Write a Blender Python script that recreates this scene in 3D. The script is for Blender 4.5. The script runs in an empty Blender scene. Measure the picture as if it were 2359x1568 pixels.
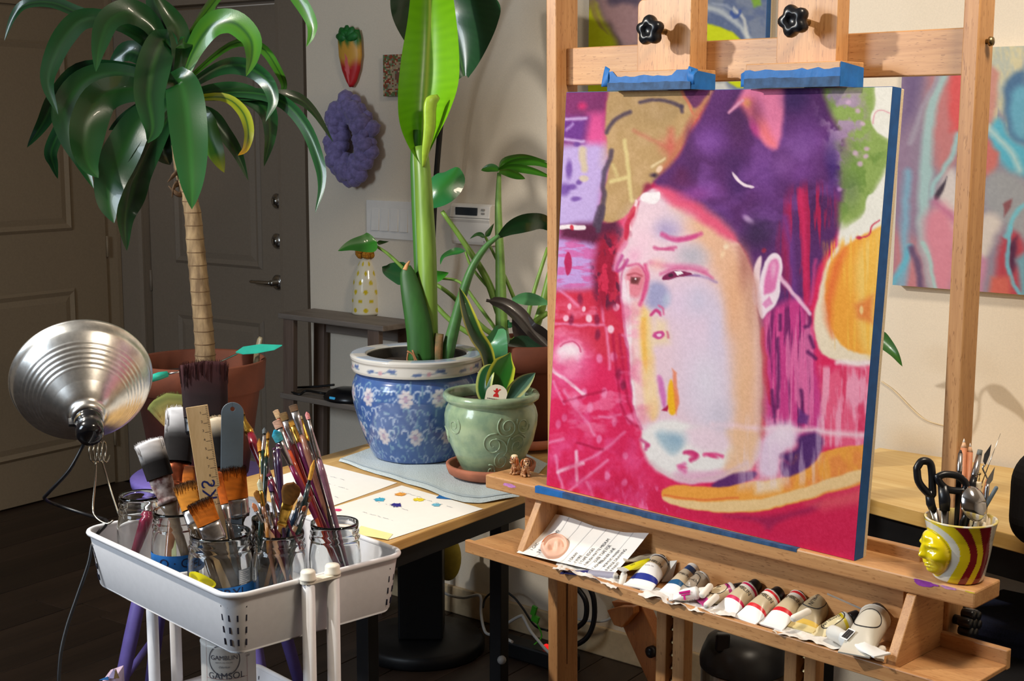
import bpy, math, random
import numpy as np
from mathutils import Vector, Matrix, Quaternion
D = bpy.data
SC = bpy.context.scene
COL = SC.collection
PI = math.pi
random.seed(7)
# ------------------------------------------------------------------ camera, world, lights, exposure
CAM_H = 1.55
_f, _p, _a, _r = 3200.0, math.radians(8.6), math.radians(35.0), math.radians(.2)
FW = Vector((-math.sin(_a) * math.cos(_p), math.cos(_a) * math.cos(_p), -math.sin(_p)))
_rt = Vector((math.cos(_a), math.sin(_a), 0))
_up = _rt.cross(FW)
RT = _rt * math.cos(_r) + _up * math.sin(_r)
UP = _up * math.cos(_r) - _rt * math.sin(_r)
EYE = Vector((0, 0, CAM_H))
cd = D.cameras.new('camera')
cd.sensor_width = 36.0
cd.lens = _f / 2359.0 * 36.0
cd.clip_start = .05
co = D.objects.new('camera', cd)
COL.objects.link(co)
co.matrix_world = Matrix(((RT.x, UP.x, -FW.x, 0), (RT.y, UP.y, -FW.y, 0), (RT.z, UP.z, -FW.z, CAM_H), (0, 0, 0, 1)))
SC.camera = co
wd = D.worlds.new('world')
SC.world = wd
wd.use_nodes = True
wd.node_tree.nodes['Background'].inputs[0].default_value = (1, .93, .85, 1)
wd.node_tree.nodes['Background'].inputs[1].default_value = .15
SC.view_settings.view_transform = 'Standard'
SC.view_settings.look = 'None'
SC.view_settings.gamma = 1
SC.view_settings.use_curve_mapping = False
SC.view_settings.exposure = 0.0


def light(kind, name, loc, target, power, color, **kw):
    l = D.lights.new(name, kind)
    l.energy = power
    l.color = color
    for k, v in kw.items():
        setattr(l, k, v)
    o = D.objects.new(name, l)
    COL.objects.link(o)
    o.location = loc
    o.rotation_euler = (Vector(target) - Vector(loc)).to_track_quat('-Z', 'Y').to_euler()
    return o


light('SPOT', 'studio_lamp', (-2.76, 1.0, 2.26), (-1.12, 2.4, 1.02), 172, (1, .94, .84), spot_size=math.radians(92), spot_blend=.65, shadow_soft_size=.035)
light('AREA', 'room_ceiling_light', (-.2, 1.75, 2.7), (-.35, 2.3, .6), 29, (1, .86, .68), shape='DISK', size=.4)
light('AREA', 'cool_fill_panel', (-2.9, -.2, 1.95), (-2.0, 1.8, .85), 40, (.76, .88, 1), shape='RECTANGLE', size=.9, size_y=.9)  # added cool panel hung in mid-room in place of window daylight, for its falloff


# ------------------------------------------------------------------ pixel rays (2359 x 1568) to points in the room
def ray(x, y):
    return FW + RT * ((x - 1179.5) / _f) - UP * ((y - 784.0) / _f)


def at(x, y, d):
    return EYE + ray(x, y) * d


def hit(x, y, n, k):
    r = ray(x, y)
    return EYE + r * ((k - n.dot(EYE)) / n.dot(r))


XA, YA, ZA = Vector((1, 0, 0)), Vector((0, 1, 0)), Vector((0, 0, 1))


def onz(x, y, z): return hit(x, y, ZA, z)
def ony(x, y, v): return hit(x, y, YA, v)
def onx(x, y, v): return hit(x, y, XA, v)
def dep(p): return (Vector(p) - EYE).dot(FW)


# easel frame: u to its right, v out of its front
_t = math.radians(-9.5)
EU = Vector((math.cos(_t), math.sin(_t), 0))
EV = Vector((math.sin(_t), -math.cos(_t), 0))
EO = Vector((-1.464, 2.211, 0))


def E3(u, v, z): return EO + EU * u + EV * v + ZA * z
def onv(x, y, v): return hit(x, y, EV, EV.dot(EO) + v)
def onu(x, y, u): return hit(x, y, EU, EU.dot(EO) + u)
def ecoord(p): return ((p - EO).dot(EU), (p - EO).dot(EV), p.z)


# ------------------------------------------------------------------ materials
def lin1(c):
    c = c / 255.0
    return c / 12.92 if c <= .04045 else ((c + .055) / 1.055) ** 2.4


def lin(c, k=1.0):
    return (lin1(c[0]) * k, lin1(c[1]) * k, lin1(c[2]) * k, 1)


MATS = {}


def base(name):
    m = D.materials.new(name)
    m.use_nodes = True
    nt = m.node_tree
    return m, nt, nt.nodes['Principled BSDF']


def coords(nt, scale=(1, 1, 1), rot=(0, 0, 0), kind='Object'):
    tc = nt.nodes.new('ShaderNodeTexCoord')
    mp = nt.nodes.new('ShaderNodeMapping')
    mp.inputs['Scale'].default_value = scale
    mp.inputs['Rotation'].default_value = rot
    nt.links.new(tc.outputs[kind], mp.inputs[0])
    return mp.outputs[0]


def noise(nt, vec, scale, detail=3, rough=.55, dist=0):
    n = nt.nodes.new('ShaderNodeTexNoise')
    n.inputs['Scale'].default_value = scale
    n.inputs['Detail'].default_value = detail
    n.inputs['Roughness'].default_value = rough
    n.inputs['Distortion'].default_value = dist
    nt.links.new(vec, n.inputs['Vector'])
    return n.outputs['Fac']


def ramp(nt, fac, stops):
    r = nt.nodes.new('ShaderNodeValToRGB')
    e = r.color_ramp.elements
    while len(e) < len(stops):
        e.new(.5)
    for el, (p, c) in zip(e, stops):
        el.position = p
        el.color = c if len(c) == 4 else (*c, 1)
    nt.links.new(fac, r.inputs[0])
    return r.outputs[0]


def bump(nt, h, b, strength=.2, dist=.002):
    n = nt.nodes.new('ShaderNodeBump')
    n.inputs['Strength'].default_value = strength
    n.inputs['Distance'].default_value = dist
    nt.links.new(h, n.inputs['Height'])
    nt.links.new(n.outputs[0], b.inputs['Normal'])


def mat(name, c=None, rough=.5, metal=0, var=.08, scale=40, bmp=0, spec=.5, coat=0, trans=0, ior=1.45, sheen=0, c2=None, stretch=(1, 1, 1), sub=0):
    """one colour with a slight grain of a second tone"""
    if name in MATS:
        return MATS[name]
    m, nt, b = base(name)
    b.inputs['Roughness'].default_value = rough
    b.inputs['Metallic'].default_value = metal
    b.inputs['Specular IOR Level'].default_value = spec
    b.inputs['Coat Weight'].default_value = coat
    b.inputs['Transmission Weight'].default_value = trans
    b.inputs['IOR'].default_value = ior
    b.inputs['Sheen Weight'].default_value = sheen
    if sub:
        b.inputs['Subsurface Weight'].default_value = sub
        b.inputs['Subsurface Radius'].default_value = (.01, .006, .004)
    a = lin(c)
    if var or c2:
        a0 = tuple(x * (1 - var) for x in a[:3]) + (1,)
        a1 = lin(c2) if c2 else tuple(min(1, x * (1 + var)) for x in a[:3]) + (1,)
        v = coords(nt, stretch)
        f = noise(nt, v, scale, 4)
        nt.links.new(ramp(nt, f, [(.35, a0), (.65, a1)]), b.inputs['Base Color'])
        if bmp:
            bump(nt, f, b, bmp)
    else:
        b.inputs['Base Color'].default_value = a
    MATS[name] = m
    return m


def wood(name, c1, c2, axis='X', rot=0.0, scale=1.0, rough=.45, flecks=None, bands=0.5):
    """grain runs along the local axis (after a turn of rot about Z)"""
    if name in MATS:
        return MATS[name]
    m, nt, b = base(name)
    b.inputs['Roughness'].default_value = rough
    st = {'X': (.06, 1, 1), 'Y': (1, .06, 1), 'Z': (1, 1, .06)}[axis]
    tc = nt.nodes.new('ShaderNodeTexCoord')
    m1 = nt.nodes.new('ShaderNodeMapping')
    m1.inputs['Rotation'].default_value = (0, 0, -rot)
    nt.links.new(tc.outputs['Object'], m1.inputs[0])
    m2 = nt.nodes.new('ShaderNodeMapping')
    m2.inputs['Scale'].default_value = st
    nt.links.new(m1.outputs[0], m2.inputs[0])
    v = m2.outputs[0]
    f1 = noise(nt, v, 22 * scale, 5, .6, .4)
    f2 = noise(nt, v, 260 * scale, 2, .5)
    mx = nt.nodes.new('ShaderNodeMath')
    mx.operation = 'MULTIPLY_ADD'
    nt.links.new(f2, mx.inputs[0])
    mx.inputs[1].default_value = .35
    nt.links.new(f1, mx.inputs[2])
    col = ramp(nt, mx.outputs[0], [(.48, lin(c1)), (.86, lin(c2))])
    if flecks:
        m3 = nt.nodes.new('ShaderNodeMapping')
        m3.inputs['Scale'].default_value = {'X': (.16, 1, 1), 'Y': (1, .16, 1), 'Z': (1, 1, .16)}[axis]
        nt.links.new(m1.outputs[0], m3.inputs[0])
        f3 = noise(nt, m3.outputs[0], 420, 1)
        fr = ramp(nt, f3, [(.3, (1, 1, 1)), (.36, (0, 0, 0))])
        mm = nt.nodes.new('ShaderNodeMixRGB')
        mm.inputs[2].default_value = lin(flecks)
        sc = nt.nodes.new('ShaderNodeMath')
        sc.operation = 'MULTIPLY'
        sc.inputs[1].default_value = .55
        nt.links.new(fr, sc.inputs[0])
        nt.links.new(sc.outputs[0], mm.inputs[0])
        nt.links.new(col, mm.inputs[1])
        col = mm.outputs[0]
    nt.links.new(col, b.inputs['Base Color'])
    bump(nt, f2, b, .08, .001)
    MATS[name] = m
    return m


def vcol(name, rough=.5, spec=.5, coat=0, bmp=0, bscale=900, sub=0):
    """colour comes from the mesh's own colour attribute (paint and print)"""
    if name in MATS:
        return MATS[name]
    m, nt, b = base(name)
    b.inputs['Roughness'].default_value = rough
    b.inputs['Specular IOR Level'].default_value = spec
    b.inputs['Coat Weight'].default_value = coat
    a = nt.nodes.new('ShaderNodeAttribute')
    a.attribute_name = 'Col'
    nt.links.new(a.outputs['Color'], b.inputs['Base Color'])
    if bmp:
        bump(nt, noise(nt, coords(nt), bscale, 2), b, bmp, .0006)
    MATS[name] = m
    return m


# ------------------------------------------------------------------ mesh building
class M:
    def __init__(s):
        s.v, s.f, s.sm, s.mi, s.c = [], [], [], [], []

    def add(s, vs, fs, smooth=False, mi=0, cols=None):
        o = len(s.v)
        s.v += [tuple(p) for p in vs]
        s.f += [tuple(i + o for i in f) for f in fs]
        s.sm += [smooth] * len(fs)
        s.mi += [mi] * len(fs)
        if cols is not None:
            s.c += [tuple(c) if len(c) == 4 else (*c, 1) for c in cols]
        return s

    def hexa(s, p, mi=0):
        """p: bottom 4 then top 4, counterclockwise from above"""
        return s.add(p, [(3, 2, 1, 0), (4, 5, 6, 7), (0, 1, 5, 4), (1, 2, 6, 5), (2, 3, 7, 6), (3, 0, 4, 7)], mi=mi)

    def box(s, c, sz, ax=(XA, YA, ZA), mi=0):
        c = Vector(c)
        a, b, d = [Vector(ax[i]) * (sz[i] / 2) for i in range(3)]
        return s.hexa([c - a - b - d, c + a - b - d, c + a + b - d, c - a + b - d, c - a - b + d, c + a - b + d, c + a + b + d, c - a + b + d], mi)

    def prism(s, poly, vec, mi=0, smooth=False):
        n = len(poly)
        vec = Vector(vec)
        vs = [Vector(p) for p in poly] + [Vector(p) + vec for p in poly]
        s.add(vs[:n] + vs[n:], [tuple(range(n))[::-1], tuple(range(n, 2 * n))], mi=mi)
        o = len(s.v) - 2 * n
        for i in range(n):
            j = (i + 1) % n
            s.f.append((o + i, o + j, o + n + j, o + n + i))
            s.sm.append(smooth)
            s.mi.append(mi)
        return s

    def tube(s, pts, r, n=8, cap=True, closed=False, flat=None, mi=0, smooth=True, hint=None):
        """flat: ratio of the second radius along the frame's binormal; hint: direction of the first radius"""
        pts = [Vector(p) for p in pts]
        k = len(pts)
        rr = r if hasattr(r, '__len__') else [r] * k
        fl = flat if hasattr(flat, '__len__') else [1 if flat is None else flat] * k
        vs, nrm = [], None
        for i in range(k):
            a = pts[(i - 1) % k] if (closed or i > 0) else pts[0]
            b = pts[(i + 1) % k] if (closed or i < k - 1) else pts[-1]
            t = (b - a)
            t = t.normalized() if t.length > 1e-9 else ZA
            if nrm is None:
                h = Vector(hint) if hint is not None else (ZA if abs(t.z) < .9 else XA)
                nrm = (h - t * h.dot(t)).normalized()
            else:
                nrm = nrm - t * nrm.dot(t)
                nrm = nrm.normalized() if nrm.length > 1e-6 else t.orthogonal().normalized()
            bn = t.cross(nrm)
            for j in range(n):
                q = 2 * PI * j / n
                vs.append(pts[i] + nrm * (math.cos(q) * rr[i]) + bn * (math.sin(q) * rr[i] * fl[i]))
        fs = []
        for i in range(k if closed else k - 1):
            i2 = (i + 1) % k
            for j in range(n):
                j2 = (j + 1) % n
                fs.append((i * n + j, i * n + j2, i2 * n + j2, i2 * n + j))
        s.add(vs, fs, smooth, mi)
        if cap and not closed:
            o = len(s.v) - k * n
            s.f += [tuple(range(o + n - 1, o - 1, -1)), tuple(range(o + (k - 1) * n, o + k * n))]
            s.sm += [False, False]
            s.mi += [mi, mi]
        return s

    def lathe(s, prof, n=24, o=(0, 0, 0), ax=None, mi=0, smooth=True, a0=0, sweep=2 * PI, close=False, cf=None):
        """prof: (radius, height) pairs about the third axis of ax; cf(angle, h) gives colours"""
        o = Vector(o)
        ax = ax or (XA, YA, ZA)
        full = abs(sweep - 2 * PI) < 1e-6
        m = n if full else n + 1
        vs, cs = [], []
        for r, h in prof:
            for j in range(m):
                q = a0 + sweep * j / n
                vs.append(o + ax[0] * (r * math.cos(q)) + ax[1] * (r * math.sin(q)) + ax[2] * h)
                if cf:
                    cs.append(cf(q, h, r))
        fs = []
        k = len(prof)
        for i in range(k if close else k - 1):
            i2 = (i + 1) % k
            for j in range(n):
                j2 = (j + 1) % m
                fs.append((i * m + j, i * m + j2, i2 * m + j2, i2 * m + j))
        return s.add(vs, fs, smooth, mi, cs if cf else None)

    def ball(s, c, r, ax=(XA, YA, ZA), nu=12, nv=8, mi=0, fn=None):
        r = r if hasattr(r, '__len__') else (r, r, r)
        c = Vector(c)
        vs = []
        for i in range(nv + 1):
            p = PI * i / nv
            for j in range(nu):
                q = 2 * PI * j / nu
                d = (math.sin(p) * math.cos(q), math.sin(p) * math.sin(q), math.cos(p))
                k = fn(*d) if fn else 1
                vs.append(c + ax[0] * (d[0] * r[0] * k) + ax[1] * (d[1] * r[1] * k) + ax[2] * (d[2] * r[2] * k))
        fs = [(i * nu + j, (i + 1) * nu + j, (i + 1) * nu + (j + 1) % nu, i * nu + (j + 1) % nu) for i in range(nv) for j in range(nu)]
        return s.add(vs, fs, True, mi)

    def grid(s, fn, nu, nv, mi=0, smooth=True, cf=None):
        vs = [fn(i / nu, j / nv) for j in range(nv + 1) for i in range(nu + 1)]
        cs = [cf(i / nu, j / nv) for j in range(nv + 1) for i in range(nu + 1)] if cf else None
        fs = [(j * (nu + 1) + i, j * (nu + 1) + i + 1, (j + 1) * (nu + 1) + i + 1, (j + 1) * (nu + 1) + i) for j in range(nv) for i in range(nu)]
        return s.add(vs, fs, smooth, mi, cs)


ORG = {}


def thing(name, label, cat, loc, group=None, kind=None):
    o = D.objects.new(name, None)
    COL.objects.link(o)
    o.location = loc
    o.empty_display_size = .05
    ORG[o] = Vector(loc)
    return tag(o, label, cat, group, kind)


def tag(o, label=None, cat=None, group=None, kind=None):
    for k, v in (('label', label), ('category', cat), ('group', group), ('kind', kind)):
        if v:
            o[k] = v
    return o


def obj(name, m, mats, parent=None, label=None, kind=None, bevel=0, solid=0, subsurf=0, seg=2, origin=None):
    """m's vertices are in room coordinates; the object's own origin sits at their middle"""
    v = np.array(m.v, dtype=np.float64)
    c = Vector((v.min(0) + v.max(0)) / 2) if origin is None else Vector(origin)
    me = D.meshes.new(name)
    me.from_pydata((v - np.array(c)).tolist(), [], m.f)
    me.polygons.foreach_set('use_smooth', m.sm)
    mats = mats if isinstance(mats, (list, tuple)) else [mats]
    for x in mats:
        me.materials.append(x)
    if len(mats) > 1:
        me.polygons.foreach_set('material_index', m.mi)
    if m.c and len(m.c) == len(m.v):
        ca = me.color_attributes.new('Col', 'FLOAT_COLOR', 'POINT')
        ca.data.foreach_set('color', np.array(m.c, dtype=np.float32).ravel())
    me.update()
    o = D.objects.new(name, me)
    COL.objects.link(o)
    if parent is not None:
        o.parent = parent
        o.location = c - ORG[parent]
    else:
        o.location = c
    ORG[o] = c
    if bevel:
        b = o.modifiers.new('Bevel', 'BEVEL')
        b.width = bevel
        b.segments = seg
        b.limit_method = 'ANGLE'
        b.angle_limit = math.radians(35)
    if solid:
        b = o.modifiers.new('Solidify', 'SOLIDIFY')
        b.thickness = solid
        b.offset = 0
    if subsurf:
        b = o.modifiers.new('Subdivision', 'SUBSURF')
        b.levels = b.render_levels = subsurf
    tag(o, label, None, None, kind)
    return o


def struct(name, m, mats, parent=None, **kw):
    return obj(name, m, mats, parent, kind='structure', **kw)


def solo(name, m, mats, label, cat, group=None, **kw):
    return tag(obj(name, m, mats, **kw), label, cat, group)


def text(m, body, size, fn, align='CENTER', mi=0, shear=0, space=1.0):
    """flat lettering, each vertex (x, y) carried to fn(x, y)"""
    cu = D.curves.new('t', 'FONT')
    cu.body = body
    cu.size = size
    cu.align_x = align
    cu.align_y = 'CENTER'
    cu.shear = shear
    cu.space_character = space
    cu.resolution_u = 3
    o = D.objects.new('t', cu)
    me = D.meshes.new_from_object(o)
    m.add([fn(v.co.x, v.co.y) for v in me.vertices], [tuple(p.vertices) for p in me.polygons], False, mi)
    D.objects.remove(o)
    D.curves.remove(cu)
    D.meshes.remove(me)
    return m


def smooth_pts(pts, k=4):
    """Catmull-Rom through the points"""
    P = [Vector(p) for p in pts]
    P = [P[0] * 2 - P[1]] + P + [P[-1] * 2 - P[-2]]
    out = []
    for i in range(1, len(P) - 2):
        for j in range(k):
            t = j / k
            a, b, c, d = P[i - 1], P[i], P[i + 1], P[i + 2]
            out.append(.5 * ((2 * b) + (c - a) * t + (2 * a - 5 * b + 4 * c - d) * t * t + (3 * b - a - 3 * c + d) * t ** 3))
    out.append(P[-2])
    return out


def interp(xs, ys, x):
    return float(np.interp(x, xs, ys))
# ------------------------------------------------------------------ the room
XL, YB = -4.89, 4.0
_w = math.radians(-4)
WU = Vector((math.cos(_w), math.sin(_w), 0))
WN = Vector((math.sin(_w), -math.cos(_w), 0))
WO = Vector((-2.2, 3.42, 0))


def W3(s, n, z): return WO + WU * s + WN * n + ZA * z
def onw(x, y, n=0.0): return hit(x, y, WN, WN.dot(WO) + n)
def ws(p): return (p - WO).dot(WU)


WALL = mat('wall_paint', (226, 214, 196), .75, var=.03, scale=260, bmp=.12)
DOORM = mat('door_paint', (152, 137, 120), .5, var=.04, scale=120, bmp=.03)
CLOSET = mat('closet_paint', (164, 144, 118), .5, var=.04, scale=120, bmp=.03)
WHITE = mat('white_plastic', (235, 232, 228), .35, var=.02)
CHROME = mat('brushed_nickel', (190, 188, 184), .22, metal=1, var=.05)

# floor: a dark base with planks laid along Y
m = M().box((-1.6, .9, -.03), (7.0, 7.4, .04))
floor = struct('floor', m, mat('floor_base', (22, 17, 14), .6), origin=(-1.6, .9, -.03))
pm = [wood('plank_%s' % t, a, b, 'Y', 0, .6, .42) for t, a, b in (('umber', (44, 32, 25), (66, 49, 38)), ('walnut', (38, 28, 22), (58, 43, 33)), ('peat', (50, 37, 29), (74, 56, 44)))]
pw, pl = .15, 1.22
protos = []
for i, mm in enumerate(pm):
    q = M().box((0, 0, -.005), (pw - .003, pl - .003, .01))
    protos.append((q, mm))
meshes = []
rnd = random.Random(3)
for ix in range(31):
    x = XL + .075 + ix * pw
    y = -.7 - rnd.random() * 1.0
    while y < 4.0:
        y0, y1 = max(y, -.7), min(y + pl, 4.0)
        if y1 - y0 > .08:
            full = (y1 - y0) > pl - 1e-6
            if full and len(meshes) >= 3:
                src = rnd.choice(meshes)
                o = src.copy()
                COL.objects.link(o)
                o.location = Vector((x, (y0 + y1) / 2, -.005 + rnd.uniform(-.0006, .0006))) - ORG[floor]
            else:
                q = M().box((x, (y0 + y1) / 2, -.005), (pw - .003, y1 - y0 - .003, .01))
                o = obj('plank', q, rnd.choice(pm), floor, bevel=.0015, seg=1)
                if full:
                    meshes.append(o)
        y += pl

# right-hand part of the back wall, a little nearer than the entry door
s0 = ws(onw(712, 500))
m = M().prism([W3(s0, 0, 0), W3(4.2, 0, 0), W3(4.2, -.12, 0), W3(s0, -.12, 0)][::-1], (0, 0, 2.75))
struct('wall_back', m, WALL)
m = M().prism([W3(s0, .014, 0), W3(4.2, .014, 0), W3(4.2, .0005, 0), W3(s0, .0005, 0)][::-1], (0, 0, .09))
struct('baseboard_back', m, mat('baseboard_paint', (200, 176, 140), .5), bevel=.004)
# the wall round the entry door and the left wall
m = M()
xd0, xd1 = ony(334, 600, YB).x, ony(650, 600, YB).x
m.box(((XL - .12 + xd0) / 2, YB + .06, 1.375), (xd0 - XL + .12, .12, 2.75)).box(((xd1 - 2.6) / 2, YB + .06, 1.375), (-2.6 - xd1, .12, 2.75)).box(((xd0 + xd1) / 2, YB + .06, 2.4), (xd1 - xd0, .12, .7))
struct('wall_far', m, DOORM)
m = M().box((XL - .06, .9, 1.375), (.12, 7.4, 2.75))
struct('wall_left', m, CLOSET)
m = M().box((-1.6, .9, 2.8), (7.0, 7.4, .1))
struct('ceiling', m, mat('ceiling_paint', (225, 218, 206), .8))
m = M().box((1.85, .9, 1.375), (.1, 7.4, 2.75))
struct('wall_right', m, WALL)
m = M().box((-1.6, -2.75, 1.375), (7.0, .1, 2.75))
struct('wall_front', m, WALL)


def raised_panel(m, c, w, h, ax, up, n, d=.006):
    """a moulded door panel: sunk groove round a raised field"""
    a, b = Vector(ax), Vector(up)
    n = Vector(n)
    c = Vector(c)
    for k, (ww, hh, d0) in enumerate(((w, h, d), (w - .05, h - .05, d * .25), (w - .1, h - .1, d * 1.3))):
        pass
    R = [(w / 2, h / 2, .001), (w / 2 - .012, h / 2 - .012, .011), (w / 2 - .03, h / 2 - .03, .003), (w / 2 - .055, h / 2 - .055, .009)]
    vs = []
    for x, y, z in R:
        for sx, sy in ((-1, -1), (1, -1), (1, 1), (-1, 1)):
            vs.append(c + a * (x * sx) + b * (y * sy) + n * z)
    fs = []
    for i in range(3):
        for j in range(4):
            fs.append((i * 4 + j, i * 4 + (j + 1) % 4, (i + 1) * 4 + (j + 1) % 4, (i + 1) * 4 + j))
    fs.append((12, 13, 14, 15))
    m.add(vs, fs)


# entry door in the wall beyond
yf = YB + .03
m = M().box(((xd0 + xd1) / 2, yf + .02, 1.02), (xd1 - xd0 - .012, .04, 2.03))
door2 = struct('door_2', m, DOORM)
pa, pb = ony(396, 300, yf).x, ony(598, 300, yf).x
z_hi0, z_lo1 = ony(500, 612, yf).z, ony(500, 726, yf).z
for z0, z1 in ((z_hi0, 1.93), (.16, z_lo1)):
    q = M()
    raised_panel(q, ((pa + pb) / 2, yf, (z0 + z1) / 2), pb - pa, z1 - z0, (1, 0, 0), (0, 0, 1), (0, -1, 0))
    struct('panel', q, DOORM, door2)
for px, py in ((640, 463), (640, 555)):
    p = ony(px, py, yf)
    q = M().lathe([(0, 0), (.030, 0), (.031, .006), (.024, .012), (.013, .014), (.013, .02), (0, .02)], 20, p, (XA, ZA, -YA))
    q.box(p - YA * .024, (.007, .01, .02))
    struct('deadbolt', q, CHROME, door2)
p = ony(642, 650, yf)
q = M().lathe([(0, 0), (.03, 0), (.031, .007), (.02, .012), (.012, .014), (.012, .045), (0, .047)], 20, p, (XA, ZA, -YA))
q.tube(smooth_pts([p - YA * .045, p - YA * .05 - XA * .03, p - YA * .05 - XA * .08, p - YA * .046 - XA * .115], 4), [.009] * 4 + [.0085] * 4 + [.007] * 4 + [.005], 10)
struct('door_handle', q, CHROME, door2)
for z in (.9, 1.85, .25):
    q = M().tube([(xd0 + .004, yf - .004, z - .045), (xd0 + .004, yf - .004, z + .045)], .006, 8)
    struct('hinge', q, DOORM, door2)
# casing round the entry door
xc = ony(706, 500, YB - .02).x
m = M()
m.prism([(xd1, YB - .001, 0), (xc, YB - .001, 0), (xc, YB - .022, 0), (xd1 + .02, YB - .016, 0), (xd1, YB - .012, 0)][::-1], (0, 0, 2.13))
m.prism([(XL + .005, YB - .001, 0), (xd0, YB - .001, 0), (xd0, YB - .012, 0), (xd0 - .02, YB - .016, 0), (XL + .005, YB - .022, 0)][::-1], (0, 0, 2.13))
m.box(((xd0 + xd1) / 2, YB - .01, 2.09), (xd1 - xd0 + .2, .018, .08))
struct('trim_1', m, DOORM)

# closet door on the left wall
xf = XL + .028
yd1 = onx(236, 600, XL).y
yd0 = yd1 - .82
m = M().box((XL + .014, (yd0 + yd1) / 2, 1.02), (.026, yd1 - yd0, 2.02))
door1 = struct('door_1', m, CLOSET)
ya, yb2 = onx(168, 560, xf).y, yd0 + .12
z_hi0, z_lo1 = onx(80, 536, xf).z, onx(80, 672, xf).z
for z0, z1 in ((z_hi0, 1.9), (.2, z_lo1)):
    q = M()
    raised_panel(q, (xf, (ya + yb2) / 2, (z0 + z1) / 2), ya - yb2, z1 - z0, (0, 1, 0), (0, 0, 1), (1, 0, 0))
    struct('panel', q, CLOSET, door1)
for z in (1.05, 1.9, .22):
    q = M().tube([(xf + .004, yd1 + .004, z - .045), (xf + .004, yd1 + .004, z + .045)], .0055, 8)
    struct('hinge', q, CLOSET, door1)
m = M()
for y0, y1 in ((yd1 + .01, YB - .024), (yd0 - .08, yd0 - .005)):
    m.prism([(XL + .001, y0, 0), (XL + .012, y0, 0), (XL + .016, y0 + .02, 0), (XL + .022, y1 - .02, 0), (XL + .022, y1, 0), (XL + .001, y1, 0)], (0, 0, 2.12))
m.box((XL + .01, (yd0 + yd1) / 2, 2.08), (.018, yd1 - yd0 + .2, .08))
struct('trim_2', m, CLOSET)

# ------------------------------------------------------------------ things on the back wall
# four-gang switch plate
P = [onw(*q) for q in ((847, 459), (957, 466), (957, 555), (850, 546))]
sa, sb = ws(P[0]), ws(P[1])
za, zb = (P[2].z + P[3].z) / 2, (P[0].z + P[1].z) / 2
sw = thing('switch_plate', 'white four-gang light switch plate on the beige wall beside the banana plant stem', 'light switch', W3((sa + sb) / 2, .001, za))
m = M().box(W3((sa + sb) / 2, .004, (za + zb) / 2), (sb - sa, .007, zb - za), (WU, WN, ZA))
obj('plate', m, WHITE, sw, bevel=.002)
n = 4
for i in range(n):
    s = sa + (sb - sa) * (.5 + (i - 1.5) * .2)
    hh = (zb - za) * .58
    zc = (za + zb) / 2
    m = M()
    w2 = (sb - sa) * .078
    c = lambda x, z, k: W3(s + x, k, zc + z)
    m.hexa([c(-w2, -hh / 2, .0075), c(w2, -hh / 2, .0075), c(w2, -hh / 2, .013), c(-w2, -hh / 2, .013), c(-w2, hh / 2, .0075), c(w2, hh / 2, .0075), c(w2, hh / 2, .0085), c(-w2, hh / 2, .0085)])
    obj('rocker', m, WHITE, sw, bevel=.0008, seg=1)
# wall thermostat / keypad
P = [onw(*q, .025) for q in ((1042, 466), (1134, 473), (1133, 567), (1043, 560))]
sa, sb = ws(P[0]), ws(P[1])
za, zb = (P[2].z + P[3].z) / 2, (P[0].z + P[1].z) / 2
th = thing('alarm_keypad', 'white wall keypad with a dark display on the beige wall right of the banana plant', 'keypad', W3((sa + sb) / 2, .001, za))
W_, H_ = sb - sa, zb - za
prof = [(0, .002), (0, .028), (.08, .032), (.55, .036), (.62, .04), (.95, .035), (1, .026), (1, .002)]
m = M().prism([W3(sa, n_, za + H_ * t) for t, n_ in prof], WU * W_)
obj('case', m, WHITE, th, bevel=.003)
m = M().prism([W3(sa - .0005, .0375, za + H_ * .655), W3(sa - .0005, .0405, za + H_ * .655), W3(sa - .0005, .0405, za + H_ * .67), W3(sa - .0005, .0375, za + H_ * .67)], WU * (W_ + .001))
obj('flap_seam', m, mat('grey_plastic', (150, 148, 146), .5), th)
m = M().box(W3(sa + W_ * .43, .0385, za + H_ * .82), (W_ * .54, .004, H_ * .19), (WU, WN, ZA))
obj('display', m, mat('dark_lcd', (46, 54, 62), .2), th, bevel=.001)
for k in (.78, .87):
    m = M().box(W3(sa + W_ * .84, .0385, za + H_ * k), (W_ * .08, .004, H_ * .05), (WU, WN, ZA))
    obj('button', m, mat('grey_plastic', (150, 148, 146), .5), th, bevel=.001)
m = M().lathe([(0, 0), (.003, 0), (.002, .002), (0, .002)], 10, W3(sa + W_ * .84, .0315, za + H_ * .1), (WU, ZA, WN))
obj('latch', m, mat('grey_plastic', (150, 148, 146), .5), th)

# painted strawberry plaque
pc = onw(808, 122, .01)
k = dep(pc) / _f
sb_ = thing('strawberry_plaque', 'painted strawberry shaped wall plaque, red to yellow with a green crown', 'plaque', pc)
R_, Y_, G_, P_ = lin((186, 24, 32)), lin((214, 160, 62)), lin((24, 110, 40)), lin((226, 108, 112))


def mix(a, b, t):
    t = max(0, min(1, t))
    return tuple(a[i] * (1 - t) + b[i] * t for i in range(3)) + (1,)


def straw(a, b):
    # a across -1..1, b down 0..1
    w = interp([0, .15, .45, .7, .9, 1], [31, 36, 36, 28, 15, 3], b) * k
    x = (a * 2 - 1)
    lean = 10 * k * (b - .4) * .6
    return pc + WU * (x * w + lean) + ZA * ((.40 - b) * 128 * k) + WN * (.022 * math.sqrt(max(0, 1 - x * x)) * (1 - .5 * b))


def straw_c(a, b):
    c = mix(mix(G_, Y_, (b - .18) * 9 + math.sin(a * 19) * .5), R_, (b - .52) * 7 + math.sin(a * 9) * .3)
    x = (a * 2 - 1)
    if abs(x + .1) < .24 * math.sin(PI * max(0, min(1, (b - .4) / .6))):
        c = P_
    return c


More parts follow.
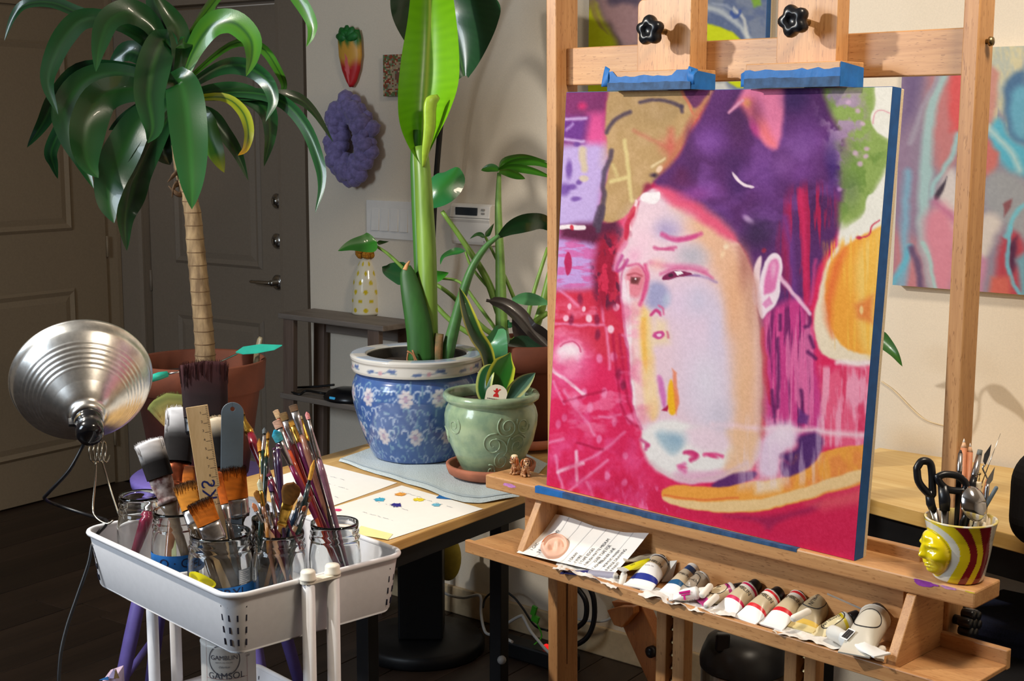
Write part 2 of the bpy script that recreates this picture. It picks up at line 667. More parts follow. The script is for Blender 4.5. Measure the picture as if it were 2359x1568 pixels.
m = M().grid(straw, 18, 20, cf=straw_c)
VC = vcol('painted_clay', .45)
obj('body', m, VC, sb_, solid=.004)
for q in range(5):
    a = PI * (.05 + .9 * q / 4)
    d = WU * math.cos(a) + ZA * math.sin(a) * .8
    c0 = pc + ZA * (34 * k) + WN * .016
    m = M().tube([c0, c0 + d * (14 * k), c0 + d * (26 * k), c0 + d * (35 * k)], [.016, .019, .014, .006], 8, flat=.45, hint=WU if abs(d.z) > .5 else ZA)
    obj('crown_leaf', m, mat('crown_green', (28, 104, 44), .5, var=.3, scale=60), sb_)

# lavender chunky wreath
pc2 = onw(807, 322, .04)
k = dep(pc2) / _f
rw = random.Random(5)
m = M()
rx, rz = 50 * k, 74 * k
nb = 19
for i in range(nb):
    a = 2 * PI * i / nb
    for lay in range(4):
        b = a + lay * .11 + rw.uniform(-.08, .08)
        rad = (18 + rw.uniform(-4, 6)) * k
        off = ((lay - 1.5) * 11 + rw.uniform(-4, 4)) * k
        c = pc2 + WU * ((rx + off) * math.cos(b)) + ZA * ((rz + off) * math.sin(b)) + WN * (rw.uniform(-.004, .006) + (.012 if lay in (1, 2) else 0))
        ph = rw.random() * 6
        m.ball(c, (rad, rad * .8, rad * rw.uniform(.8, 1.15)), (WU * math.cos(b) + ZA * math.sin(b), WN, ZA * math.cos(b) - WU * math.sin(b)), 12, 8, fn=lambda x, y, z: 1 + .1 * math.sin(7 * x + ph) * math.sin(6 * z + ph))
o = solo('wool_wreath', m, mat('lavender_wool', (128, 118, 172), .95, var=.22, scale=70, sheen=.3, bmp=.6), 'lavender chunky knit wreath hanging on the beige wall under the strawberry plaque', 'wreath')
o['kind'] = 'thing'

# small mosaic picture half hidden by the banana leaf
P = [onw(*q) for q in ((892, 127), (975, 131), (977, 228), (897, 222))]
sa, sb = ws(P[0]), ws(P[1])
za, zb = P[3].z, P[0].z
pic = thing('mosaic_picture', 'small flower mosaic picture partly hidden by the bright banana leaf', 'picture', W3((sa + sb) / 2, .002, za))
m = M().box(W3((sa + sb) / 2, .010, (za + zb) / 2), (sb - sa, .018, zb - za), (WU, WN, ZA))
obj('panel', m, mat('dark_edge', (58, 50, 44), .6), pic, bevel=.001)
rw = random.Random(9)
pal = [(150, 60, 40), (104, 128, 96), (196, 170, 130), (90, 110, 60), (160, 150, 130), (120, 70, 50)]
pts = [(i, j) for i in range(24) for j in range(28)]
m = M()
for i, j in pts:
    e = min(i, 23 - i, j, 27 - j)
    c = rw.choice(pal) if e < 5 or rw.random() < .3 else ((120, 84, 70) if (i - 11.5) ** 2 + ((j - 13) * .8) ** 2 < 20 else (166, 150, 122))
    s1, z1 = sa + (sb - sa) * (i + .5) / 24, za + (zb - za) * (j + .5) / 28
    hs, hz = (sb - sa) / 48 * .98, (zb - za) / 56 * .98
    m.add([W3(s1 - hs, .0195, z1 - hz), W3(s1 + hs, .0195, z1 - hz), W3(s1 + hs, .0195, z1 + hz), W3(s1 - hs, .0195, z1 + hz)], [(0, 1, 2, 3)], cols=[lin(c)] * 4)
obj('mosaic_face', m, VC, pic, kind='stuff')
# ------------------------------------------------------------------ a small brush for painted canvases (colour only, fixed to the cloth)
def _hash(ix, iy, s):
    n = (ix.astype(np.int64) * 374761393 + iy.astype(np.int64) * 668265263 + s * 974634721) & 0x7fffffff
    n = ((n ^ (n >> 13)) * 1274126177) & 0x7fffffff
    return ((n ^ (n >> 16)) & 0xffff) / 65535.0


def vnoise(x, y, s=0):
    ix, iy = np.floor(x), np.floor(y)
    fx, fy = x - ix, y - iy
    fx, fy = fx * fx * (3 - 2 * fx), fy * fy * (3 - 2 * fy)
    a, b, c, d = _hash(ix, iy, s), _hash(ix + 1, iy, s), _hash(ix, iy + 1, s), _hash(ix + 1, iy + 1, s)
    return (a * (1 - fx) + b * fx) * (1 - fy) + (c * (1 - fx) + d * fx) * fy


def fbm(x, y, s=0, o=3):
    t, k, w = 0, 1.0, .5
    for i in range(o):
        t = t + w * vnoise(x * k, y * k, s + i)
        k *= 2.1
        w *= .5
    return t / (1 - .5 ** o)


class Paint:
    def __init__(s, X, Y, base):
        s.X, s.Y = X, Y
        s.C = np.ones((len(X), 3)) * np.array(base, float)
        s.warp(4, 36)

    def warp(s, amt, size, seed=3):
        s.x = s.X + (fbm(s.X / size, s.Y / size, seed) - .5) * 2 * amt
        s.y = s.Y + (fbm(s.X / size, s.Y / size, seed + 11) - .5) * 2 * amt

    def put(s, mask, col, k=None):
        mask = np.clip(mask, 0, 1)[:, None]
        if k is None:
            s.C = s.C * (1 - mask) + np.array(col, float) * mask
        else:
            s.C[k] = s.C[k] * (1 - mask) + np.array(col, float) * mask

    @staticmethod
    def curve(pts, closed, it=2):
        """round the corners of a drawn outline"""
        for _ in range(it):
            q = []
            n = len(pts)
            for i in range(n if closed else n - 1):
                (x0, y0), (x1, y1) = pts[i], pts[(i + 1) % n]
                q += [(x0 * .75 + x1 * .25, y0 * .75 + y1 * .25), (x0 * .25 + x1 * .75, y0 * .25 + y1 * .75)]
            pts = q if closed else [pts[0]] + q + [pts[-1]]
        return pts

    def near(s, pts, m):
        xs, ys = [p[0] for p in pts], [p[1] for p in pts]
        return np.nonzero((s.x > min(xs) - m) & (s.x < max(xs) + m) & (s.y > min(ys) - m) & (s.y < max(ys) + m))[0]

    def poly(s, pts, col, soft=6, a=1.0, sharp=False):
        k = s.near(pts, soft * 2)
        if not len(k):
            return
        if not sharp and len(pts) > 4:
            pts = s.curve(pts, True)
        x, y = s.x[k], s.y[k]
        d2 = np.full(len(x), 1e18)
        ins = np.zeros(len(x), bool)
        n = len(pts)
        for i in range(n):
            x0, y0 = pts[i]
            x1, y1 = pts[(i + 1) % n]
            ex, ey = x1 - x0, y1 - y0
            t = np.clip(((x - x0) * ex + (y - y0) * ey) / (ex * ex + ey * ey + 1e-9), 0, 1)
            d2 = np.minimum(d2, (x - x0 - t * ex) ** 2 + (y - y0 - t * ey) ** 2)
            if y0 != y1:
                ins ^= ((y0 > y) != (y1 > y)) & (x < ex * (y - y0) / ey + x0)
        d = np.sqrt(d2) * np.where(ins, 1, -1)
        h = np.clip(d / (soft * (1.7 if soft > 9 else 1.15)) + .5, 0, 1)
        s.put(a * h * h * (3 - 2 * h), col, k)

    def blob(s, cx, cy, rx, ry, col, a=1.0, soft=.5, rot=0):
        r_ = max(rx, ry) * 1.1
        k = s.near([(cx - r_, cy - r_), (cx + r_, cy + r_)], 0)
        if not len(k):
            return
        c, q = math.cos(math.radians(rot)), math.sin(math.radians(rot))
        dx, dy = s.x[k] - cx, s.y[k] - cy
        r = np.sqrt(((dx * c + dy * q) / rx) ** 2 + ((-dx * q + dy * c) / ry) ** 2)
        h = np.clip((1.08 - r) / (soft * 1.15), 0, 1)
        s.put(a * h * h * (3 - 2 * h), col, k)

    def line(s, pts, w, col, a=1.0, soft=2):
        k = s.near(pts, w + soft * 2)
        if not len(k):
            return
        if len(pts) > 2:
            pts = s.curve(pts, False)
        x, y = s.x[k], s.y[k]
        d2 = np.full(len(k), 1e18)
        for (x0, y0), (x1, y1) in zip(pts, pts[1:]):
            ex, ey = x1 - x0, y1 - y0
            t = np.clip(((x - x0) * ex + (y - y0) * ey) / (ex * ex + ey * ey + 1e-9), 0, 1)
            d2 = np.minimum(d2, (x - x0 - t * ex) ** 2 + (y - y0 - t * ey) ** 2)
        s.put(a * np.clip((w / 2 - np.sqrt(d2)) / soft + .5, 0, 1), col, k)

    def streaks(s, pts, col, sx, sy, seed, a=1.0, soft=20, lo=.45, hi=.65):
        """vertical or slanted dry-brush streaks inside a polygon"""
        C0 = s.C.copy()
        s.poly(pts, col, soft, 1)
        k = np.clip((fbm(s.X / sx, s.Y / sy, seed) - lo) / (hi - lo), 0, 1)[:, None] * a
        s.C = C0 * (1 - k) + s.C * k

    def linear(s, k=.9):
        c = s.C / 255.0
        c = np.where(c <= .04045, c / 12.92, ((c + .055) / 1.055) ** 2.4) * k
        return np.concatenate([c, np.ones((len(c), 1))], 1)


def px_of(P):
    d = P - np.array(EYE)
    z = d @ np.array(FW)
    return 1179.5 + _f * (d @ np.array(RT)) / z, 784 - _f * (d @ np.array(UP)) / z


def canvas_face(name, corners, nu, nv, painter, base, parent, material, k=.9):
    """corners TL, TR, BR, BL; the paint is a colour attribute on a fine grid"""
    TL, TR, BR, BL = [np.array(c) for c in corners]
    u, v = np.meshgrid(np.linspace(0, 1, nu), np.linspace(0, 1, nv))
    u, v = u.ravel()[:, None], v.ravel()[:, None]
    P = (TL * (1 - u) + TR * u) * (1 - v) + (BL * (1 - u) + BR * u) * v
    X, Y = px_of(P)
    pt = Paint(X, Y, base)
    painter(pt)
    m = M()
    m.v = [tuple(p) for p in P]
    i = np.arange((nu - 1) * (nv - 1))
    a = (i // (nu - 1)) * nu + i % (nu - 1)
    m.f = np.stack([a, a + nu, a + nu + 1, a + 1], 1).tolist()
    m.sm = [False] * len(m.f)
    m.mi = [0] * len(m.f)
    m.c = pt.linear(k).tolist()
    return obj(name, m, material, parent)


def paint_main(p):
    W, CR = (240, 236, 232), (236, 220, 190)
    p.poly([(1240, 1090), (1480, 1090), (1560, 1160), (2010, 1100), (2010, 1320), (1240, 1200)], (216, 34, 84), 40)
    p.poly([(1250, 640), (1440, 640), (1450, 860), (1250, 760)], (212, 48, 78), 30)
    p.blob(1310, 830, 75, 95, (240, 120, 170), .95, .8)
    p.blob(1310, 815, 40, 32, (248, 225, 238), .95, .6)
    p.streaks([(1250, 860), (1480, 860), (1500, 1250), (1250, 1200)], (238, 88, 150), 26, 30, 21, .7, 30, .42, .75)
    for x, y in ((1325, 918), (1390, 905), (1300, 960), (1360, 940), (1415, 970), (1380, 1010), (1440, 1050), (1400, 1095), (1440, 1110), (1345, 905), (1285, 975), (1452, 965), (1440, 1180), (1420, 1160), (1380, 825), (1412, 820), (1330, 930)):
        p.blob(x, y, 9 + x % 5, 11 + y % 6, (242, 140, 190), .8, .6)
    for q in ([(1262, 840), (1350, 910)], [(1285, 1085), (1370, 1055), (1440, 995)], [(1328, 1040), (1328, 1115)], [(1300, 900), (1370, 1000)], [(1280, 1050), (1290, 1110), (1300, 1140)], [(1310, 1130), (1400, 1060)], [(1350, 1110), (1375, 1160)], [(1275, 880), (1300, 930)], [(1265, 1020), (1300, 1010)], [(1380, 960), (1430, 955)], [(1395, 755), (1405, 850)], [(1280, 745), (1390, 748)], [(1290, 670), (1330, 705)], [(1385, 650), (1390, 740)]):
        p.line(q, 6, (244, 150, 196), .75, 6)
    p.line([(1270, 850), (1345, 908)], 7, (250, 215, 232), .9, 4)
    p.line([(1285, 1088), (1345, 1068)], 7, (250, 205, 226), .8, 5)
    p.line([(1328, 1042), (1329, 1105)], 7, (250, 205, 226), .8, 5)
    for q in ([(1330, 1020), (1390, 1035)], [(1300, 925), (1390, 900)], [(1425, 770), (1440, 900), (1460, 960)], [(1410, 770), (1420, 860), (1435, 960), (1475, 985)]):
        p.line(q, 6, (176, 16, 66), .7, 5)
    for x, y in ((1336, 690), (1316, 735), (1375, 735), (1375, 770), (1425, 690), (1395, 655), (1425, 860), (1435, 885)):
        p.blob(x, y, 9, 18, (120, 24, 66), .75, .7)
    for x, y, r in ((1357, 733, 9), (1303, 731, 8), (1420, 708, 9), (1312, 706, 6), (1345, 712, 6), (1405, 758, 9)):
        p.blob(x, y, r, r + 2, (250, 210, 228), .95, .5)
    p.streaks([(1420, 1120), (1560, 1120), (1560, 1230), (1400, 1190)], (240, 120, 175), 12, 26, 31, .8, 20, .5, .7)
    # upper left corner
    p.poly([(1230, 330), (1405, 330), (1380, 530), (1230, 530)], (176, 146, 206), 24, sharp=True)
    p.poly([(1230, 540), (1380, 540), (1370, 660), (1230, 664)], (178, 130, 190), 24, sharp=True)
    p.poly([(1980, 150), (2110, 150), (2110, 600), (1930, 600), (1930, 520)], (240, 236, 228), 10, sharp=True)
    p.poly([(1250, 150), (1420, 150), (1398, 262), (1396, 320), (1250, 350)], (128, 44, 104), 20)
    p.blob(1343, 244, 16, 16, (222, 44, 112), .8, .9)
    p.poly([(1355, 262), (1393, 258), (1398, 335), (1345, 345)], (226, 84, 152), 18)
    p.poly([(1240, 345), (1400, 320), (1403, 395), (1382, 440), (1378, 515), (1240, 522)], (196, 172, 226), 18)
    p.poly([(1240, 270), (1355, 270), (1345, 330), (1240, 322)], (112, 52, 142), 16, sharp=True)
    p.line([(1295, 275), (1350, 272)], 7, (222, 196, 240), .8, 6)
    p.line([(1300, 322), (1345, 325)], 7, (222, 196, 240), .8, 6)
    p.line([(1305, 300), (1320, 285)], 6, (200, 170, 230), .7, 6)
    for x, y, rx, ry in ((1330, 332, 12, 8), (1318, 430, 18, 10), (1328, 458, 16, 8), (1300, 435, 20, 22), (1310, 390, 12, 30), (1335, 420, 10, 8)):
        p.blob(x, y, rx, ry, (104, 62, 152), .8, .7)
    p.line([(1343, 345), (1342, 365), (1347, 390)], 16, (212, 192, 164), .95, 8)
    p.blob(1346, 412, 14, 9, (216, 196, 176), .95, .5)
    p.poly([(1230, 545), (1395, 545), (1372, 640), (1368, 665), (1230, 664)], (196, 158, 222), 20)
    p.streaks([(1285, 545), (1372, 545), (1370, 665), (1280, 662)], (214, 96, 166), 40, 7, 41, .8, 10, .45, .62)
    p.poly([(1290, 520), (1420, 505), (1440, 560), (1370, 560), (1290, 548)], (92, 26, 62), 12, sharp=True)
    p.poly([(1365, 545), (1440, 530), (1420, 660), (1395, 720), (1370, 700)], (160, 20, 56), 18)
    p.streaks([(1360, 540), (1450, 520), (1440, 700), (1372, 720)], (84, 22, 58), 14, 22, 43, .8, 14, .48, .62)
    p.streaks([(1370, 560), (1440, 560), (1430, 680), (1372, 690)], (222, 46, 84), 16, 22, 44, .8, 14, .5, .6)
    p.line([(1292, 524), (1312, 521), (1330, 525), (1346, 523)], 11, (248, 238, 240), .95, 3)
    p.blob(1317, 524, 6, 8, (206, 36, 58), .9, .5)
    p.poly([(1303, 580), (1312, 578), (1318, 600), (1315, 630), (1306, 636), (1299, 615)], (188, 36, 92), 3)
    # ochre field
    p.poly([(1398, 225), (1408, 150), (1600, 150), (1690, 150), (1612, 262), (1575, 340), (1560, 370), (1510, 415), (1470, 455), (1432, 512), (1378, 512), (1388, 455), (1405, 385), (1394, 300)], (190, 155, 106), 8)
    p.streaks([(1400, 212), (1600, 206), (1560, 370), (1430, 510), (1380, 510)], (206, 170, 126), 40, 40, 51, .6, 20)
    p.blob(1550, 340, 50, 38, (206, 104, 88), .75, 1, 20)
    p.line([(1546, 300), (1548, 365)], 16, (208, 92, 84), .5, 14)
    p.line([(1460, 300), (1550, 345)], 8, (204, 104, 90), .5, 10)
    p.poly([(1560, 150), (1572, 205), (1600, 262), (1640, 206), (1690, 150)], (108, 48, 96), 8)
    p.line([(1572, 210), (1598, 262)], 6, (216, 122, 92), .9, 5)
    p.line([(1660, 208), (1600, 270), (1565, 345), (1550, 372), (1525, 395)], 22, (196, 120, 88), .95, 12)
    p.line([(1665, 208), (1606, 268), (1572, 345), (1555, 372)], 5, (222, 92, 78), .8, 4)
    p.blob(1517, 390, 12, 8, (244, 214, 186), .9, .6, -40)
    p.line([(1530, 366), (1500, 385)], 6, (238, 214, 170), .8, 5)
    p.line([(1438, 325), (1446, 400), (1455, 460)], 9, (224, 204, 142), .9, 6)
    p.line([(1408, 418), (1446, 408)], 9, (224, 204, 142), .9, 6)
    p.line([(1412, 380), (1420, 405)], 7, (216, 194, 134), .8, 6)
    for q, w in (([(1452, 258), (1425, 268), (1408, 285), (1398, 305)], 9), ([(1475, 236), (1500, 228), (1550, 234), (1570, 246)], 9), ([(1408, 348), (1405, 370), (1392, 395), (1390, 430), (1393, 450), (1388, 480), (1378, 530)], 11), ([(1386, 480), (1376, 515)], 18), ([(1570, 246), (1572, 258)], 8)):
        p.line(q, w, (78, 62, 84), .85, 6)
    # hair
    p.poly([(1672, 150), (1930, 150), (1952, 285), (1958, 420), (1938, 525), (1888, 610), (1872, 660), (1850, 780), (1868, 900), (1745, 1000), (1745, 770), (1735, 610), (1690, 540), (1640, 505), (1560, 452), (1500, 425), (1515, 405), (1558, 372), (1590, 310), (1615, 268)], (92, 42, 108), 10)
    for x, y, rx, ry, c in ((1640, 320, 60, 60, (122, 66, 152)), (1620, 440, 70, 30, (142, 72, 160)), (1700, 420, 40, 60, (70, 34, 100)), (1790, 300, 40, 60, (118, 66, 148)), (1860, 320, 70, 90, (124, 70, 154)), (1830, 230, 50, 45, (72, 36, 104)), (1920, 360, 30, 80, (76, 40, 120)), (1700, 280, 40, 80, (86, 38, 92)), (1760, 400, 60, 70, (108, 60, 140)), (1850, 400, 60, 40, (128, 70, 156)), (1660, 500, 40, 40, (84, 38, 112)), (1760, 520, 60, 70, (62, 40, 82)), (1880, 480, 60, 110, (74, 30, 86)), (1570, 420, 50, 26, (104, 40, 96)), (1600, 380, 40, 60, (84, 36, 96)), (1590, 330, 20, 60, (86, 40, 98))):
        p.blob(x, y, rx, ry, c, .75, .9)
    p.streaks([(1600, 300), (1950, 300), (1930, 540), (1700, 540), (1560, 430)], (138, 82, 168), 44, 36, 61, .5, 40, .5, .75)
    p.streaks([(1800, 430), (1940, 430), (1890, 610), (1850, 760), (1800, 640)], (190, 24, 78), 13, 120, 62, .85, 30, .5, .62)
    p.line([(1845, 440), (1850, 520), (1856, 600), (1858, 700)], 12, (212, 40, 98), .85, 10)
    p.line([(1880, 600), (1866, 700)], 7, (220, 70, 140), .8, 8)
    p.line([(1808, 500), (1822, 560), (1832, 700)], 14, (116, 58, 142), .8, 14)
    p.poly([(1677, 262), (1700, 235), (1735, 160), (1806, 160), (1808, 262), (1796, 352), (1762, 332), (1730, 290), (1715, 235)], (246, 134, 176), 10)
    p.poly([(1700, 235), (1735, 215), (1745, 260), (1800, 345), (1770, 335), (1728, 275)], (248, 122, 128), 16, .9)
    p.blob(1722, 238, 14, 18, (252, 166, 110), .9, .8)
    p.blob(1738, 295, 14, 34, (206, 60, 146), .8, .9, -20)
    p.line([(1679, 260), (1712, 232)], 6, (244, 170, 200), .9, 5)
    p.poly([(1684, 395), (1692, 393), (1712, 424), (1740, 428), (1738, 434), (1708, 430)], (246, 226, 238), 3)
    p.blob(1726, 506, 20, 10, (204, 168, 216), .9, .8, 35)
    p.blob(1934, 434, 9, 9, (206, 150, 214), .9, .7)
    p.blob(1759, 575, 8, 8, (180, 40, 72), .8, .7)
    # leaves and white ground, top right
    p.poly([(1880, 150), (2012, 150), (2022, 240), (2010, 290), (2045, 318), (2060, 340), (2040, 395), (2006, 452), (1990, 500), (1932, 532), (1945, 440), (1954, 330), (1912, 262)], (146, 172, 92), 14)
    p.streaks([(1880, 204), (1990, 204), (1990, 330), (1930, 420)], (176, 148, 186), 26, 26, 71, .9, 30, .46, .6)
    p.streaks([(1930, 330), (2040, 330), (1990, 490), (1935, 520)], (112, 146, 66), 30, 30, 72, .8, 20, .46, .6)
    for x, y in ((1955, 235), (1970, 352), (1995, 342), (1994, 360), (1980, 376), (1975, 255), (1985, 285)):
        p.blob(x, y, 9, 8, (214, 178, 210), .85, .7)
    p.poly([(2008, 150), (2110, 150), (2062, 328), (2034, 312), (2010, 296), (2004, 262), (2022, 242)], (240, 238, 230), 5)
    p.poly([(2046, 392), (2100, 370), (2090, 580), (1926, 575), (1942, 530), (1992, 500), (1993, 452), (2010, 448)], (241, 239, 231), 6)
    p.line([(2010, 282), (2016, 258), (2030, 250), (2050, 262)], 3, (226, 150, 168), .7, 2)
    # orange slice
    p.poly([(1932, 552), (2100, 540), (2100, 850), (1930, 838), (1872, 800), (1880, 690), (1902, 610)], (242, 226, 200), 8)
    p.poly([(1940, 566), (2110, 480), (2100, 822), (1955, 815), (1915, 760), (1896, 690), (1906, 620)], (246, 170, 64), 8)
    p.poly([(1965, 560), (2110, 480), (2100, 830), (1985, 828), (1975, 700)], (248, 206, 110), 20)
    p.streaks([(1900, 560), (2100, 520), (2100, 820), (1920, 800)], (250, 190, 76), 8, 150, 81, .8, 16, .45, .6)
    p.poly([(1930, 580), (1955, 568), (1930, 640), (1910, 720), (1925, 790), (1900, 740), (1896, 680)], (236, 112, 56), 14, .85)
    p.poly([(1970, 700), (2012, 680), (2010, 745), (1975, 730)], (228, 124, 66), 14, .8)
    p.blob(1986, 712, 6, 12, (246, 214, 150), .9, .6)
    p.line([(2025, 505), (2005, 520), (2002, 545), (1980, 550)], 4, (214, 60, 92), .9, 2)
    p.blob(1978, 550, 10, 6, (200, 40, 80), .9, .6)
    # magenta drips on the right of the face
    p.poly([(1742, 745), (1790, 700), (1850, 680), (1862, 745), (1876, 800), (1882, 860), (1900, 930), (1898, 1010), (1790, 1020), (1752, 960)], (206, 62, 140), 14)
    p.streaks([(1742, 720), (1862, 690), (1890, 860), (1890, 1000), (1760, 990)], (108, 30, 96), 9, 150, 91, .85, 14, .5, .62)
    p.streaks([(1742, 720), (1862, 690), (1890, 860), (1890, 1000), (1760, 990)], (234, 120, 176), 11, 170, 92, .8, 14, .52, .64)
    p.poly([(1745, 770), (1762, 740), (1768, 860), (1782, 950), (1762, 900), (1748, 830)], (200, 30, 86), 6)
    for q in ([(1792, 780), (1793, 870), (1790, 940)], [(1798, 725), (1797, 760)], [(1868, 720), (1868, 750), (1856, 755)], [(1864, 775), (1872, 800)], [(1860, 810), (1880, 826)], [(1846, 900), (1850, 960)], [(1778, 900), (1785, 960)]):
        p.line(q, 8, (96, 28, 92), .85, 6)
    p.poly([(1885, 845), (2090, 832), (2080, 1040), (1890, 1032), (1902, 960)], (238, 96, 136), 14)
    p.streaks([(1890, 845), (2090, 835), (2080, 1035), (1890, 1025)], (246, 166, 196), 14, 90, 95, .9, 10, .45, .62)
    p.streaks([(1890, 850), (2080, 840), (2060, 1000), (1890, 1000)], (222, 50, 96), 18, 90, 96, .8, 10, .5, .62)
    p.line([(1930, 835), (2090, 838)], 12, (250, 236, 238), .85, 8)
    # face
    p.poly([(1502, 428), (1562, 455), (1640, 508), (1692, 545), (1734, 615), (1744, 700), (1756, 830), (1756, 960), (1752, 1060), (1700, 1096), (1620, 1116), (1545, 1108), (1486, 1052), (1480, 990), (1466, 970), (1452, 880), (1444, 800), (1434, 700), (1424, 640), (1420, 590), (1432, 560), (1450, 490), (1480, 445)], (236, 206, 220), 8)
    p.poly([(1540, 455), (1640, 500), (1690, 545), (1735, 640), (1750, 800), (1752, 1070), (1650, 1100), (1690, 960), (1676, 780), (1650, 640), (1600, 560)], (238, 188, 156), 36)
    p.poly([(1600, 700), (1660, 690), (1680, 860), (1690, 1000), (1620, 1010), (1570, 900)], (222, 214, 234), 60, .9)
    p.poly([(1556, 640), (1625, 650), (1660, 760), (1650, 940), (1580, 940), (1560, 760)], (232, 208, 230), 50, .9)
    p.blob(1530, 520, 55, 34, (196, 180, 212), .85, .9)
    p.blob(1600, 590, 52, 40, (206, 196, 206), .85, .9)
    p.poly([(1500, 425), (1560, 436), (1650, 498), (1700, 545), (1690, 560), (1600, 500), (1540, 468)], (232, 88, 126), 14, .95)
    p.poly([(1450, 505), (1478, 450), (1466, 500), (1450, 540), (1440, 570), (1420, 590), (1422, 560)], (206, 48, 84), 8, .95)
    p.line([(1448, 530), (1452, 540)], 10, (150, 24, 60), .8, 6)
    p.poly([(1475, 450), (1520, 440), (1515, 462), (1495, 470), (1480, 462)], (250, 240, 244), 6)
    p.blob(1490, 435, 18, 10, (150, 24, 66), .7, .8, -30)
    p.line([(1525, 542), (1560, 556), (1600, 545)], 9, (214, 70, 140), .85, 7)
    p.line([(1528, 543), (1558, 549)], 5, (252, 236, 244), .9, 3)
    p.line([(1508, 570), (1550, 576)], 6, (212, 80, 140), .8, 5)
    p.poly([(1440, 480), (1520, 470), (1530, 600), (1500, 640), (1440, 600)], (246, 214, 226), 40, .8)
    p.line([(1500, 605), (1540, 616), (1600, 610), (1625, 625)], 12, (228, 120, 170), .7, 10)
    p.poly([(1526, 640), (1538, 628), (1562, 624), (1598, 630), (1560, 640), (1535, 645)], (150, 40, 96), 5)
    p.poly([(1556, 626), (1572, 624), (1566, 636), (1554, 636)], (250, 246, 250), 3)
    p.line([(1575, 634), (1610, 636)], 4, (120, 60, 130), .8, 4)
    p.poly([(1440, 620), (1480, 605), (1490, 650), (1470, 690), (1445, 680)], (232, 132, 150), 10, .95)
    p.poly([(1452, 638), (1476, 640), (1470, 656), (1452, 654)], (130, 62, 66), 5, .9)
    p.line([(1442, 612), (1478, 604), (1490, 640), (1478, 690)], 5, (206, 66, 120), .8, 5)
    p.line([(1432, 590), (1416, 620), (1424, 626), (1444, 600)], 8, (184, 56, 132), .8, 5)
    p.line([(1440, 560), (1422, 590), (1414, 620)], 9, (236, 150, 190), .8, 8)
    p.poly([(1430, 640), (1445, 650), (1448, 800), (1440, 800), (1432, 720)], (248, 222, 236), 6)
    p.poly([(1448, 690), (1490, 690), (1480, 800), (1500, 960), (1480, 985), (1462, 900), (1452, 780)], (246, 206, 206), 10)
    p.poly([(1472, 700), (1500, 710), (1502, 820), (1520, 950), (1500, 980), (1482, 900), (1476, 800)], (246, 210, 140), 12)
    p.poly([(1478, 730), (1490, 730), (1492, 860), (1482, 840)], (246, 192, 96), 8)
    p.poly([(1490, 660), (1510, 640), (1540, 660), (1545, 700), (1520, 715), (1488, 705)], (164, 164, 206), 14, .95)
    p.blob(1536, 690, 16, 22, (180, 196, 220), .8, .9)
    p.line([(1502, 722), (1510, 712), (1520, 718)], 6, (212, 60, 130), .85, 5)
    p.line([(1516, 702), (1528, 708), (1530, 722)], 5, (222, 100, 150), .8, 4)
    p.poly([(1505, 765), (1525, 760), (1530, 775), (1515, 782)], (214, 70, 150), 5, .9)
    p.line([(1536, 764), (1538, 778)], 5, (200, 60, 120), .8, 4)
    p.poly([(1510, 730), (1535, 740), (1540, 790), (1500, 800)], (248, 226, 150), 16, .5)
    p.poly([(1514, 860), (1528, 870), (1536, 930), (1526, 946), (1518, 900)], (214, 120, 190), 8)
    p.poly([(1523, 945), (1540, 930), (1536, 948)], (176, 24, 76), 4)
    p.poly([(1538, 880), (1548, 870), (1564, 930), (1552, 962), (1536, 952)], (246, 186, 34), 6)
    p.poly([(1547, 850), (1556, 860), (1566, 930), (1556, 958)], (238, 130, 90), 6, .8)
    p.line([(1432, 770), (1446, 785), (1445, 820), (1455, 900)], 5, (214, 110, 160), .7, 4)
    # lower rim of the glass
    p.poly([(1478, 992), (1530, 965), (1600, 975), (1660, 1010), (1720, 1040), (1660, 1082), (1600, 1090), (1548, 1105), (1500, 1075), (1476, 1035)], (240, 236, 236), 10)
    p.poly([(1505, 990), (1570, 1000), (1578, 1030), (1550, 1050), (1528, 1030)], (172, 196, 212), 14)
    p.poly([(1575, 975), (1680, 985), (1690, 1040), (1620, 1044), (1590, 1020)], (238, 214, 228), 16)
    for x, y, rx, ry in ((1492, 1024, 10, 9), (1596, 1048, 18, 8), (1640, 1050, 20, 7), (1570, 1076, 16, 8)):
        p.blob(x, y, rx, ry, (220, 50, 120), .85, .8, 15)
    p.poly([(1545, 1085), (1600, 1085), (1690, 1080), (1640, 1112), (1560, 1112)], (230, 176, 206), 10, .8)
    p.poly([(1665, 980), (1752, 985), (1745, 1070), (1660, 1095), (1690, 1030)], (240, 196, 160), 18, .9)
    p.poly([(1745, 1000), (1835, 965), (1840, 1030), (1800, 1045), (1800, 1100), (1740, 1105)], (232, 206, 232), 18)
    p.line([(1640, 975), (1740, 985), (1860, 990), (2080, 1010)], 12, (248, 214, 228), .8, 10)
    p.poly([(1835, 1000), (1898, 996), (1890, 1050), (1850, 1085), (1805, 1100), (1800, 1080), (1825, 1075), (1790, 1045), (1838, 1035)], (84, 42, 108), 10)
    p.poly([(1655, 1100), (1740, 1078), (1745, 1100), (1690, 1122), (1630, 1126)], (96, 44, 110), 8)
    p.poly([(1840, 940), (1865, 960), (1860, 978), (1838, 972)], (108, 50, 128), 8, .9)
    # plate
    p.poly([(1520, 1128), (1560, 1112), (1640, 1126), (1740, 1108), (1830, 1094), (1880, 1062), (1900, 1030), (2090, 1016), (2080, 1086), (1900, 1140), (1790, 1172), (1680, 1184), (1580, 1172), (1528, 1152)], (244, 166, 70), 6)
    p.streaks([(1830, 1050), (2090, 1020), (2080, 1090), (1800, 1130)], (236, 140, 74), 20, 60, 99, .8, 16)
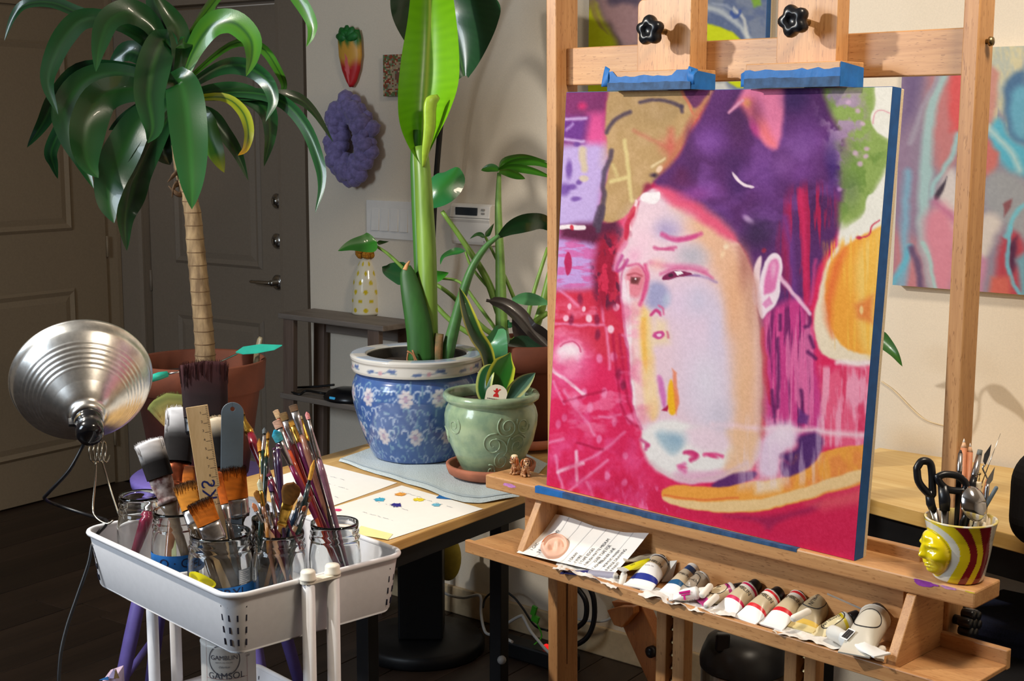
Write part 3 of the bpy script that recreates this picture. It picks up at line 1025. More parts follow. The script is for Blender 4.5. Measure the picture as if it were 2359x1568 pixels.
    p.poly([(1522, 1140), (1560, 1152), (1680, 1158), (1800, 1140), (1900, 1105), (2080, 1050), (2080, 1076), (1900, 1136), (1790, 1168), (1680, 1182), (1580, 1172), (1530, 1156)], (242, 206, 150), 6)
    p.line([(1530, 1140), (1600, 1152), (1700, 1148)], 5, (232, 116, 60), .8, 4)
    p.poly([(1735, 1105), (1800, 1096), (1795, 1130), (1740, 1136)], (244, 226, 206), 14, .8)
    p.poly([(1640, 1186), (1780, 1190), (1850, 1172), (1900, 1150), (1880, 1180), (1790, 1200), (1770, 1230), (1755, 1200)], (150, 30, 84), 12, .7)
    p.poly([(1860, 1160), (2080, 1085), (2080, 1140), (1900, 1175)], (228, 92, 106), 20, .8)
    # ear
    p.poly([(1745, 592), (1756, 584), (1752, 640), (1748, 690), (1735, 710), (1732, 640)], (244, 214, 220), 6)
    p.poly([(1748, 720), (1740, 690), (1752, 640), (1762, 600), (1778, 580), (1796, 584), (1803, 610), (1800, 660), (1790, 700), (1770, 722), (1755, 738)], (246, 226, 240), 5)
    p.poly([(1758, 680), (1764, 630), (1776, 596), (1792, 596), (1795, 630), (1786, 670), (1768, 676)], (226, 120, 180), 8)
    p.blob(1782, 620, 10, 30, (238, 176, 212), .9, .9)
    p.poly([(1756, 700), (1772, 682), (1780, 700), (1766, 712)], (230, 150, 200), 5)
    p.line([(1800, 640), (1830, 680), (1868, 722)], 9, (246, 200, 228), .9, 5)
    p.blob(1672, 568, 10, 10, (250, 226, 196), .9, .8)
    p.blob(1664, 585, 8, 12, (250, 214, 176), .9, .8)
    # weave and pigment grain
    # soft modelling over the face and hair
    for x, y, rx, ry, c, al in ((1535, 530, 46, 34, (178, 162, 206), .8), (1592, 588, 48, 34, (192, 186, 200), .85), (1560, 500, 60, 30, (226, 206, 222), .6), (1480, 560, 40, 60, (250, 208, 226), .7), (1460, 590, 26, 30, (246, 170, 206), .6), (1515, 610, 30, 24, (246, 190, 180), .7), (1560, 700, 40, 70, (226, 204, 232), .7), (1610, 690, 50, 60, (204, 200, 226), .7), (1650, 760, 34, 120, (216, 206, 232), .7), (1625, 880, 60, 120, (228, 222, 238), .8), (1690, 700, 34, 160, (236, 178, 138), .75), (1715, 620, 26, 90, (176, 110, 96), .7), (1728, 700, 18, 120, (204, 150, 124), .6), (1712, 900, 34, 160, (240, 190, 148), .7), (1660, 960, 40, 60, (206, 198, 216), .6), (1500, 900, 24, 90, (250, 222, 196), .7), (1468, 860, 14, 110, (250, 214, 214), .8), (1560, 1010, 36, 26, (150, 180, 204), .8), (1625, 1010, 60, 34, (240, 214, 230), .8), (1700, 1060, 40, 40, (240, 196, 160), .7)):
        p.blob(x, y, rx, ry, c, al, 1)
    p.poly([(1795, 1050), (1830, 1075), (1838, 1040), (1850, 1005), (1896, 1000), (1890, 1050), (1850, 1086), (1800, 1102)], (86, 44, 112), 9, .9)
    p.line([(1700, 570), (1738, 640), (1752, 760), (1758, 900), (1756, 1000)], 14, (190, 120, 104), .5, 14)
    p.line([(1436, 600), (1428, 660), (1436, 720), (1440, 790), (1448, 860), (1458, 940), (1480, 988)], 5, (196, 60, 120), .55, 5)
    p.line([(1446, 650), (1452, 740), (1450, 830), (1462, 930)], 6, (252, 240, 246), .7, 5)
    p.line([(1576, 1068), (1560, 1078), (1576, 1086)], 9, (226, 110, 170), .8, 7)
    p.line([(1580, 1044), (1596, 1040), (1606, 1052), (1592, 1060)], 9, (206, 40, 110), .85, 6)
    p.line([(1620, 1048), (1650, 1044), (1664, 1050)], 8, (226, 60, 130), .8, 6)
    p.line([(1500, 1064), (1540, 1096), (1600, 1108), (1660, 1096), (1720, 1066)], 8, (222, 190, 200), .6, 8)
    p.line([(1478, 1010), (1492, 1020), (1486, 1034)], 8, (206, 70, 130), .8, 6)
    p.poly([(1526, 641), (1534, 632), (1550, 626), (1572, 624), (1600, 632), (1575, 636), (1550, 644), (1534, 646)], (132, 34, 84), 3)
    p.poly([(1555, 627), (1568, 625), (1574, 630), (1560, 637)], (252, 248, 252), 2)
    p.blob(1547, 635, 7, 6, (60, 24, 50), .9, .5)
    p.line([(1524, 630), (1560, 617), (1612, 622), (1640, 640)], 8, (216, 96, 150), .75, 7)
    p.line([(1600, 634), (1628, 640), (1650, 650)], 6, (170, 140, 190), .7, 6)
    p.blob(1460, 646, 11, 9, (110, 50, 56), .9, .6)
    p.blob(1463, 643, 3, 3, (250, 240, 244), .9, .6)
    p.line([(1446, 634), (1462, 628), (1478, 636)], 5, (186, 80, 96), .8, 4)
    p.line([(1488, 610), (1494, 640), (1484, 676), (1474, 700)], 9, (222, 70, 130), .8, 7)
    p.line([(1526, 541), (1545, 548), (1572, 552), (1612, 540)], 10, (214, 74, 140), .8, 8)
    p.line([(1508, 568), (1530, 574), (1556, 570)], 7, (206, 70, 130), .7, 6)
    p.poly([(1502, 772), (1512, 762), (1526, 761), (1532, 772), (1520, 784), (1508, 780)], (206, 60, 146), 5, .85)
    p.blob(1518, 772, 7, 5, (246, 224, 240), .9, .6)
    p.line([(1500, 724), (1508, 713), (1518, 716), (1522, 724)], 6, (206, 60, 130), .85, 5)
    # hair: lighter smoke and dark fringe
    for x, y, rx, ry, c, al in ((1630, 330, 46, 40, (138, 82, 170), .6), (1690, 370, 60, 40, (70, 32, 92), .6), (1600, 450, 50, 24, (150, 66, 150), .7), (1840, 340, 60, 50, (142, 92, 172), .6), (1800, 380, 40, 40, (150, 96, 176), .6), (1920, 380, 26, 90, (62, 34, 112), .7), (1740, 260, 30, 60, (96, 40, 92), .5), (1830, 225, 46, 46, (62, 32, 96), .8), (1770, 470, 40, 60, (112, 60, 140), .5), (1740, 540, 50, 50, (52, 32, 70), .7), (1570, 400, 30, 30, (96, 30, 80), .7), (1505, 404, 14, 9, (40, 22, 54), .9), (1492, 428, 18, 12, (140, 24, 70), .85), (1960, 440, 30, 60, (96, 110, 90), .5), (1948, 330, 26, 60, (150, 110, 160), .5)):
        p.blob(x, y, rx, ry, c, al, 1)
    p.poly([(1474, 452), (1484, 440), (1505, 446), (1522, 440), (1518, 460), (1504, 470), (1492, 462), (1480, 464)], (252, 244, 248), 4)
    p.line([(1466, 462), (1464, 490), (1448, 512), (1452, 528)], 6, (250, 226, 232), .9, 4)
    p.poly([(1432, 535), (1446, 496), (1462, 468), (1466, 488), (1450, 516), (1446, 545), (1438, 556)], (204, 44, 78), 6)
    p.line([(1446, 500), (1455, 488), (1464, 478)], 6, (226, 90, 100), .7, 5)
    # glow where the glass meets the table, and falling washes of colour
    p.blob(1800, 1000, 46, 40, (244, 226, 242), .9, 1)
    p.streaks([(1690, 960), (1900, 960), (1900, 1110), (1700, 1130)], (240, 220, 238), 14, 110, 141, .45, 16, .5, .7)
    p.streaks([(1240, 640), (1480, 700), (1500, 1250), (1240, 1220)], (204, 22, 78), 60, 60, 143, .4, 40, .52, .74)
    p.streaks([(1240, 700), (1470, 700), (1480, 1000), (1240, 1000)], (250, 150, 190), 40, 24, 147, .5, 30, .56, .72)
    p.blob(1316, 808, 34, 26, (250, 232, 240), .9, .8)
    p.line([(1290, 800), (1300, 790), (1322, 786), (1336, 796), (1338, 812)], 4, (206, 60, 110), .7, 3)
    g = (fbm(p.X / 5, p.Y / 5, 7, 2) - .5) * 14 + (vnoise(p.X / 1.6, p.Y / 1.6, 5) - .5) * 10
    p.C = np.clip(p.C + g[:, None], 0, 255)


def paint_right(p):
    p.warp(10, 60, 5)
    p.poly([(2040, 100), (2120, 100), (2120, 400), (2100, 680), (2040, 680)], (150, 128, 156), 40)
    p.poly([(2070, 140), (2130, 140), (2110, 260), (2080, 300)], (118, 100, 140), 30)
    p.poly([(2050, 520), (2110, 560), (2130, 680), (2050, 680)], (196, 130, 140), 30)
    p.poly([(2130, 100), (2230, 100), (2230, 330), (2160, 420), (2140, 300)], (196, 128, 132), 30)
    p.poly([(2185, 110), (2230, 110), (2225, 300), (2190, 300)], (220, 96, 100), 14)
    p.line([(2190, 120), (2160, 190), (2140, 300), (2130, 420), (2120, 520), (2140, 620), (2160, 690)], 26, (166, 200, 204), .95, 14)
    p.line([(2175, 130), (2130, 240), (2100, 330)], 12, (166, 158, 178), .9, 10)
    p.line([(2205, 310), (2185, 370), (2150, 420), (2145, 450)], 11, (160, 200, 206), .95, 8)
    p.line([(2090, 400), (2080, 500), (2085, 600), (2070, 660)], 18, (128, 178, 206), .85, 14)
    p.line([(2055, 650), (2085, 600), (2095, 570)], 14, (104, 186, 214), .9, 10)
    p.poly([(2185, 370), (2220, 420), (2215, 560), (2160, 560), (2150, 470)], (214, 206, 206), 16)
    p.poly([(2145, 455), (2175, 420), (2180, 400), (2178, 430), (2160, 460)], (70, 60, 76), 6)
    p.poly([(2135, 470), (2200, 470), (2205, 680), (2150, 680), (2120, 540)], (216, 140, 160), 26)
    p.line([(2150, 460), (2205, 510)], 14, (190, 110, 150), .7, 14)
    p.line([(2100, 575), (2115, 640), (2125, 690)], 16, (104, 84, 120), .9, 10)
    p.line([(2125, 560), (2150, 640), (2165, 700)], 10, (170, 206, 206), .9, 6)
    p.poly([(2260, 90), (2380, 90), (2380, 300), (2290, 250)], (190, 196, 184), 20)
    p.streaks([(2260, 90), (2380, 90), (2380, 320), (2270, 300)], (226, 214, 170), 10, 30, 7, .7, 10)
    p.poly([(2300, 220), (2330, 170), (2380, 150), (2380, 340), (2330, 320)], (84, 120, 160), 12)
    p.poly([(2318, 240), (2345, 190), (2380, 200), (2380, 330), (2340, 310)], (110, 176, 206), 14)
    p.poly([(2275, 150), (2300, 170), (2285, 280), (2262, 300)], (206, 150, 140), 10)
    p.poly([(2270, 300), (2300, 260), (2335, 320), (2380, 350), (2380, 420), (2300, 380)], (96, 184, 214), 14)
    p.line([(2270, 295), (2320, 330), (2350, 390)], 14, (196, 220, 220), .8, 14)
    p.poly([(2265, 310), (2300, 350), (2290, 400), (2262, 410)], (206, 120, 116), 10)
    p.poly([(2260, 420), (2300, 380), (2380, 420), (2380, 560), (2320, 520), (2262, 480)], (160, 164, 172), 20)
    p.poly([(2310, 470), (2330, 455), (2328, 480), (2312, 500)], (142, 92, 100), 6)
    p.poly([(2255, 480), (2310, 500), (2300, 540), (2270, 600), (2250, 600)], (216, 208, 204), 14)
    p.poly([(2250, 580), (2275, 600), (2262, 690), (2250, 690)], (200, 140, 170), 14)
    p.poly([(2300, 540), (2350, 520), (2370, 600), (2350, 690), (2290, 690)], (184, 76, 92), 12)
    p.poly([(2320, 560), (2345, 540), (2340, 610), (2322, 640)], (90, 50, 80), 10)
    p.poly([(2340, 600), (2380, 560), (2380, 700), (2345, 700)], (120, 170, 190), 12)
    p.line([(2330, 520), (2318, 580), (2320, 640), (2345, 680)], 9, (120, 190, 214), .95, 5)
    p.line([(2318, 540), (2340, 490), (2365, 470)], 12, (120, 200, 220), .9, 8)
    p.poly([(2285, 640), (2320, 640), (2325, 690), (2280, 690)], (212, 110, 100), 12)
    p.poly([(2375, 100), (2700, 100), (2700, 740), (2375, 740)], (150, 170, 186), 30)
    p.streaks([(2375, 100), (2700, 100), (2700, 740), (2375, 740)], (206, 150, 160), 60, 60, 17, .9, 30)
    p.C = np.clip(p.C + ((fbm(p.X / 5, p.Y / 5, 7, 2) - .5) * 12)[:, None], 0, 255)


def paint_left(p):
    p.warp(8, 40, 8)
    p.poly([(1340, -60), (1500, -60), (1480, 110), (1430, 260), (1340, 260)], (136, 112, 114), 20)
    p.poly([(1340, 60), (1368, 0), (1385, 30), (1430, 120), (1430, 300), (1340, 300)], (192, 200, 30), 14)
    p.poly([(1358, 10), (1368, 0), (1400, 80), (1380, 60)], (150, 130, 84), 8, .8)
    p.poly([(1390, -60), (1480, -60), (1475, 90), (1440, 105), (1410, 60), (1385, 10)], (156, 122, 124), 14)
    p.poly([(1395, -10), (1440, -20), (1475, -40), (1475, 20), (1440, 10), (1410, 14)], (70, 62, 84), 12, .8)
    p.poly([(1600, -60), (1790, -60), (1790, 260), (1600, 260)], (118, 128, 150), 20)
    p.streaks([(1600, -60), (1790, -60), (1790, 100), (1600, 100)], (90, 104, 140), 30, 30, 27, .9, 20)
    p.poly([(1615, 45), (1650, 60), (1700, 82), (1720, 100), (1720, 220), (1660, 170), (1615, 110)], (196, 206, 24), 8)
    p.poly([(1600, 80), (1630, 90), (1660, 180), (1690, 230), (1600, 230)], (120, 116, 112), 10)
    p.line([(1620, 10), (1670, 30), (1710, 60), (1730, 90)], 12, (186, 192, 196), .8, 8)
    p.line([(1690, 20), (1715, 40), (1725, 80)], 8, (206, 206, 200), .8, 6)
    p.line([(1640, 5), (1690, 25)], 6, (150, 160, 180), .8, 6)
    p.line([(1683, 28), (1690, 38), (1704, 34), (1706, 26)], 8, (60, 84, 150), .9, 4)
    p.poly([(1725, -20), (1760, -20), (1755, 15), (1738, 18)], (120, 160, 60), 8)
    p.poly([(1640, 190), (1670, 185), (1690, 215), (1650, 230)], (200, 200, 196), 10)
    p.C = np.clip(p.C + ((fbm(p.X / 5, p.Y / 5, 7, 2) - .5) * 12)[:, None], 0, 255)
# ------------------------------------------------------------------ the beech easel
ER = math.radians(-9.5)
B1, B2, BF = (172, 120, 74), (208, 158, 106), (134, 86, 46)
BZ = wood('beech_upright', B1, B2, 'Z', ER, 1, .42, BF)
BU = wood('beech_along', B1, B2, 'X', ER, 1, .42, BF)
BV = wood('beech_across', B1, B2, 'Y', ER, 1, .42, BF)
ORANGE = wood('beech_orange', (176, 104, 48), (204, 134, 70), 'Z', ER, 1, .4, BF)
BLK = mat('black_plastic', (20, 21, 26), .3, var=.1)
TAPE = mat('blue_masking_tape', (26, 104, 178), .6, var=.12, scale=60, bmp=.2)
TAPED = mat('smeared_blue_tape', (44, 78, 118), .7, var=.35, scale=50, bmp=.2)
BRASS = mat('dull_brass', (150, 132, 96), .35, metal=1)
eas = thing('easel', 'large beech studio easel with shelf and paint tray holding the pink portrait', 'easel', E3(.36, -.13, 0))


def ebox(m, u0, u1, v0, v1, z0, z1, mi=0):
    return m.hexa([E3(u0, v1, z0), E3(u1, v1, z0), E3(u1, v0, z0), E3(u0, v0, z0), E3(u0, v1, z1), E3(u1, v1, z1), E3(u1, v0, z1), E3(u0, v0, z1)], mi)


def post(name, pa, pb, w, d, v, z0, z1, material):
    a, b = ecoord(onv(*pa, v)), ecoord(onv(*pb, v))
    t = lambda z: a[0] + (b[0] - a[0]) * (z - a[2]) / (b[2] - a[2])
    u0, u1 = t(z0), t(z1)
    m = M().hexa([E3(u0, v, z0), E3(u0 + w, v, z0), E3(u0 + w, v - d, z0), E3(u0, v - d, z0), E3(u1, v, z1), E3(u1 + w, v, z1), E3(u1 + w, v - d, z1), E3(u1, v - d, z1)])
    return obj(name, m, material, eas, bevel=.0025), t


pl_, tl = post('side_post', (1258, 0), (1262, 1400), .027, .064, -.10, 0, 2.05, BZ)
pr_, tr = post('side_post', (2221, 0), (2171, 1000), .027, .05, -.10, 0, 2.05, BZ)
# groove strip on the left post's inner side
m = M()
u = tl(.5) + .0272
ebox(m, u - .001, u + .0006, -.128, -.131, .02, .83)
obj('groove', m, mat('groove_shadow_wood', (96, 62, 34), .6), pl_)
# screw on the right post
p = onv(2287, 95, -.125)
m = M().lathe([(0, 0), (.004, 0), (.004, .005), (.0075, .006), (.0065, .011), (0, .013)], 14, E3(tr(p.z) + .027, -.125, p.z), (EV, ZA, EU))
obj('bolt', m, BRASS, eas)
# masts (two rails each with a ratchet strip)
MV0, MV1 = -.100, -.128
for k, (xa, xb, xc, xd, yy, xt) in enumerate(((1511, 1534, 1549, 1588, 1480, 1622), (1807, 1836, 1853, 1893, 1500, 1963))):
    us = [ecoord(onv(x, yy, MV0))[0] for x in (xa, xb, xc, xd - 12)]
    m = M()
    ebox(m, us[0], us[1], MV1, MV0, .12, 2.0)
    obj('mast_rail', m, BZ, eas, bevel=.002)
    m = M()
    ebox(m, us[2], us[3], MV1, MV0, .12, 2.0)
    obj('mast_rail', m, BZ, eas, bevel=.002)
    m = M()
    ebox(m, us[1], us[2], MV1, MV1 + .004, .13, .83)
    for q in range(26):
        z = .15 + q * .026
        m.prism([E3(us[1], MV1 + .004, z), E3(us[1], MV1 + .016, z + .004), E3(us[1], MV1 + .014, z + .008), E3(us[1], MV1 + .004, z + .018)], EU * (us[2] - us[1]))
    obj('ratchet', m, BRASS, eas, bevel=.0004, seg=1)
# crossbars
bt, bb = onv(1700, 85, -.129), onv(1700, 181, -.129)
zt, zb = bt.z - .004, bb.z - .004
m = M()
ebox(m, tl(1.66) + .027, tr(1.66), -.149, -.129, zb, zt)
obj('crossbar', m, BU, eas, bevel=.002)
m = M()
ebox(m, tl(.2) + .027, tr(.2), -.15, -.129, .12, .2)
obj('crossbar', m, BU, eas, bevel=.002)
# orange rear brace
pts = [onv(1408, 1385, -.19), onv(1475, 1390, -.19), onv(1585, 1640, -.19), onv(1524, 1640, -.19)]
m = M().prism(pts, EV * -.03)
obj('brace', m, ORANGE, eas, bevel=.002)
pts = [onv(1428, 1434, -.185), onv(1446, 1440, -.185), onv(1474, 1408, -.185), onv(1472, 1392, -.185), onv(1440, 1392, -.185), onv(1412, 1400, -.185)]
m = M().prism(pts, EV * .02)
obj('brace_block', m, ORANGE, eas, bevel=.002)
p = onv(1502, 1500, -.185)
m = M().lathe([(0, -.004), (.012, -.004), (.012, .008), (.006, .012), (0, .012)], 12, p, (EU, ZA, EV))
obj('brace_nut', m, BLK, eas)

# shelf the canvas stands on
SZ = .862
sl, sr = ecoord(onz(1118, 1092, SZ)), ecoord(onz(2247, 1363, SZ))
uL, uR = sl[0], sr[0]
vF0, vF1 = sl[1], sr[1]
vf = (vF0 + vF1) / 2
m = M()
m.hexa([E3(uL, vF0, SZ - .028), E3(uR, vF1, SZ - .028), E3(uR, vF1 - .085, SZ - .028), E3(uL, vF0 - .085, SZ - .028), E3(uL, vF0, SZ), E3(uR, vF1, SZ), E3(uR, vF1 - .085, SZ), E3(uL, vF0 - .085, SZ)])
shelf = obj('shelf', m, BU, eas, bevel=.003)
a, b = ecoord(onz(2000, 1243, SZ + .022)), ecoord(onz(2112, 1270, SZ + .022))
m = M()
ebox(m, .03, tr(.86) - .012, vf - .099, vf - .083, SZ - .02, SZ + .02)
obj('back_rail', m, BU, eas, bevel=.002)
# blue tape along the shelf's front lip
for xa, xb, dz in ((1238, 1300, .0), (1300, 1480, .004), (1480, 1640, .006), (1640, 1835, .010)):
    ua, ub = ecoord(onv(xa, 1200, vf))[0], ecoord(onv(xb, 1200, vf))[0]
    va, vb = [vF0 + (vF1 - vF0) * (q - uL) / (uR - uL) for q in (ua, ub)]
    m = M()
    w = .0125 - dz * .5
    m.hexa([E3(ua, va + .0006, SZ - w), E3(ub, vb + .0006, SZ - w + .002), E3(ub, vb - .009, SZ - w), E3(ua, va - .009, SZ - w), E3(ua, va + .0008, SZ + .0006), E3(ub, vb + .0008, SZ + .0006), E3(ub, vb - .009, SZ + .0006), E3(ua, va - .009, SZ + .0006)])
    obj('tape_strip', m, TAPE if xa < 1300 else TAPED, shelf, label='blue masking tape')
rw = random.Random(2)
for px, py, rx, rz, c in ((2125, 1345, .022, .006, (150, 60, 168)), (2228, 1362, .012, .004, (222, 208, 20)), (2180, 1356, .014, .003, (196, 140, 190)), (1180, 1116, .02, .004, (196, 130, 196)), (2208, 1356, .012, .003, (232, 214, 150))):
    p = onv(px, py, vf)
    u, _, z = ecoord(p)
    vv = vF0 + (vF1 - vF0) * (u - uL) / (uR - uL) + .0004
    n = 22
    ring = []
    for q in range(n):
        a = 2 * PI * q / n
        r = rw.uniform(.7, 1.1)
        ring.append(E3(u + rx * r * math.cos(a), vv, min(SZ - .0015, z + rz * r * math.sin(a))))
    m = M().add(ring, [tuple(range(n))])
    obj('paint_smear', m, mat('smear_%d_%d' % (px, py), c, .6, var=.2, scale=90), shelf)

# paint tray under the shelf
TZ = .735
tL, tR = ecoord(onz(1070, 1243, TZ)), ecoord(onz(2010, 1524, TZ))
u0 = tL[0]
u1 = ecoord(onz(2279, 1520, TZ + .018))[0]
vt = (tL[1] + tR[1]) / 2
TF = TZ - .007          # tray floor
vb_ = vt - .155
tray = None
m = M()
ebox(m, u0, u1, vb_, vt - .012, TF - .008, TF)
tray = obj('tray_floor', m, BU, eas, bevel=.0015)
m = M()
ebox(m, u0, u1, vt - .0118, vt, TZ - .026, TZ)
obj('tray_lip', m, BU, eas, bevel=.002)
m = M()
ebox(m, .55, u1, vb_ - .014, vb_, TF - .01, TZ + .016)
obj('tray_rail', m, BU, eas, bevel=.002)
vp = vf - .05
m = M()
ebox(m, u0 + .06, ecoord(onv(2080, 1400, vp))[0], vp - .012, vp, TF, SZ - .0285)
obj('back_panel', m, BU, eas, bevel=.001)
dvd = []
for px in (1178, 2030):
    u = ecoord(onz(px, 1275 if px < 1500 else 1529, TZ))[0] + .002
    zt = SZ - .0285
    m = M().prism([E3(u, vt - .013, TF), E3(u, vt - .013, TF + .012), E3(u, vf - .006, zt), E3(u, vp - (.0 if px < 1500 else .05), zt), E3(u, vp - (.0 if px < 1500 else .05), TF)], EU * .017)
    obj('divider', m, BV if px > 1500 else BZ, eas, bevel=.0015)
    dvd.append(u)
# clamp knob beside the right post
u = tr(.78) + .027
p = onu(2228, 1440, u + .03)
v_, z_ = -.118, p.z
m = M().tube([E3(u + .001, v_, z_), E3(u + .02, v_, z_)], .008, 12)
for q in range(5):
    pass
m.lathe([(0, .016), (.012, .016), (.012, .034), (.008, .038), (0, .038)], 16, E3(u, v_, z_), (EV, ZA, EU))
for q in range(6):
    a = 2 * PI * q / 6 + .3
    c = E3(u + .027, v_ + .016 * math.cos(a), z_ + .016 * math.sin(a))
    m.lathe([(0, -.011), (.0075, -.011), (.009, -.006), (.009, .006), (.0075, .011), (0, .011)], 10, c, (EV, ZA, EU))
obj('clamp_knob', m, BLK, eas)

# top clamps: board, block, tape, star knob
for k, (xa, xb, yt, kx, ky, bx0, bx1, by0, by1) in enumerate(((1468, 1591, 0, 1497, 70, 1398, 1592, 170, 212), (1789, 1928, -60, 1828, 48, 1712, 1936, 152, 206))):
    vbd = -.078
    ua, ub = ecoord(onv(xa, 100, vbd))[0], ecoord(onv(xb, 100, vbd))[0]
    zlo = ecoord(onv((bx0 + bx1) / 2, by0 - 4, vbd))[2]
    zhi = ecoord(onv(xa, yt, vbd))[2] + .0
    m = M()
    n = 6
    prof = [E3(ua, vbd - .021, zlo), E3(ub, vbd - .021, zlo), E3(ub, vbd - .021, zhi)] + [E3(ua + .012 * (1 - math.sin(q * PI / 2 / n)), vbd - .021, zhi - .012 * (1 - math.cos(q * PI / 2 / n))) for q in range(n + 1)]
    m.prism(prof, EV * .021)
    bd = obj('clamp_board', m, BZ, eas, bevel=.0015)
    vk = -.028
    a0, b0 = ecoord(onv(bx0, by1, vk)), ecoord(onv(bx1, by0, vk))
    zb_, zt_ = ecoord(onv((bx0 + bx1) / 2, by1 - 6, vk))[2], ecoord(onv((bx0 + bx1) / 2, by0 - 8, vk))[2]
    m = M()
    ebox(m, a0[0] + .004, b0[0], -.0995, vk, zb_, zt_)
    blk = obj('clamp_block', m, BU, eas, bevel=.0015)
    # tape round the block with a torn upper edge
    h = (zt_ - zb_)
    rw = random.Random(11 + k)
    nn = 18
    m = M()
    up, lo = [], []
    for q in range(nn + 1):
        uu = a0[0] + .003 + (b0[0] - a0[0] - .002) * q / nn
        up.append(E3(uu, vk + .0012, zb_ + h * (.72 + rw.uniform(-.04, .06) + (.25 if (k == 0 and q > nn - 4) or (k == 0 and q < 2) else 0))))
        lo.append(E3(uu, vk + .0012 + rw.uniform(0, .001), zb_ - .001))
    for q in range(nn):
        m.add([lo[q], lo[q + 1], up[q + 1], up[q]], [(0, 1, 2, 3)])
    ue = b0[0] + .0012
    m.add([E3(ue, vk + .0012, zb_ - .001), E3(ue, -.097, zb_ - .001), E3(ue, -.097, zb_ + h * .78), E3(ue, vk + .0012, zb_ + h * .98)], [(0, 1, 2, 3)])
    obj('tape_wrap', m, TAPE, blk, solid=.0006)
    m = M()
    for q in range(nn):
        f = lambda w: .34 + .16 * fbm(np.array([w * .7 + k * 5.0]), np.array([.3]), 4)[0]
        m.add([lo[q] + EV * .0008, lo[q + 1] + EV * .0008, lo[q + 1] + EV * .0008 + ZA * h * f(q + 1), lo[q] + EV * .0008 + ZA * h * f(q)], [(0, 1, 2, 3)])
    obj('tape_smudge', m, TAPED, blk, solid=.0003)
    if k == 0:
        for uu, s in ((a0[0] + .002, -1), (b0[0] - .002, 1)):
            m = M().grid(lambda a, b: E3(uu - s * .004 + s * a * .016, vk - .002 + .006 * math.sin(b * 3 + a), zb_ + h * (.2 + b * .95) + a * .006 * s * math.sin(b * 5)), 5, 6)
            obj('tape_flap', m, TAPE, blk, solid=.0005)
    else:
        uu = a0[0] + .002
        m = M().grid(lambda a, b: E3(uu - a * .014, vk - .002 - .008 * a, zb_ + h * (.05 + b * .66) + a * .004 * math.sin(b * 5)), 5, 6)
        obj('tape_flap', m, TAPE, blk, solid=.0005)
    # star knob on its bolt
    vkn = -.034
    p = onv(kx, ky, vkn)
    u, _, z = ecoord(p)
    m = M().tube([E3(u, vbd, z), E3(u, vkn - .012, z)], .0055, 10)
    obj('knob_bolt', m, BRASS, bd)
    prof = []
    n = 40
    m = M()
    rings = []
    for rr, dv in ((.0, -.012), (.6, -.012), (.93, -.010), (1.0, -.004), (1.0, .003), (.9, .009), (.6, .011), (.42, .011), (.34, .006), (0, .006)):
        ring = []
        for q in range(n):
            a = 2 * PI * q / n
            lob = .0245 * (1 + .14 * math.cos(5 * (a - .35 - k * .3)) - .015 * math.cos(10 * (a - .35 - k * .3)))
            if rr < .5:
                lob = .0245
            ring.append(E3(u + rr * lob * math.cos(a), vkn + dv, z + rr * lob * math.sin(a)))
        rings.append(ring)
    vs = [q for r in rings for q in r]
    fs = [(i * n + j, (i + 1) * n + j, (i + 1) * n + (j + 1) % n, i * n + (j + 1) % n) for i in range(len(rings) - 1) for j in range(n)]
    m.add(vs, fs, True)
    obj('star_knob', m, BLK, bd)

# ------------------------------------------------------------------ the canvas on the easel
C4 = [onv(1305, 213, -.05), onv(2056, 200, -.05), onv(1967, 1300, 0.0), onv(1259, 1118, 0.0)]
for q_ in C4[2:]:
    q_.z = max(q_.z, SZ + .0008)
cn = (C4[1] - C4[0]).cross(C4[3] - C4[0]).normalized()
if cn.dot(EV) < 0:
    cn = -cn
pic = thing('portrait_canvas', 'bright pink and purple portrait painting on a deep canvas standing on the easel', 'painting', (C4[2] + C4[3]) / 2 - cn * .019)
TH = .038
m = M().hexa([C4[3] - cn * TH, C4[2] - cn * TH, C4[2] - cn * .0005, C4[3] - cn * .0005, C4[0] - cn * TH, C4[1] - cn * TH, C4[1] - cn * .0005, C4[0] - cn * .0005])
RAW = mat('raw_canvas', (216, 200, 172), .85, var=.08, scale=400, bmp=.3)
obj('stretcher', m, RAW, pic, bevel=.0015)
ETAPE = mat('edge_tape', (22, 84, 150), .55, var=.12, scale=50)
r_ = (C4[1] - C4[0]).normalized() * .0008
zz = ZA * .0008
m = M().hexa([C4[2] - cn * .027, C4[2] - cn * .027 + r_, C4[2] - cn * .0006 + r_, C4[2] - cn * .0006, C4[1] - cn * .027, C4[1] - cn * .027 + r_, C4[1] - cn * .0006 + r_, C4[1] - cn * .0006])
obj('edge_tape', m, ETAPE, pic, label='blue tape covering the canvas edge')
m = M().hexa([C4[0] - cn * .027, C4[1] - cn * .027, C4[1] - cn * .0006, C4[0] - cn * .0006, C4[0] - cn * .027 + zz, C4[1] - cn * .027 + zz, C4[1] - cn * .0006 + zz, C4[0] - cn * .0006 + zz])
obj('edge_tape', m, ETAPE, pic, label='blue tape covering the canvas edge')
m = M().hexa([C4[3] - cn * .027, C4[3] - cn * .0006, C4[3] - cn * .0006 - r_, C4[3] - cn * .027 - r_, C4[0] - cn * .027, C4[0] - cn * .0006, C4[0] - cn * .0006 - r_, C4[0] - cn * .027 - r_])
obj('edge_tape', m, ETAPE, pic, label='blue tape covering the canvas edge')
canvas_face('painted_face', C4, 400, 440, paint_main, (226, 40, 96), pic, vcol('oil_paint', .65, .12, 0, .12, 1500), .8)

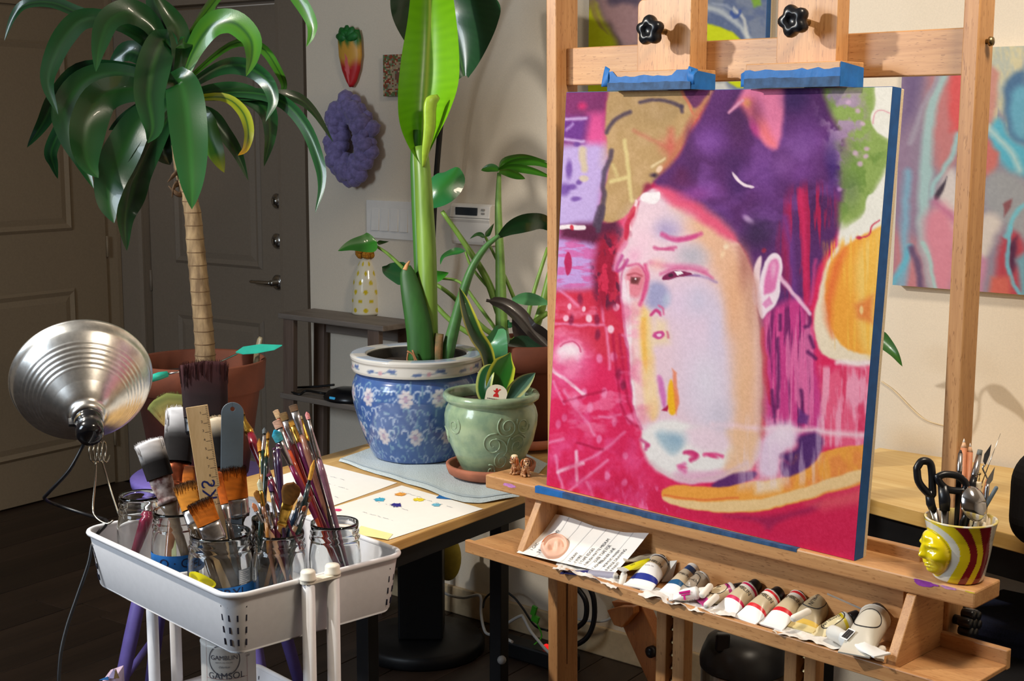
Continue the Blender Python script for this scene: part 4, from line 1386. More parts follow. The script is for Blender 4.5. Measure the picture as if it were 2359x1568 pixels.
# ------------------------------------------------------------------ pictures on the wall behind
q = .035
P = [onw(2078, 150, q), onw(2057, 658, q)]
sL = (ws(P[0]) + ws(P[1])) / 2
zlo = (onw(2057, 658, q).z + onw(2359, 677, q).z) / 2
zhi = onw(2320, 107, q).z
pr = thing('swirl_painting', 'unframed pink and teal abstract canvas on the wall behind the easel right post', 'painting', W3(sL + .5, .001, zlo))
m = M().box(W3(sL + .5, .018, (zlo + zhi) / 2), (1.0, .034, zhi - zlo), (WU, WN, ZA))
obj('stretcher', m, RAW, pr, bevel=.0015)
canvas_face('painted_face', [W3(sL, .0353, zhi), W3(sL + 1, .0353, zhi), W3(sL + 1, .0353, zlo), W3(sL, .0353, zlo)], 300, 200, paint_right, (150, 140, 160), pr, vcol('oil_paint_soft', .65, .12))
sL, sR = ws(onw(1356, 100, q)), ws(onw(1764, 60, q))
zlo, zhi = onw(1500, 290, q).z, onw(1500, -90, q).z
pl2 = thing('figure_painting', 'grey blue painting with yellow green streaks on the wall behind the easel crossbar', 'painting', W3((sL + sR) / 2, .001, zlo))
m = M().box(W3((sL + sR) / 2, .018, (zlo + zhi) / 2), (sR - sL, .034, zhi - zlo), (WU, WN, ZA))
obj('stretcher', m, RAW, pl2, bevel=.0015)
m = M().box(W3(sR + .0008, .024, (zlo + zhi) / 2), (.001, .022, zhi - zlo), (WU, WN, ZA))
obj('edge_tape', m, ETAPE, pl2, label='blue taped canvas edge')
canvas_face('painted_face', [W3(sL, .0353, zhi), W3(sR, .0353, zhi), W3(sR, .0353, zlo), W3(sL, .0353, zlo)], 160, 160, paint_left, (128, 128, 140), pl2, vcol('oil_paint_soft', .65, .12))
# ------------------------------------------------------------------ left work table and what stands on it
T1 = .735
DESK = wood('desk_top', (190, 146, 84), (226, 186, 120), 'Y', 0, .8, .35)
BLM = mat('black_metal', (14, 15, 18), .45, var=.2)
tx0, tx1, ty0, ty1 = -2.36, -1.732, 2.0, 3.28
tb = thing('work_table', 'light wood work table with black metal frame under the potted plants', 'table', ((tx0 + tx1) / 2, (ty0 + ty1) / 2, 0))
m = M().box(((tx0 + tx1) / 2, (ty0 + ty1) / 2, T1 - .011), (tx1 - tx0, ty1 - ty0, .022))
obj('tabletop', m, DESK, tb, bevel=.003)
m = M()
for x in (tx1 - .035, tx0 + .035):
    m.box((x, (ty0 + ty1) / 2, T1 - .044), (.025, ty1 - ty0 - .06, .044))
for y in (ty0 + .045, ty1 - .045):
    m.box(((tx0 + tx1) / 2, y, T1 - .044), (tx1 - tx0 - .0955, .025, .0435))
obj('apron', m, BLM, tb, bevel=.001)
for px, x in ((1150, -2.0), (845, -1.98)):
    y = onx(px, 1350, x).y
    m = M().box((x, y, .355), (.036, .036, .67))
    lg = obj('leg', m, BLM, tb, bevel=.002)
    m = M().box((x, y, .012), (.5, .05, .022))
    obj('foot_bar', m, BLM, tb, bevel=.002)
    if px == 1150:
        p = onx(1137, 1518, x)
        m = M().ball((x + .02, y - .016, p.z), .012, nu=10, nv=6)
        obj('bolt_cap', m, mat('grey_plastic', (150, 148, 146), .5), lg)


def quad_sheet(name, c4, z, mats, n=14, wav=.0004, seed=0, thick=.0003):
    """a sheet of paper through four corner pixels on height z"""
    c = [onz(x, y, z) for x, y in c4]
    r = random.Random(seed)
    ph = [r.random() * 6 for _ in range(4)]

    def f(a, b):
        p = (c[0] * (1 - a) + c[1] * a) * (1 - b) + (c[3] * (1 - a) + c[2] * a) * b
        return p + ZA * (wav * (1.1 + math.sin(a * 7 + ph[0]) * math.cos(b * 5 + ph[1])))
    return M().grid(f, n, n), f


PAPER = mat('white_paper', (246, 244, 240), .7, var=.01)
STICKY = mat('pale_yellow_paper', (240, 238, 170), .7, var=.02)
INKG = mat('pencil_grey', (176, 178, 186), .7)
INK = mat('black_ink', (28, 28, 40), .6)
zp = T1 + .0006
sh = thing('color_swatch_sheet', 'white paper sheet with blotted paint swatches at the right edge of the work table', 'paper', onz(905, 1180, zp))
m, f1 = quad_sheet('s', ((925, 1118), (1113, 1172), (893, 1244), (700, 1190)), zp, PAPER)
obj('sheet', m, PAPER, sh)
rw = random.Random(4)
for px, py, rx, ry, c in ((875, 1150, 17, 5.5, (70, 176, 214)), (922, 1138, 18, 5, (236, 160, 52)), (913, 1163, 18, 6.5, (40, 30, 132)), (965, 1150, 17, 5, (246, 214, 40)), (1005, 1162, 14, 4.5, (112, 186, 216)), (778, 1174, 12, 3.5, (230, 60, 120))):
    ring = []
    n = 44
    for q in range(n):
        a = 2 * PI * q / n
        r = rw.uniform(.55, 1.05) if q % 2 else rw.uniform(.5, .8)
        ring.append(onz(px + rx * r * math.cos(a), py + ry * r * math.sin(a), zp + .0016))
    m = M().add(ring + [onz(px, py, zp + .0016)], [(q, (q + 1) % n, n) for q in range(n)])
    obj('paint_swatch', m, mat('swatch_%d' % px, c, .5, var=.25, scale=120), sh)


def scribble(parent, f, rows, seed, ink=INKG, w=.0007, lift=.0009, amp=.004):
    r = random.Random(seed)
    m = M()
    for a0, a1, b in rows:
        n = max(8, int((a1 - a0) * 90))
        last = None
        for q in range(n):
            a = a0 + (a1 - a0) * q / n
            if r.random() < .2:
                last = None
                continue
            p = f(a, b) + (f(a, b + .01) - f(a, b)).normalized() * r.uniform(-amp, amp) + ZA * lift
            if last is not None:
                d = (p - last)
                s = d.cross(ZA).normalized() * w
                m.add([last - s, last + s, p + s, p - s], [(0, 1, 2, 3)])
            last = p
    return obj('handwriting', m, ink, parent, kind='stuff')


scribble(sh, f1, ((.1, .4, .12), (.45, .8, .14), (.2, .6, .42), (.3, .7, .66)), 3, amp=.002)
m, _ = quad_sheet('s', ((832, 1211), (905, 1230), (893, 1243.5), (812, 1228)), zp + .0012, STICKY, 6)
o = obj('sticky_note', m, STICKY, sh)
m, _ = quad_sheet('s', ((1012, 1140), (1049, 1142), (1040, 1150), (1004, 1147)), zp + .0012, TAPE, 4)
obj('tape_tab', m, TAPE, sh)
zq = zp + .0024
sh2 = thing('sketch_sheet', 'white paper sheet with faint pencil notes beside the towel on the work table', 'paper', onz(780, 1110, zp))
m, f2 = quad_sheet('s', ((735, 1066), (915, 1112), (760, 1168), (592, 1112)), zp + .0001, PAPER, seed=5)
obj('sheet', m, PAPER, sh2)
scribble(sh2, f2, ((.15, .6, .3), (.3, .8, .5), (.25, .7, .62), (.5, .9, .75)), 8, amp=.002)

# pale blue towel under the pots
tw = [(-2.31, 2.53), (-2.22, 2.50), (-2.08, 2.445), (-1.95, 2.42), (-1.86, 2.40), (-1.80, 2.43), (-1.745, 2.50)]
front = [onz(x, y, T1 + .004) for x, y in ((780, 1060), (830, 1078), (900, 1100), (980, 1126), (1048, 1150), (1110, 1156), (1196, 1142))]
back = [onz(x, y, T1 + .004) for x, y in ((850, 1034), (905, 1030), (960, 1025), (1050, 1025), (1120, 1030), (1190, 1040), (1262, 1070))]
fs_, bs_ = smooth_pts(front, 8), smooth_pts(back, 8)
N = len(fs_) - 1


def towel(a, b):
    i = min(N - 1, int(a * N))
    t = a * N - i
    p = (fs_[i] * (1 - t) + fs_[i + 1] * t) * (1 - b) + (bs_[i] * (1 - t) + bs_[i + 1] * t) * b
    w = .0015 * math.sin(a * 22 + b * 5) * (1 - b) + .0012 * math.sin(a * 9)
    e = min(1, b * 22) * .004
    return Vector((p.x, p.y, T1 + .0022 + e + abs(w) + (.004 if a < .1 else 0) * (1 - a / .1) * 0))


TOWEL = mat('pale_blue_terry', (196, 208, 212), .95, var=.12, scale=420, bmp=.9)
m = M().grid(towel, 90, 40)
tw_ = thing('towel', 'pale blue terry towel spread under the blue and green pots', 'towel', onz(980, 1080, T1))
obj('cloth', m, TOWEL, tw_)
m = M().grid(lambda a, b: towel(a, .05 + b * .035) + ZA * .0012, 90, 2)
obj('hem_band', m, mat('hem_blue', (176, 190, 198), .9, var=.05), tw_)

# ------------------------------------------------------------------ pots
SOIL = mat('potting_soil', (46, 34, 26), .95, var=.5, scale=120, bmp=1)
TERRA = mat('terracotta', (100, 50, 30), .8, var=.16, scale=14, bmp=.1)
TERRA2 = mat('terracotta_saucer', (176, 108, 82), .8, var=.14, scale=18, bmp=.1)


def soil(parent, c, r, h):
    rr = random.Random(int(r * 1000))
    m = M()
    pts = [(0, 0)]
    n = 28
    vs, fs = [Vector(c) + ZA * h], []
    for k in range(1, 7):
        for j in range(n):
            a = 2 * PI * j / n
            vs.append(Vector(c) + Vector((math.cos(a) * r * k / 6, math.sin(a) * r * k / 6, h + (rr.uniform(-.004, .006) if k < 6 else 0))))
    for j in range(n):
        fs.append((0, 1 + j, 1 + (j + 1) % n))
        for k in range(5):
            a, b = 1 + k * n, 1 + (k + 1) * n
            fs.append((a + j, b + j, b + (j + 1) % n, a + (j + 1) % n))
    m.add(vs, fs, True)
    return obj('soil', m, SOIL, parent, kind='stuff')


# blue and white porcelain planter
BP = Vector(onz(962, 1046, T1 + .008))
bp = thing('porcelain_planter', 'blue and white porcelain planter with floral scrolls holding the banana plant', 'planter', BP)
k = dep(BP) / _f
R0 = 150 * k
prof = [(.0, 0), (96, 0), (101, 3), (107, 14), (120, 42), (134, 78), (145, 118), (149, 142), (147, 164), (141, 178), (133, 190)]
S_ = 1.04


def planter_paint(X, Y):
    p = Paint(X, Y, (68, 98, 156))
    p.warp(2.0, 14, 4)
    p.put((fbm(X / 40, Y / 40, 3) - .45) * 1.4, (92, 122, 178))
    p.put((fbm(X / 16, Y / 16, 13) - .55) * 2, (44, 76, 148))
    pale, cream, pink, teal = (150, 172, 206), (214, 208, 210), (198, 176, 190), (128, 164, 186)
    r = random.Random(6)

    def scroll(x, y, q, f, c, w=3.4):
        p.line([(x + f * q * (.2 + t) * math.cos(4.4 * t), y + q * (.2 + t) * math.sin(4.4 * t)) for t in np.linspace(0, 1, 8)], w, c, .85, 2)

    fl = []
    for i in range(11):
        for j, cy in enumerate((148, 66)):
            fl.append((-440 + i * 86 + (20 if j else 0) + r.uniform(-8, 8), cy + r.uniform(-6, 6)))
    for x in np.arange(-466, 466, 19):
        for y in np.arange(14, 190, 22):
            a, b = x + r.uniform(-7, 7), y + r.uniform(-7, 7)
            if min(math.hypot(a - u, b - v) for u, v in fl) < 22:
                continue
            q = r.random()
            if q < .45:
                scroll(a, b, r.uniform(7, 13), r.choice((-1, 1)), r.choice((pale, (176, 192, 216), teal)))
            elif q < .75:
                for d in range(3):
                    p.blob(a + r.uniform(-7, 7), b + r.uniform(-7, 7), 6, 3.2, r.choice((pale, teal)), .75, .6, r.uniform(0, 180))
            else:
                p.line([(a, b - 12), (a + r.uniform(-5, 5), b), (a + r.uniform(-5, 5), b + 12)], 3, teal, .7, 2)
    for x0, cy in fl:
        for q in range(8):
            a = 2 * PI * q / 8 + x0
            p.blob(x0 + 11 * math.cos(a), cy + 14 * math.sin(a), 8.5, 6.5, cream, .9, .5, math.degrees(a))
        p.blob(x0, cy, 9, 9, pink, .9, .7)
        for q in range(6):
            a = 2 * PI * q / 6
            p.line([(x0, cy), (x0 + 13 * math.cos(a), cy + 15 * math.sin(a))], 1.3, (172, 140, 168), .7, 1)
        for s in (-1, 1):
            scroll(x0 + s * 30, cy + 10, 14, s, (176, 192, 216), 4)
    return p


nseg = 240
hs = np.interp(np.linspace(0, 1, 110), np.linspace(0, 1, len(prof) - 1), [h for r, h in prof[1:]])
rs = np.interp(np.linspace(0, 1, 110), np.linspace(0, 1, len(prof) - 1), [r for r, h in prof[1:]])
for _ in range(3):
    rs[1:-1] = (rs[:-2] + 2 * rs[1:-1] + rs[2:]) / 4
ang = 2 * PI * np.arange(nseg) / nseg
view = math.atan2(-BP.y, -BP.x)
A_, H_ = np.meshgrid((ang - view + PI) % (2 * PI) - PI, hs)
pp = planter_paint(A_.ravel() * 148 + 20, H_.ravel())
m = M().lathe([(r * k, h * k * S_) for r, h in zip(rs, hs)], nseg, BP)
m.c = pp.linear(.95).tolist()
GLAZE = vcol('painted_glaze', .16, .5, .3)
obj('body', m, GLAZE, bp)
zr = 190 * k * S_
# rim: white band with small blue sprigs, wide flat lip
rp = [(133, 0), (147, 3), (149, 8), (148, 27), (151, 31), (152, 37), (148, 41), (118, 41), (113, 37), (112, 20), (112, -30)]
rr_, rh = [], []
for (r0, h0), (r1, h1) in zip(rp, rp[1:]):
    for t in np.linspace(0, 1, 6, endpoint=False):
        rr_.append(r0 + (r1 - r0) * t)
        rh.append(h0 + (h1 - h0) * t)
A_, H_ = np.meshgrid((ang - view + PI) % (2 * PI) - PI, rh)
q = Paint(A_.ravel() * 148, H_.ravel(), (206, 204, 200))
top = (H_.ravel() > 36)
R2 = np.repeat(np.array(rr_), nseg)
for i in range(8):
    cx = -420 + i * 112
    for dx in (-34, -28, -22, 20, 26, 33):
        q.blob(cx + dx, 16 + 4 * math.sin(dx), 6, 5, (70, 92, 148), .85, .6, dx)
    q.line([(cx - 40, 14), (cx - 18, 16), (cx, 14), (cx + 20, 17), (cx + 40, 13)], 2.4, (96, 120, 150), .8, 2)
    q.blob(cx, 15, 7, 6, (186, 140, 152), .9, .6)
fl = np.where(H_.ravel() > 40, .55, 0) * (np.sin(A_.ravel() * 6) > -.55)
q.put(fl, (128, 158, 200))
q.put(np.where(R2 < 113.5, .9, 0), (66, 62, 58))
m = M().lathe([(r * k, zr + h * k) for r, h in zip(rr_, rh)], nseg, BP)
m.c = q.linear(.95).tolist()
obj('rim', m, GLAZE, bp)
soil(bp, BP, 112 * k, zr + 12 * k)
BSOIL = BP + ZA * (zr + 14 * k)
KB = k

# green scroll pot on its saucer
GP = Vector(onz(1131, 1084, T1 + .017))
k = dep(GP) / _f
SG = 1.04
sc = thing('terracotta_saucer', 'terracotta saucer under the green scroll pot on the towel', 'saucer', GP - ZA * .010)
m = M().lathe([(0, 0), (84 * k, 0), (98 * k, 7 * k), (103 * k, 20 * k), (104 * k, 27 * k), (98 * k, 29 * k), (94 * k, 24 * k), (88 * k, 9 * k), (0, 8.5 * k)], 48, GP - ZA * .008)
obj('dish', m, TERRA2, sc)
gp = thing('scroll_pot', 'pale green ceramic pot with raised spiral scrolls holding the snake plant', 'pot', GP + ZA * .003)
gprof = [(0, 0), (62, 0), (68, 6), (82, 34), (98, 70), (106, 104), (107, 126), (103, 142), (98, 150), (98, 155), (104, 158), (110, 163), (111, 170), (107, 176), (99, 177), (94, 172), (94, 150), (96, 110)]
GREEN = mat('celadon_glaze', (138, 166, 138), .22, var=.14, scale=30, coat=.4, bmp=.12, c2=(160, 182, 146))
G0 = GP + ZA * .003
m = M().lathe([(r * k, h * k * SG) for r, h in gprof], 72, G0)
obj('body', m, GREEN, gp)


def gsurf(a, h):
    r = np.interp(h, [p[1] for p in gprof[1:8]], [p[0] for p in gprof[1:8]])
    aa = math.atan2(-G0.y, -G0.x) + a
    return G0 + Vector((math.cos(aa) * r * k, math.sin(aa) * r * k, h * k * SG))


RELIEF = mat('scroll_relief', (150, 172, 142), .25, var=.12, scale=40, coat=.4)
for px, py, r0, turns, dr, a0 in ((38, 116, 25, 1.7, 1, 2.2), (78, 116, 20, 1.5, -1, 0), (6, 78, 26, 1.6, 1, 1.2), (66, 72, 24, 1.6, -1, 2.4), (30, 38, 24, 1.7, 1, .6), (-92, 112, 20, 1.5, -1, 1.0), (0, 14, 16, 1.3, -1, 2.0), (-150, 80, 24, 1.6, 1, 0)):
    pts = []
    for q in range(34):
        t = q / 33
        r = r0 * (1 - .82 * t)
        a = a0 + dr * t * turns * 2 * PI
        pts.append(gsurf((px + r * math.cos(a)) / 104, max(4, py + r * math.sin(a))))
    m = M().tube(pts, [.0022 * (1 - .4 * q / 33) for q in range(34)], 6)
    obj('scroll', m, RELIEF, gp)
for q in ([(10, 92), (30, 84), (40, 66), (34, 50)], [(62, 132), (56, 110), (44, 92), (38, 70)], [(48, 90), (60, 96), (74, 97), (88, 88)]):
    m = M().tube(smooth_pts([gsurf(x / 104, y) for x, y in q], 5), .002, 6)
    obj('scroll', m, RELIEF, gp)
soil(gp, G0, 95 * k, 158 * k)
GSOIL = G0 + ZA * (160 * k)
KG = k

# terracotta pot behind with the tropical foliage
MP = Vector(onz(1212, 1016, T1 + .012))
k = dep(MP) / _f
m = M().lathe([(0, 0), (86 * k, 0), (104 * k, 8 * k), (108 * k, 24 * k), (103 * k, 25 * k), (96 * k, 10 * k), (0, 9 * k)], 40, MP - ZA * .003)
solo('plant_saucer', m, TERRA2, 'terracotta saucer at the table back behind the green pot', 'saucer')
mp = thing('terracotta_pot', 'terracotta pot at the table back holding the split leaf tropical foliage', 'pot', MP + ZA * (10 * k))
m = M().lathe([(0, 10), (84, 10), (100, 170), (112, 174), (114, 226), (106, 230), (100, 224), (96, 190), (90, 180)] and [(r * k, h * k) for r, h in [(0, 11), (84, 11), (102, 176), (112, 180), (115, 232), (108, 236), (102, 230), (98, 190)]], 40, MP)
obj('body', m, TERRA, mp)
soil(mp, MP, 101 * k, 216 * k)
MSOIL = MP + ZA * (218 * k)
KM = k

# ------------------------------------------------------------------ right table behind the easel
T2 = .764
d2 = thing('side_table', 'light pine table with black frame against the wall behind the easel', 'table', W3(1.35, .3, 0))
a, b = onz(2005, 1148, T2), onz(2336, 1232, T2)
dv = (b - a).normalized()
p0, p1 = a - dv * .2, a + dv * 1.25
s0_, s1_ = ws(p0), ws(p1)
q0, q1 = W3(s0_, .02, T2), W3(s1_, .02, T2)
PINE = wood('pine_top', (214, 170, 92), (248, 218, 150), 'X', math.radians(-12), .35, .4)
m = M().prism([Vector((p.x, p.y, T2 - .034)) for p in (p0, p1, q1, q0)], (0, 0, .034))
obj('tabletop', m, PINE, d2, bevel=.002)
n2 = Vector((-dv.y, dv.x, 0))
m = M()
m.prism([p0 + n2 * .015 + dv * .02 - ZA * .0345, p1 + n2 * .015 - dv * .02 - ZA * .0345, p1 + n2 * .05 - dv * .02 - ZA * .0345, p0 + n2 * .05 + dv * .02 - ZA * .0345][::-1], (0, 0, -.062))
obj('apron', m, BLM, d2, bevel=.001)
for t in (.04, .94):
    for w in (.03, .34):
        p = p0 + (p1 - p0) * t + n2 * (w + .0)
        m = M().box((p.x, p.y, .333), (.045, .045, .666 - .004), (dv, n2, ZA))
        obj('leg', m, BLM, d2, bevel=.002)
p = p0 + n2 * .36
m = M().box(tuple((p0 + p1) / 2 + n2 * .34 - ZA * (T2 - .09)), ((p1 - p0).length * .86, .03, .03), (dv, n2, ZA))
obj('foot_bar', m, BLM, d2, bevel=.002)
# ------------------------------------------------------------------ white trolley
TRIM_Z = .80
TA, TB = onz(205, 1222, TRIM_Z), onz(530, 1372, TRIM_Z)
T_1 = (TA - TB).normalized()
T_2 = Vector((T_1.y, -T_1.x, 0))
if T_2.dot(onz(878, 1258, TRIM_Z) - TB) < 0:
    T_2 = -T_2


def TR(a, b, z): return Vector((TB.x, TB.y, 0)) + T_1 * a + T_2 * b + ZA * z


TW = mat('white_powder_coat', (226, 226, 230), .4, var=.02, scale=80)
CAPM = mat('cream_plastic', (236, 230, 216), .35, var=.02)
SLOT = mat('slot_dark', (34, 34, 52), .8, var=0)
cx, cy = .25, .1735
hx, hy = .262, .181


def rrect(hx, hy, r, n=8):
    out = []
    for sx, sy, a0 in ((1, 1, 0), (-1, 1, 90), (-1, -1, 180), (1, -1, 270)):
        for q in range(n + 1):
            a = math.radians(a0 + 90 * q / n)
            out.append((sx * (hx - r) + r * math.cos(a), sy * (hy - r) + r * math.sin(a)))
    return out


tro = thing('trolley', 'white metal rolling cart carrying jars of paintbrushes in its top basket', 'trolley', TR(cx, cy, 0))


def basket(zt, zb):
    rings = []
    for hxx, z, r in ((hx, zt, .036), (hx - .003, zt - .02, .034), (hx - .014, zb + .006, .026), (hx - .018, zb, .022), (hx - .018, zb + .0015, .022), (hx - .0165, zb + .007, .026), (hx - .0055, zt - .02, .034), (hx - .0025, zt, .036)):
        d = hx - hxx
        rings.append([TR(cx + x, cy + y, z) for x, y in rrect(hxx, hy - d, r)])
    n = len(rings[0])
    m = M()
    m.add([p for r in rings for p in r], [(i * n + j, i * n + (j + 1) % n, (i + 1) * n + (j + 1) % n, (i + 1) * n + j) for i in range(len(rings) - 1) for j in range(n)], True)
    m.f += [tuple(range(3 * n, 4 * n))[::-1], tuple(range(4 * n, 5 * n))]
    m.sm += [False] * 2
    m.mi += [0] * 2
    b = obj('basket', m, TW, tro)
    m = M().tube([TR(cx + x, cy + y, zt) for x, y in rrect(hx + .001, hy + .001, .037)], .0052, 8, closed=True)
    obj('rolled_rim', m, TW, b)
    m = M()
    for sx, sy in ((-1, -1), (1, -1), (1, 1), (-1, 1)):
        for ka, a in enumerate((8, 34, 60, 86)):
            for kz in range(4):
                h = (zt - zb)
                z = zt - .020 - kz * h * .205
                t = (zt - z) / h
                inset = .003 + t * .011
                r = .034 - t * .008
                aa = math.radians(a)
                nx, ny = math.cos(aa) * sx, math.sin(aa) * sy
                p = TR(cx + sx * (hx - inset - r) + nx * r, cy + sy * (hy - inset - r) + ny * r, z)
                nn = T_1 * nx + T_2 * ny
                tt = ZA.cross(nn)
                m.box(p + nn * .0002, (.0022 + .0006 * (ka in (1, 2)), .0035, .011 if kz else .007), (tt, nn, (ZA + nn * .1).normalized()))
    obj('corner_slots', m, SLOT, b, kind='stuff')
    return b


for zt, zb in ((TRIM_Z, .694), (.44, .335), (.145, .06)):
    basket(zt, zb)
for a, s in ((-hx + cx - .012, -1), (hx + cx + .012, 1)):
    pr_pts = []
    for px in (0, 1):
        b = .136 + px * .05
        m = M().tube([TR(a, b, .045), TR(a, b, TRIM_Z + .002)], .0115, 16)
        pole = obj('pole', m, TW, tro)
        m = M().lathe([(.0122, 0), (.0145, .001), (.0145, .004), (.0128, .006), (.0128, .014), (.011, .017), (0, .0175)], 20, TR(a, b, TRIM_Z + .002))
        obj('pole_cap', m, CAPM, tro)
        m = M().lathe([(0, -.02), (.02, -.02), (.02, .005), (0, .005)], 16, TR(a, b, .0205), (T_1, ZA, T_2))
        obj('caster', m, BLK, pole)
    m = M().prism([TR(a + .013 * math.cos(t) * 1.0, (.136 if math.sin(t) < 0 else .186) + .0145 * math.sin(t), TRIM_Z - .002) for t in np.linspace(0, 2 * PI, 24, endpoint=False)], ZA * .005)
    obj('pole_bracket', m, CAPM, tro)

# ------------------------------------------------------------------ jars in the top basket
glass = mat('clear_glass', (250, 252, 252), .02, trans=1, var=0, ior=1.45)
JZ = .6962


def jar(name, label, a, b, r, ztop, neck=.8, tape=None, thick=.0026, gm=None, parts=None):
    o = TR(a, b, JZ)
    h = ztop - JZ
    t = thing(name, label, 'jar', o, 'glass jars in the trolley')
    rn = r * neck
    out = [(0, 0), (r * .86, 0), (r * .97, .004), (r, .012), (r, h * .60), (r * .985, h * .66), (rn * 1.05, h * .775), (rn * 1.0, h * .80), (rn * 1.07, h * .825), (rn * 1.07, h * .84), (rn * .99, h * .86), (rn * 1.04, h * .89), (rn * 1.04, h * .905), (rn * .99, h * .93), (rn * 1.02, h * .97), (rn * 1.0, h), (rn * .95, h)]
    inn = [(rn - .005, h * .95), (rn - .005, h * .80), (rn * 1.05 - .004, h * .76), (r * .985 - thick, h * .65), (r - thick, h * .60), (r - thick, .014), (r * .9, .007), (0, .006)]
    m = M().lathe(out + inn, 48, o)
    obj('glass', m, gm or glass, t)
    return t, o, h


def band(t, o, r, z0, z1, a0, a1, m_, name='tape_band', n=20, lift=.0006):
    """a strip stuck round the jar; angles measured from the direction of the camera"""
    va = math.atan2(-o.y, -o.x)

    def f(a, b):
        q = va + a0 + (a1 - a0) * a
        return o + Vector((math.cos(q) * (r + lift), math.sin(q) * (r + lift), z0 + (z1 - z0) * b))
    return obj(name, M().grid(f, n, 1), m_, t), (lambda x, y: o + Vector((math.cos(va + x / r) * (r + lift + .0004), math.sin(va + x / r) * (r + lift + .0004), y)))


MARK = mat('marker_navy', (16, 22, 60), .6, var=0)
LQ = mat('cloudy_residue', (176, 170, 158), .9, var=.2, scale=40)
j1, o1, h1 = jar('mason_jar', 'clear glass jar at the left end of the trolley holding one red handled brush', .43, .072, .046, .872, .86)
band(j1, o1, .046, .03, .055, -1.6, -.75, TAPE)
m = M().lathe([(.0425, .012), (.0425, .085)], 32, o1, a0=.2, sweep=5.2)
j2, o2, h2 = jar('mason_jar', 'glass jar with blue tape marked GE in the trolley, second from left', .31, .078, .046, .866, .88)
_, f = band(j2, o2, .046, .066, .096, -1.7, 1.5, TAPE)
m = M()
text(m, 'O · GEL', .024, lambda x, y: f(x + .006, .081 + y), 'CENTER')
obj('marker_lettering', m, MARK, j2)
j3, o3, h3 = jar('mason_jar', 'wide glass jar with yellow label and blue tape reading ACRYL at the trolley front', .175, .089, .059, .852, .89)
_, f = band(j3, o3, .059, .046, .072, -1.75, 1.6, TAPE)
m = M()
text(m, 'ACRYL', .026, lambda x, y: f(x + .006, .059 + y), 'CENTER')
obj('marker_lettering', m, MARK, j3)
YEL = mat('yellow_label', (236, 222, 20), .5, var=.03)
va = math.atan2(-o3.y, -o3.x)
g3 = lambda x, y, l=.0007: o3 + Vector((math.cos(va + x / .059) * (.059 + l), math.sin(va + x / .059) * (.059 + l), y))
m = M()
blob = []
for q in range(36):
    a = 2 * PI * q / 36
    blob.append((-.040 + .027 * math.cos(a) * (1 + .12 * math.cos(2 * a)), (.084 + .014 * math.sin(a) + .008 * (1 - math.cos(a)) / 2 - .004)))
for (x0, y0), (x1, y1) in zip(blob, blob[1:] + blob[:1]):
    m.add([g3(-.040, .084), g3(x0, y0), g3(x1, y1)], [(0, 1, 2)])
obj('yellow_label', m, YEL, j3)
m = M().grid(lambda a, b: g3(.030 + .026 * a, .074 + .026 * b), 8, 2)
lb = obj('info_label', m, mat('silver_label', (150, 158, 166), .5, var=.1), j3)
m = M()
for q in range(7):
    m.grid(lambda a, b: g3(.032 + (.02 - .004 * (q % 3)) * a, .076 + .0033 * q + .0012 * b, .0011), 6, 1)
obj('fine_print', m, mat('label_print', (220, 224, 226), .5), lb, kind='stuff')
j4, o4, h4 = jar('mason_jar', 'glass jar packed with small brushes beside the trolley pole caps', .085, .152, .047, .860, .9)
j5, o5, h5 = jar('mason_jar', 'glass jar at the trolley right end holding long leaning brushes', .075, .262, .047, .858, .9)
DGL = mat('smoky_glass', (70, 58, 46), .04, trans=1, var=0)
j6, o6, h6 = jar('mason_jar', 'smoky brown glass jar behind the acrylic jar in the trolley', .195, .205, .042, .852, gm=DGL)

# ------------------------------------------------------------------ brushes, ruler and scrapers
SILV = mat('nickel_ferrule', (196, 192, 194), .25, metal=1, var=.1, scale=200)
GOLD = mat('brass_ferrule', (206, 158, 70), .28, metal=1, var=.1, scale=200)
COPP = mat('copper_ferrule', (190, 104, 74), .3, metal=1, var=.2, scale=80)
HCOL = {}


def lac(c):
    n = 'lacquer_%d_%d_%d' % c
    return mat(n, c, .25, coat=.5, var=.12, scale=60)


def hair(c, tip, along):
    """bristles: fine lengthwise grain, with a second colour toward the tip (an actual dyed or loaded tip)"""
    return vcol('bristle_hair', .8, .25, 0, .5, 1400)


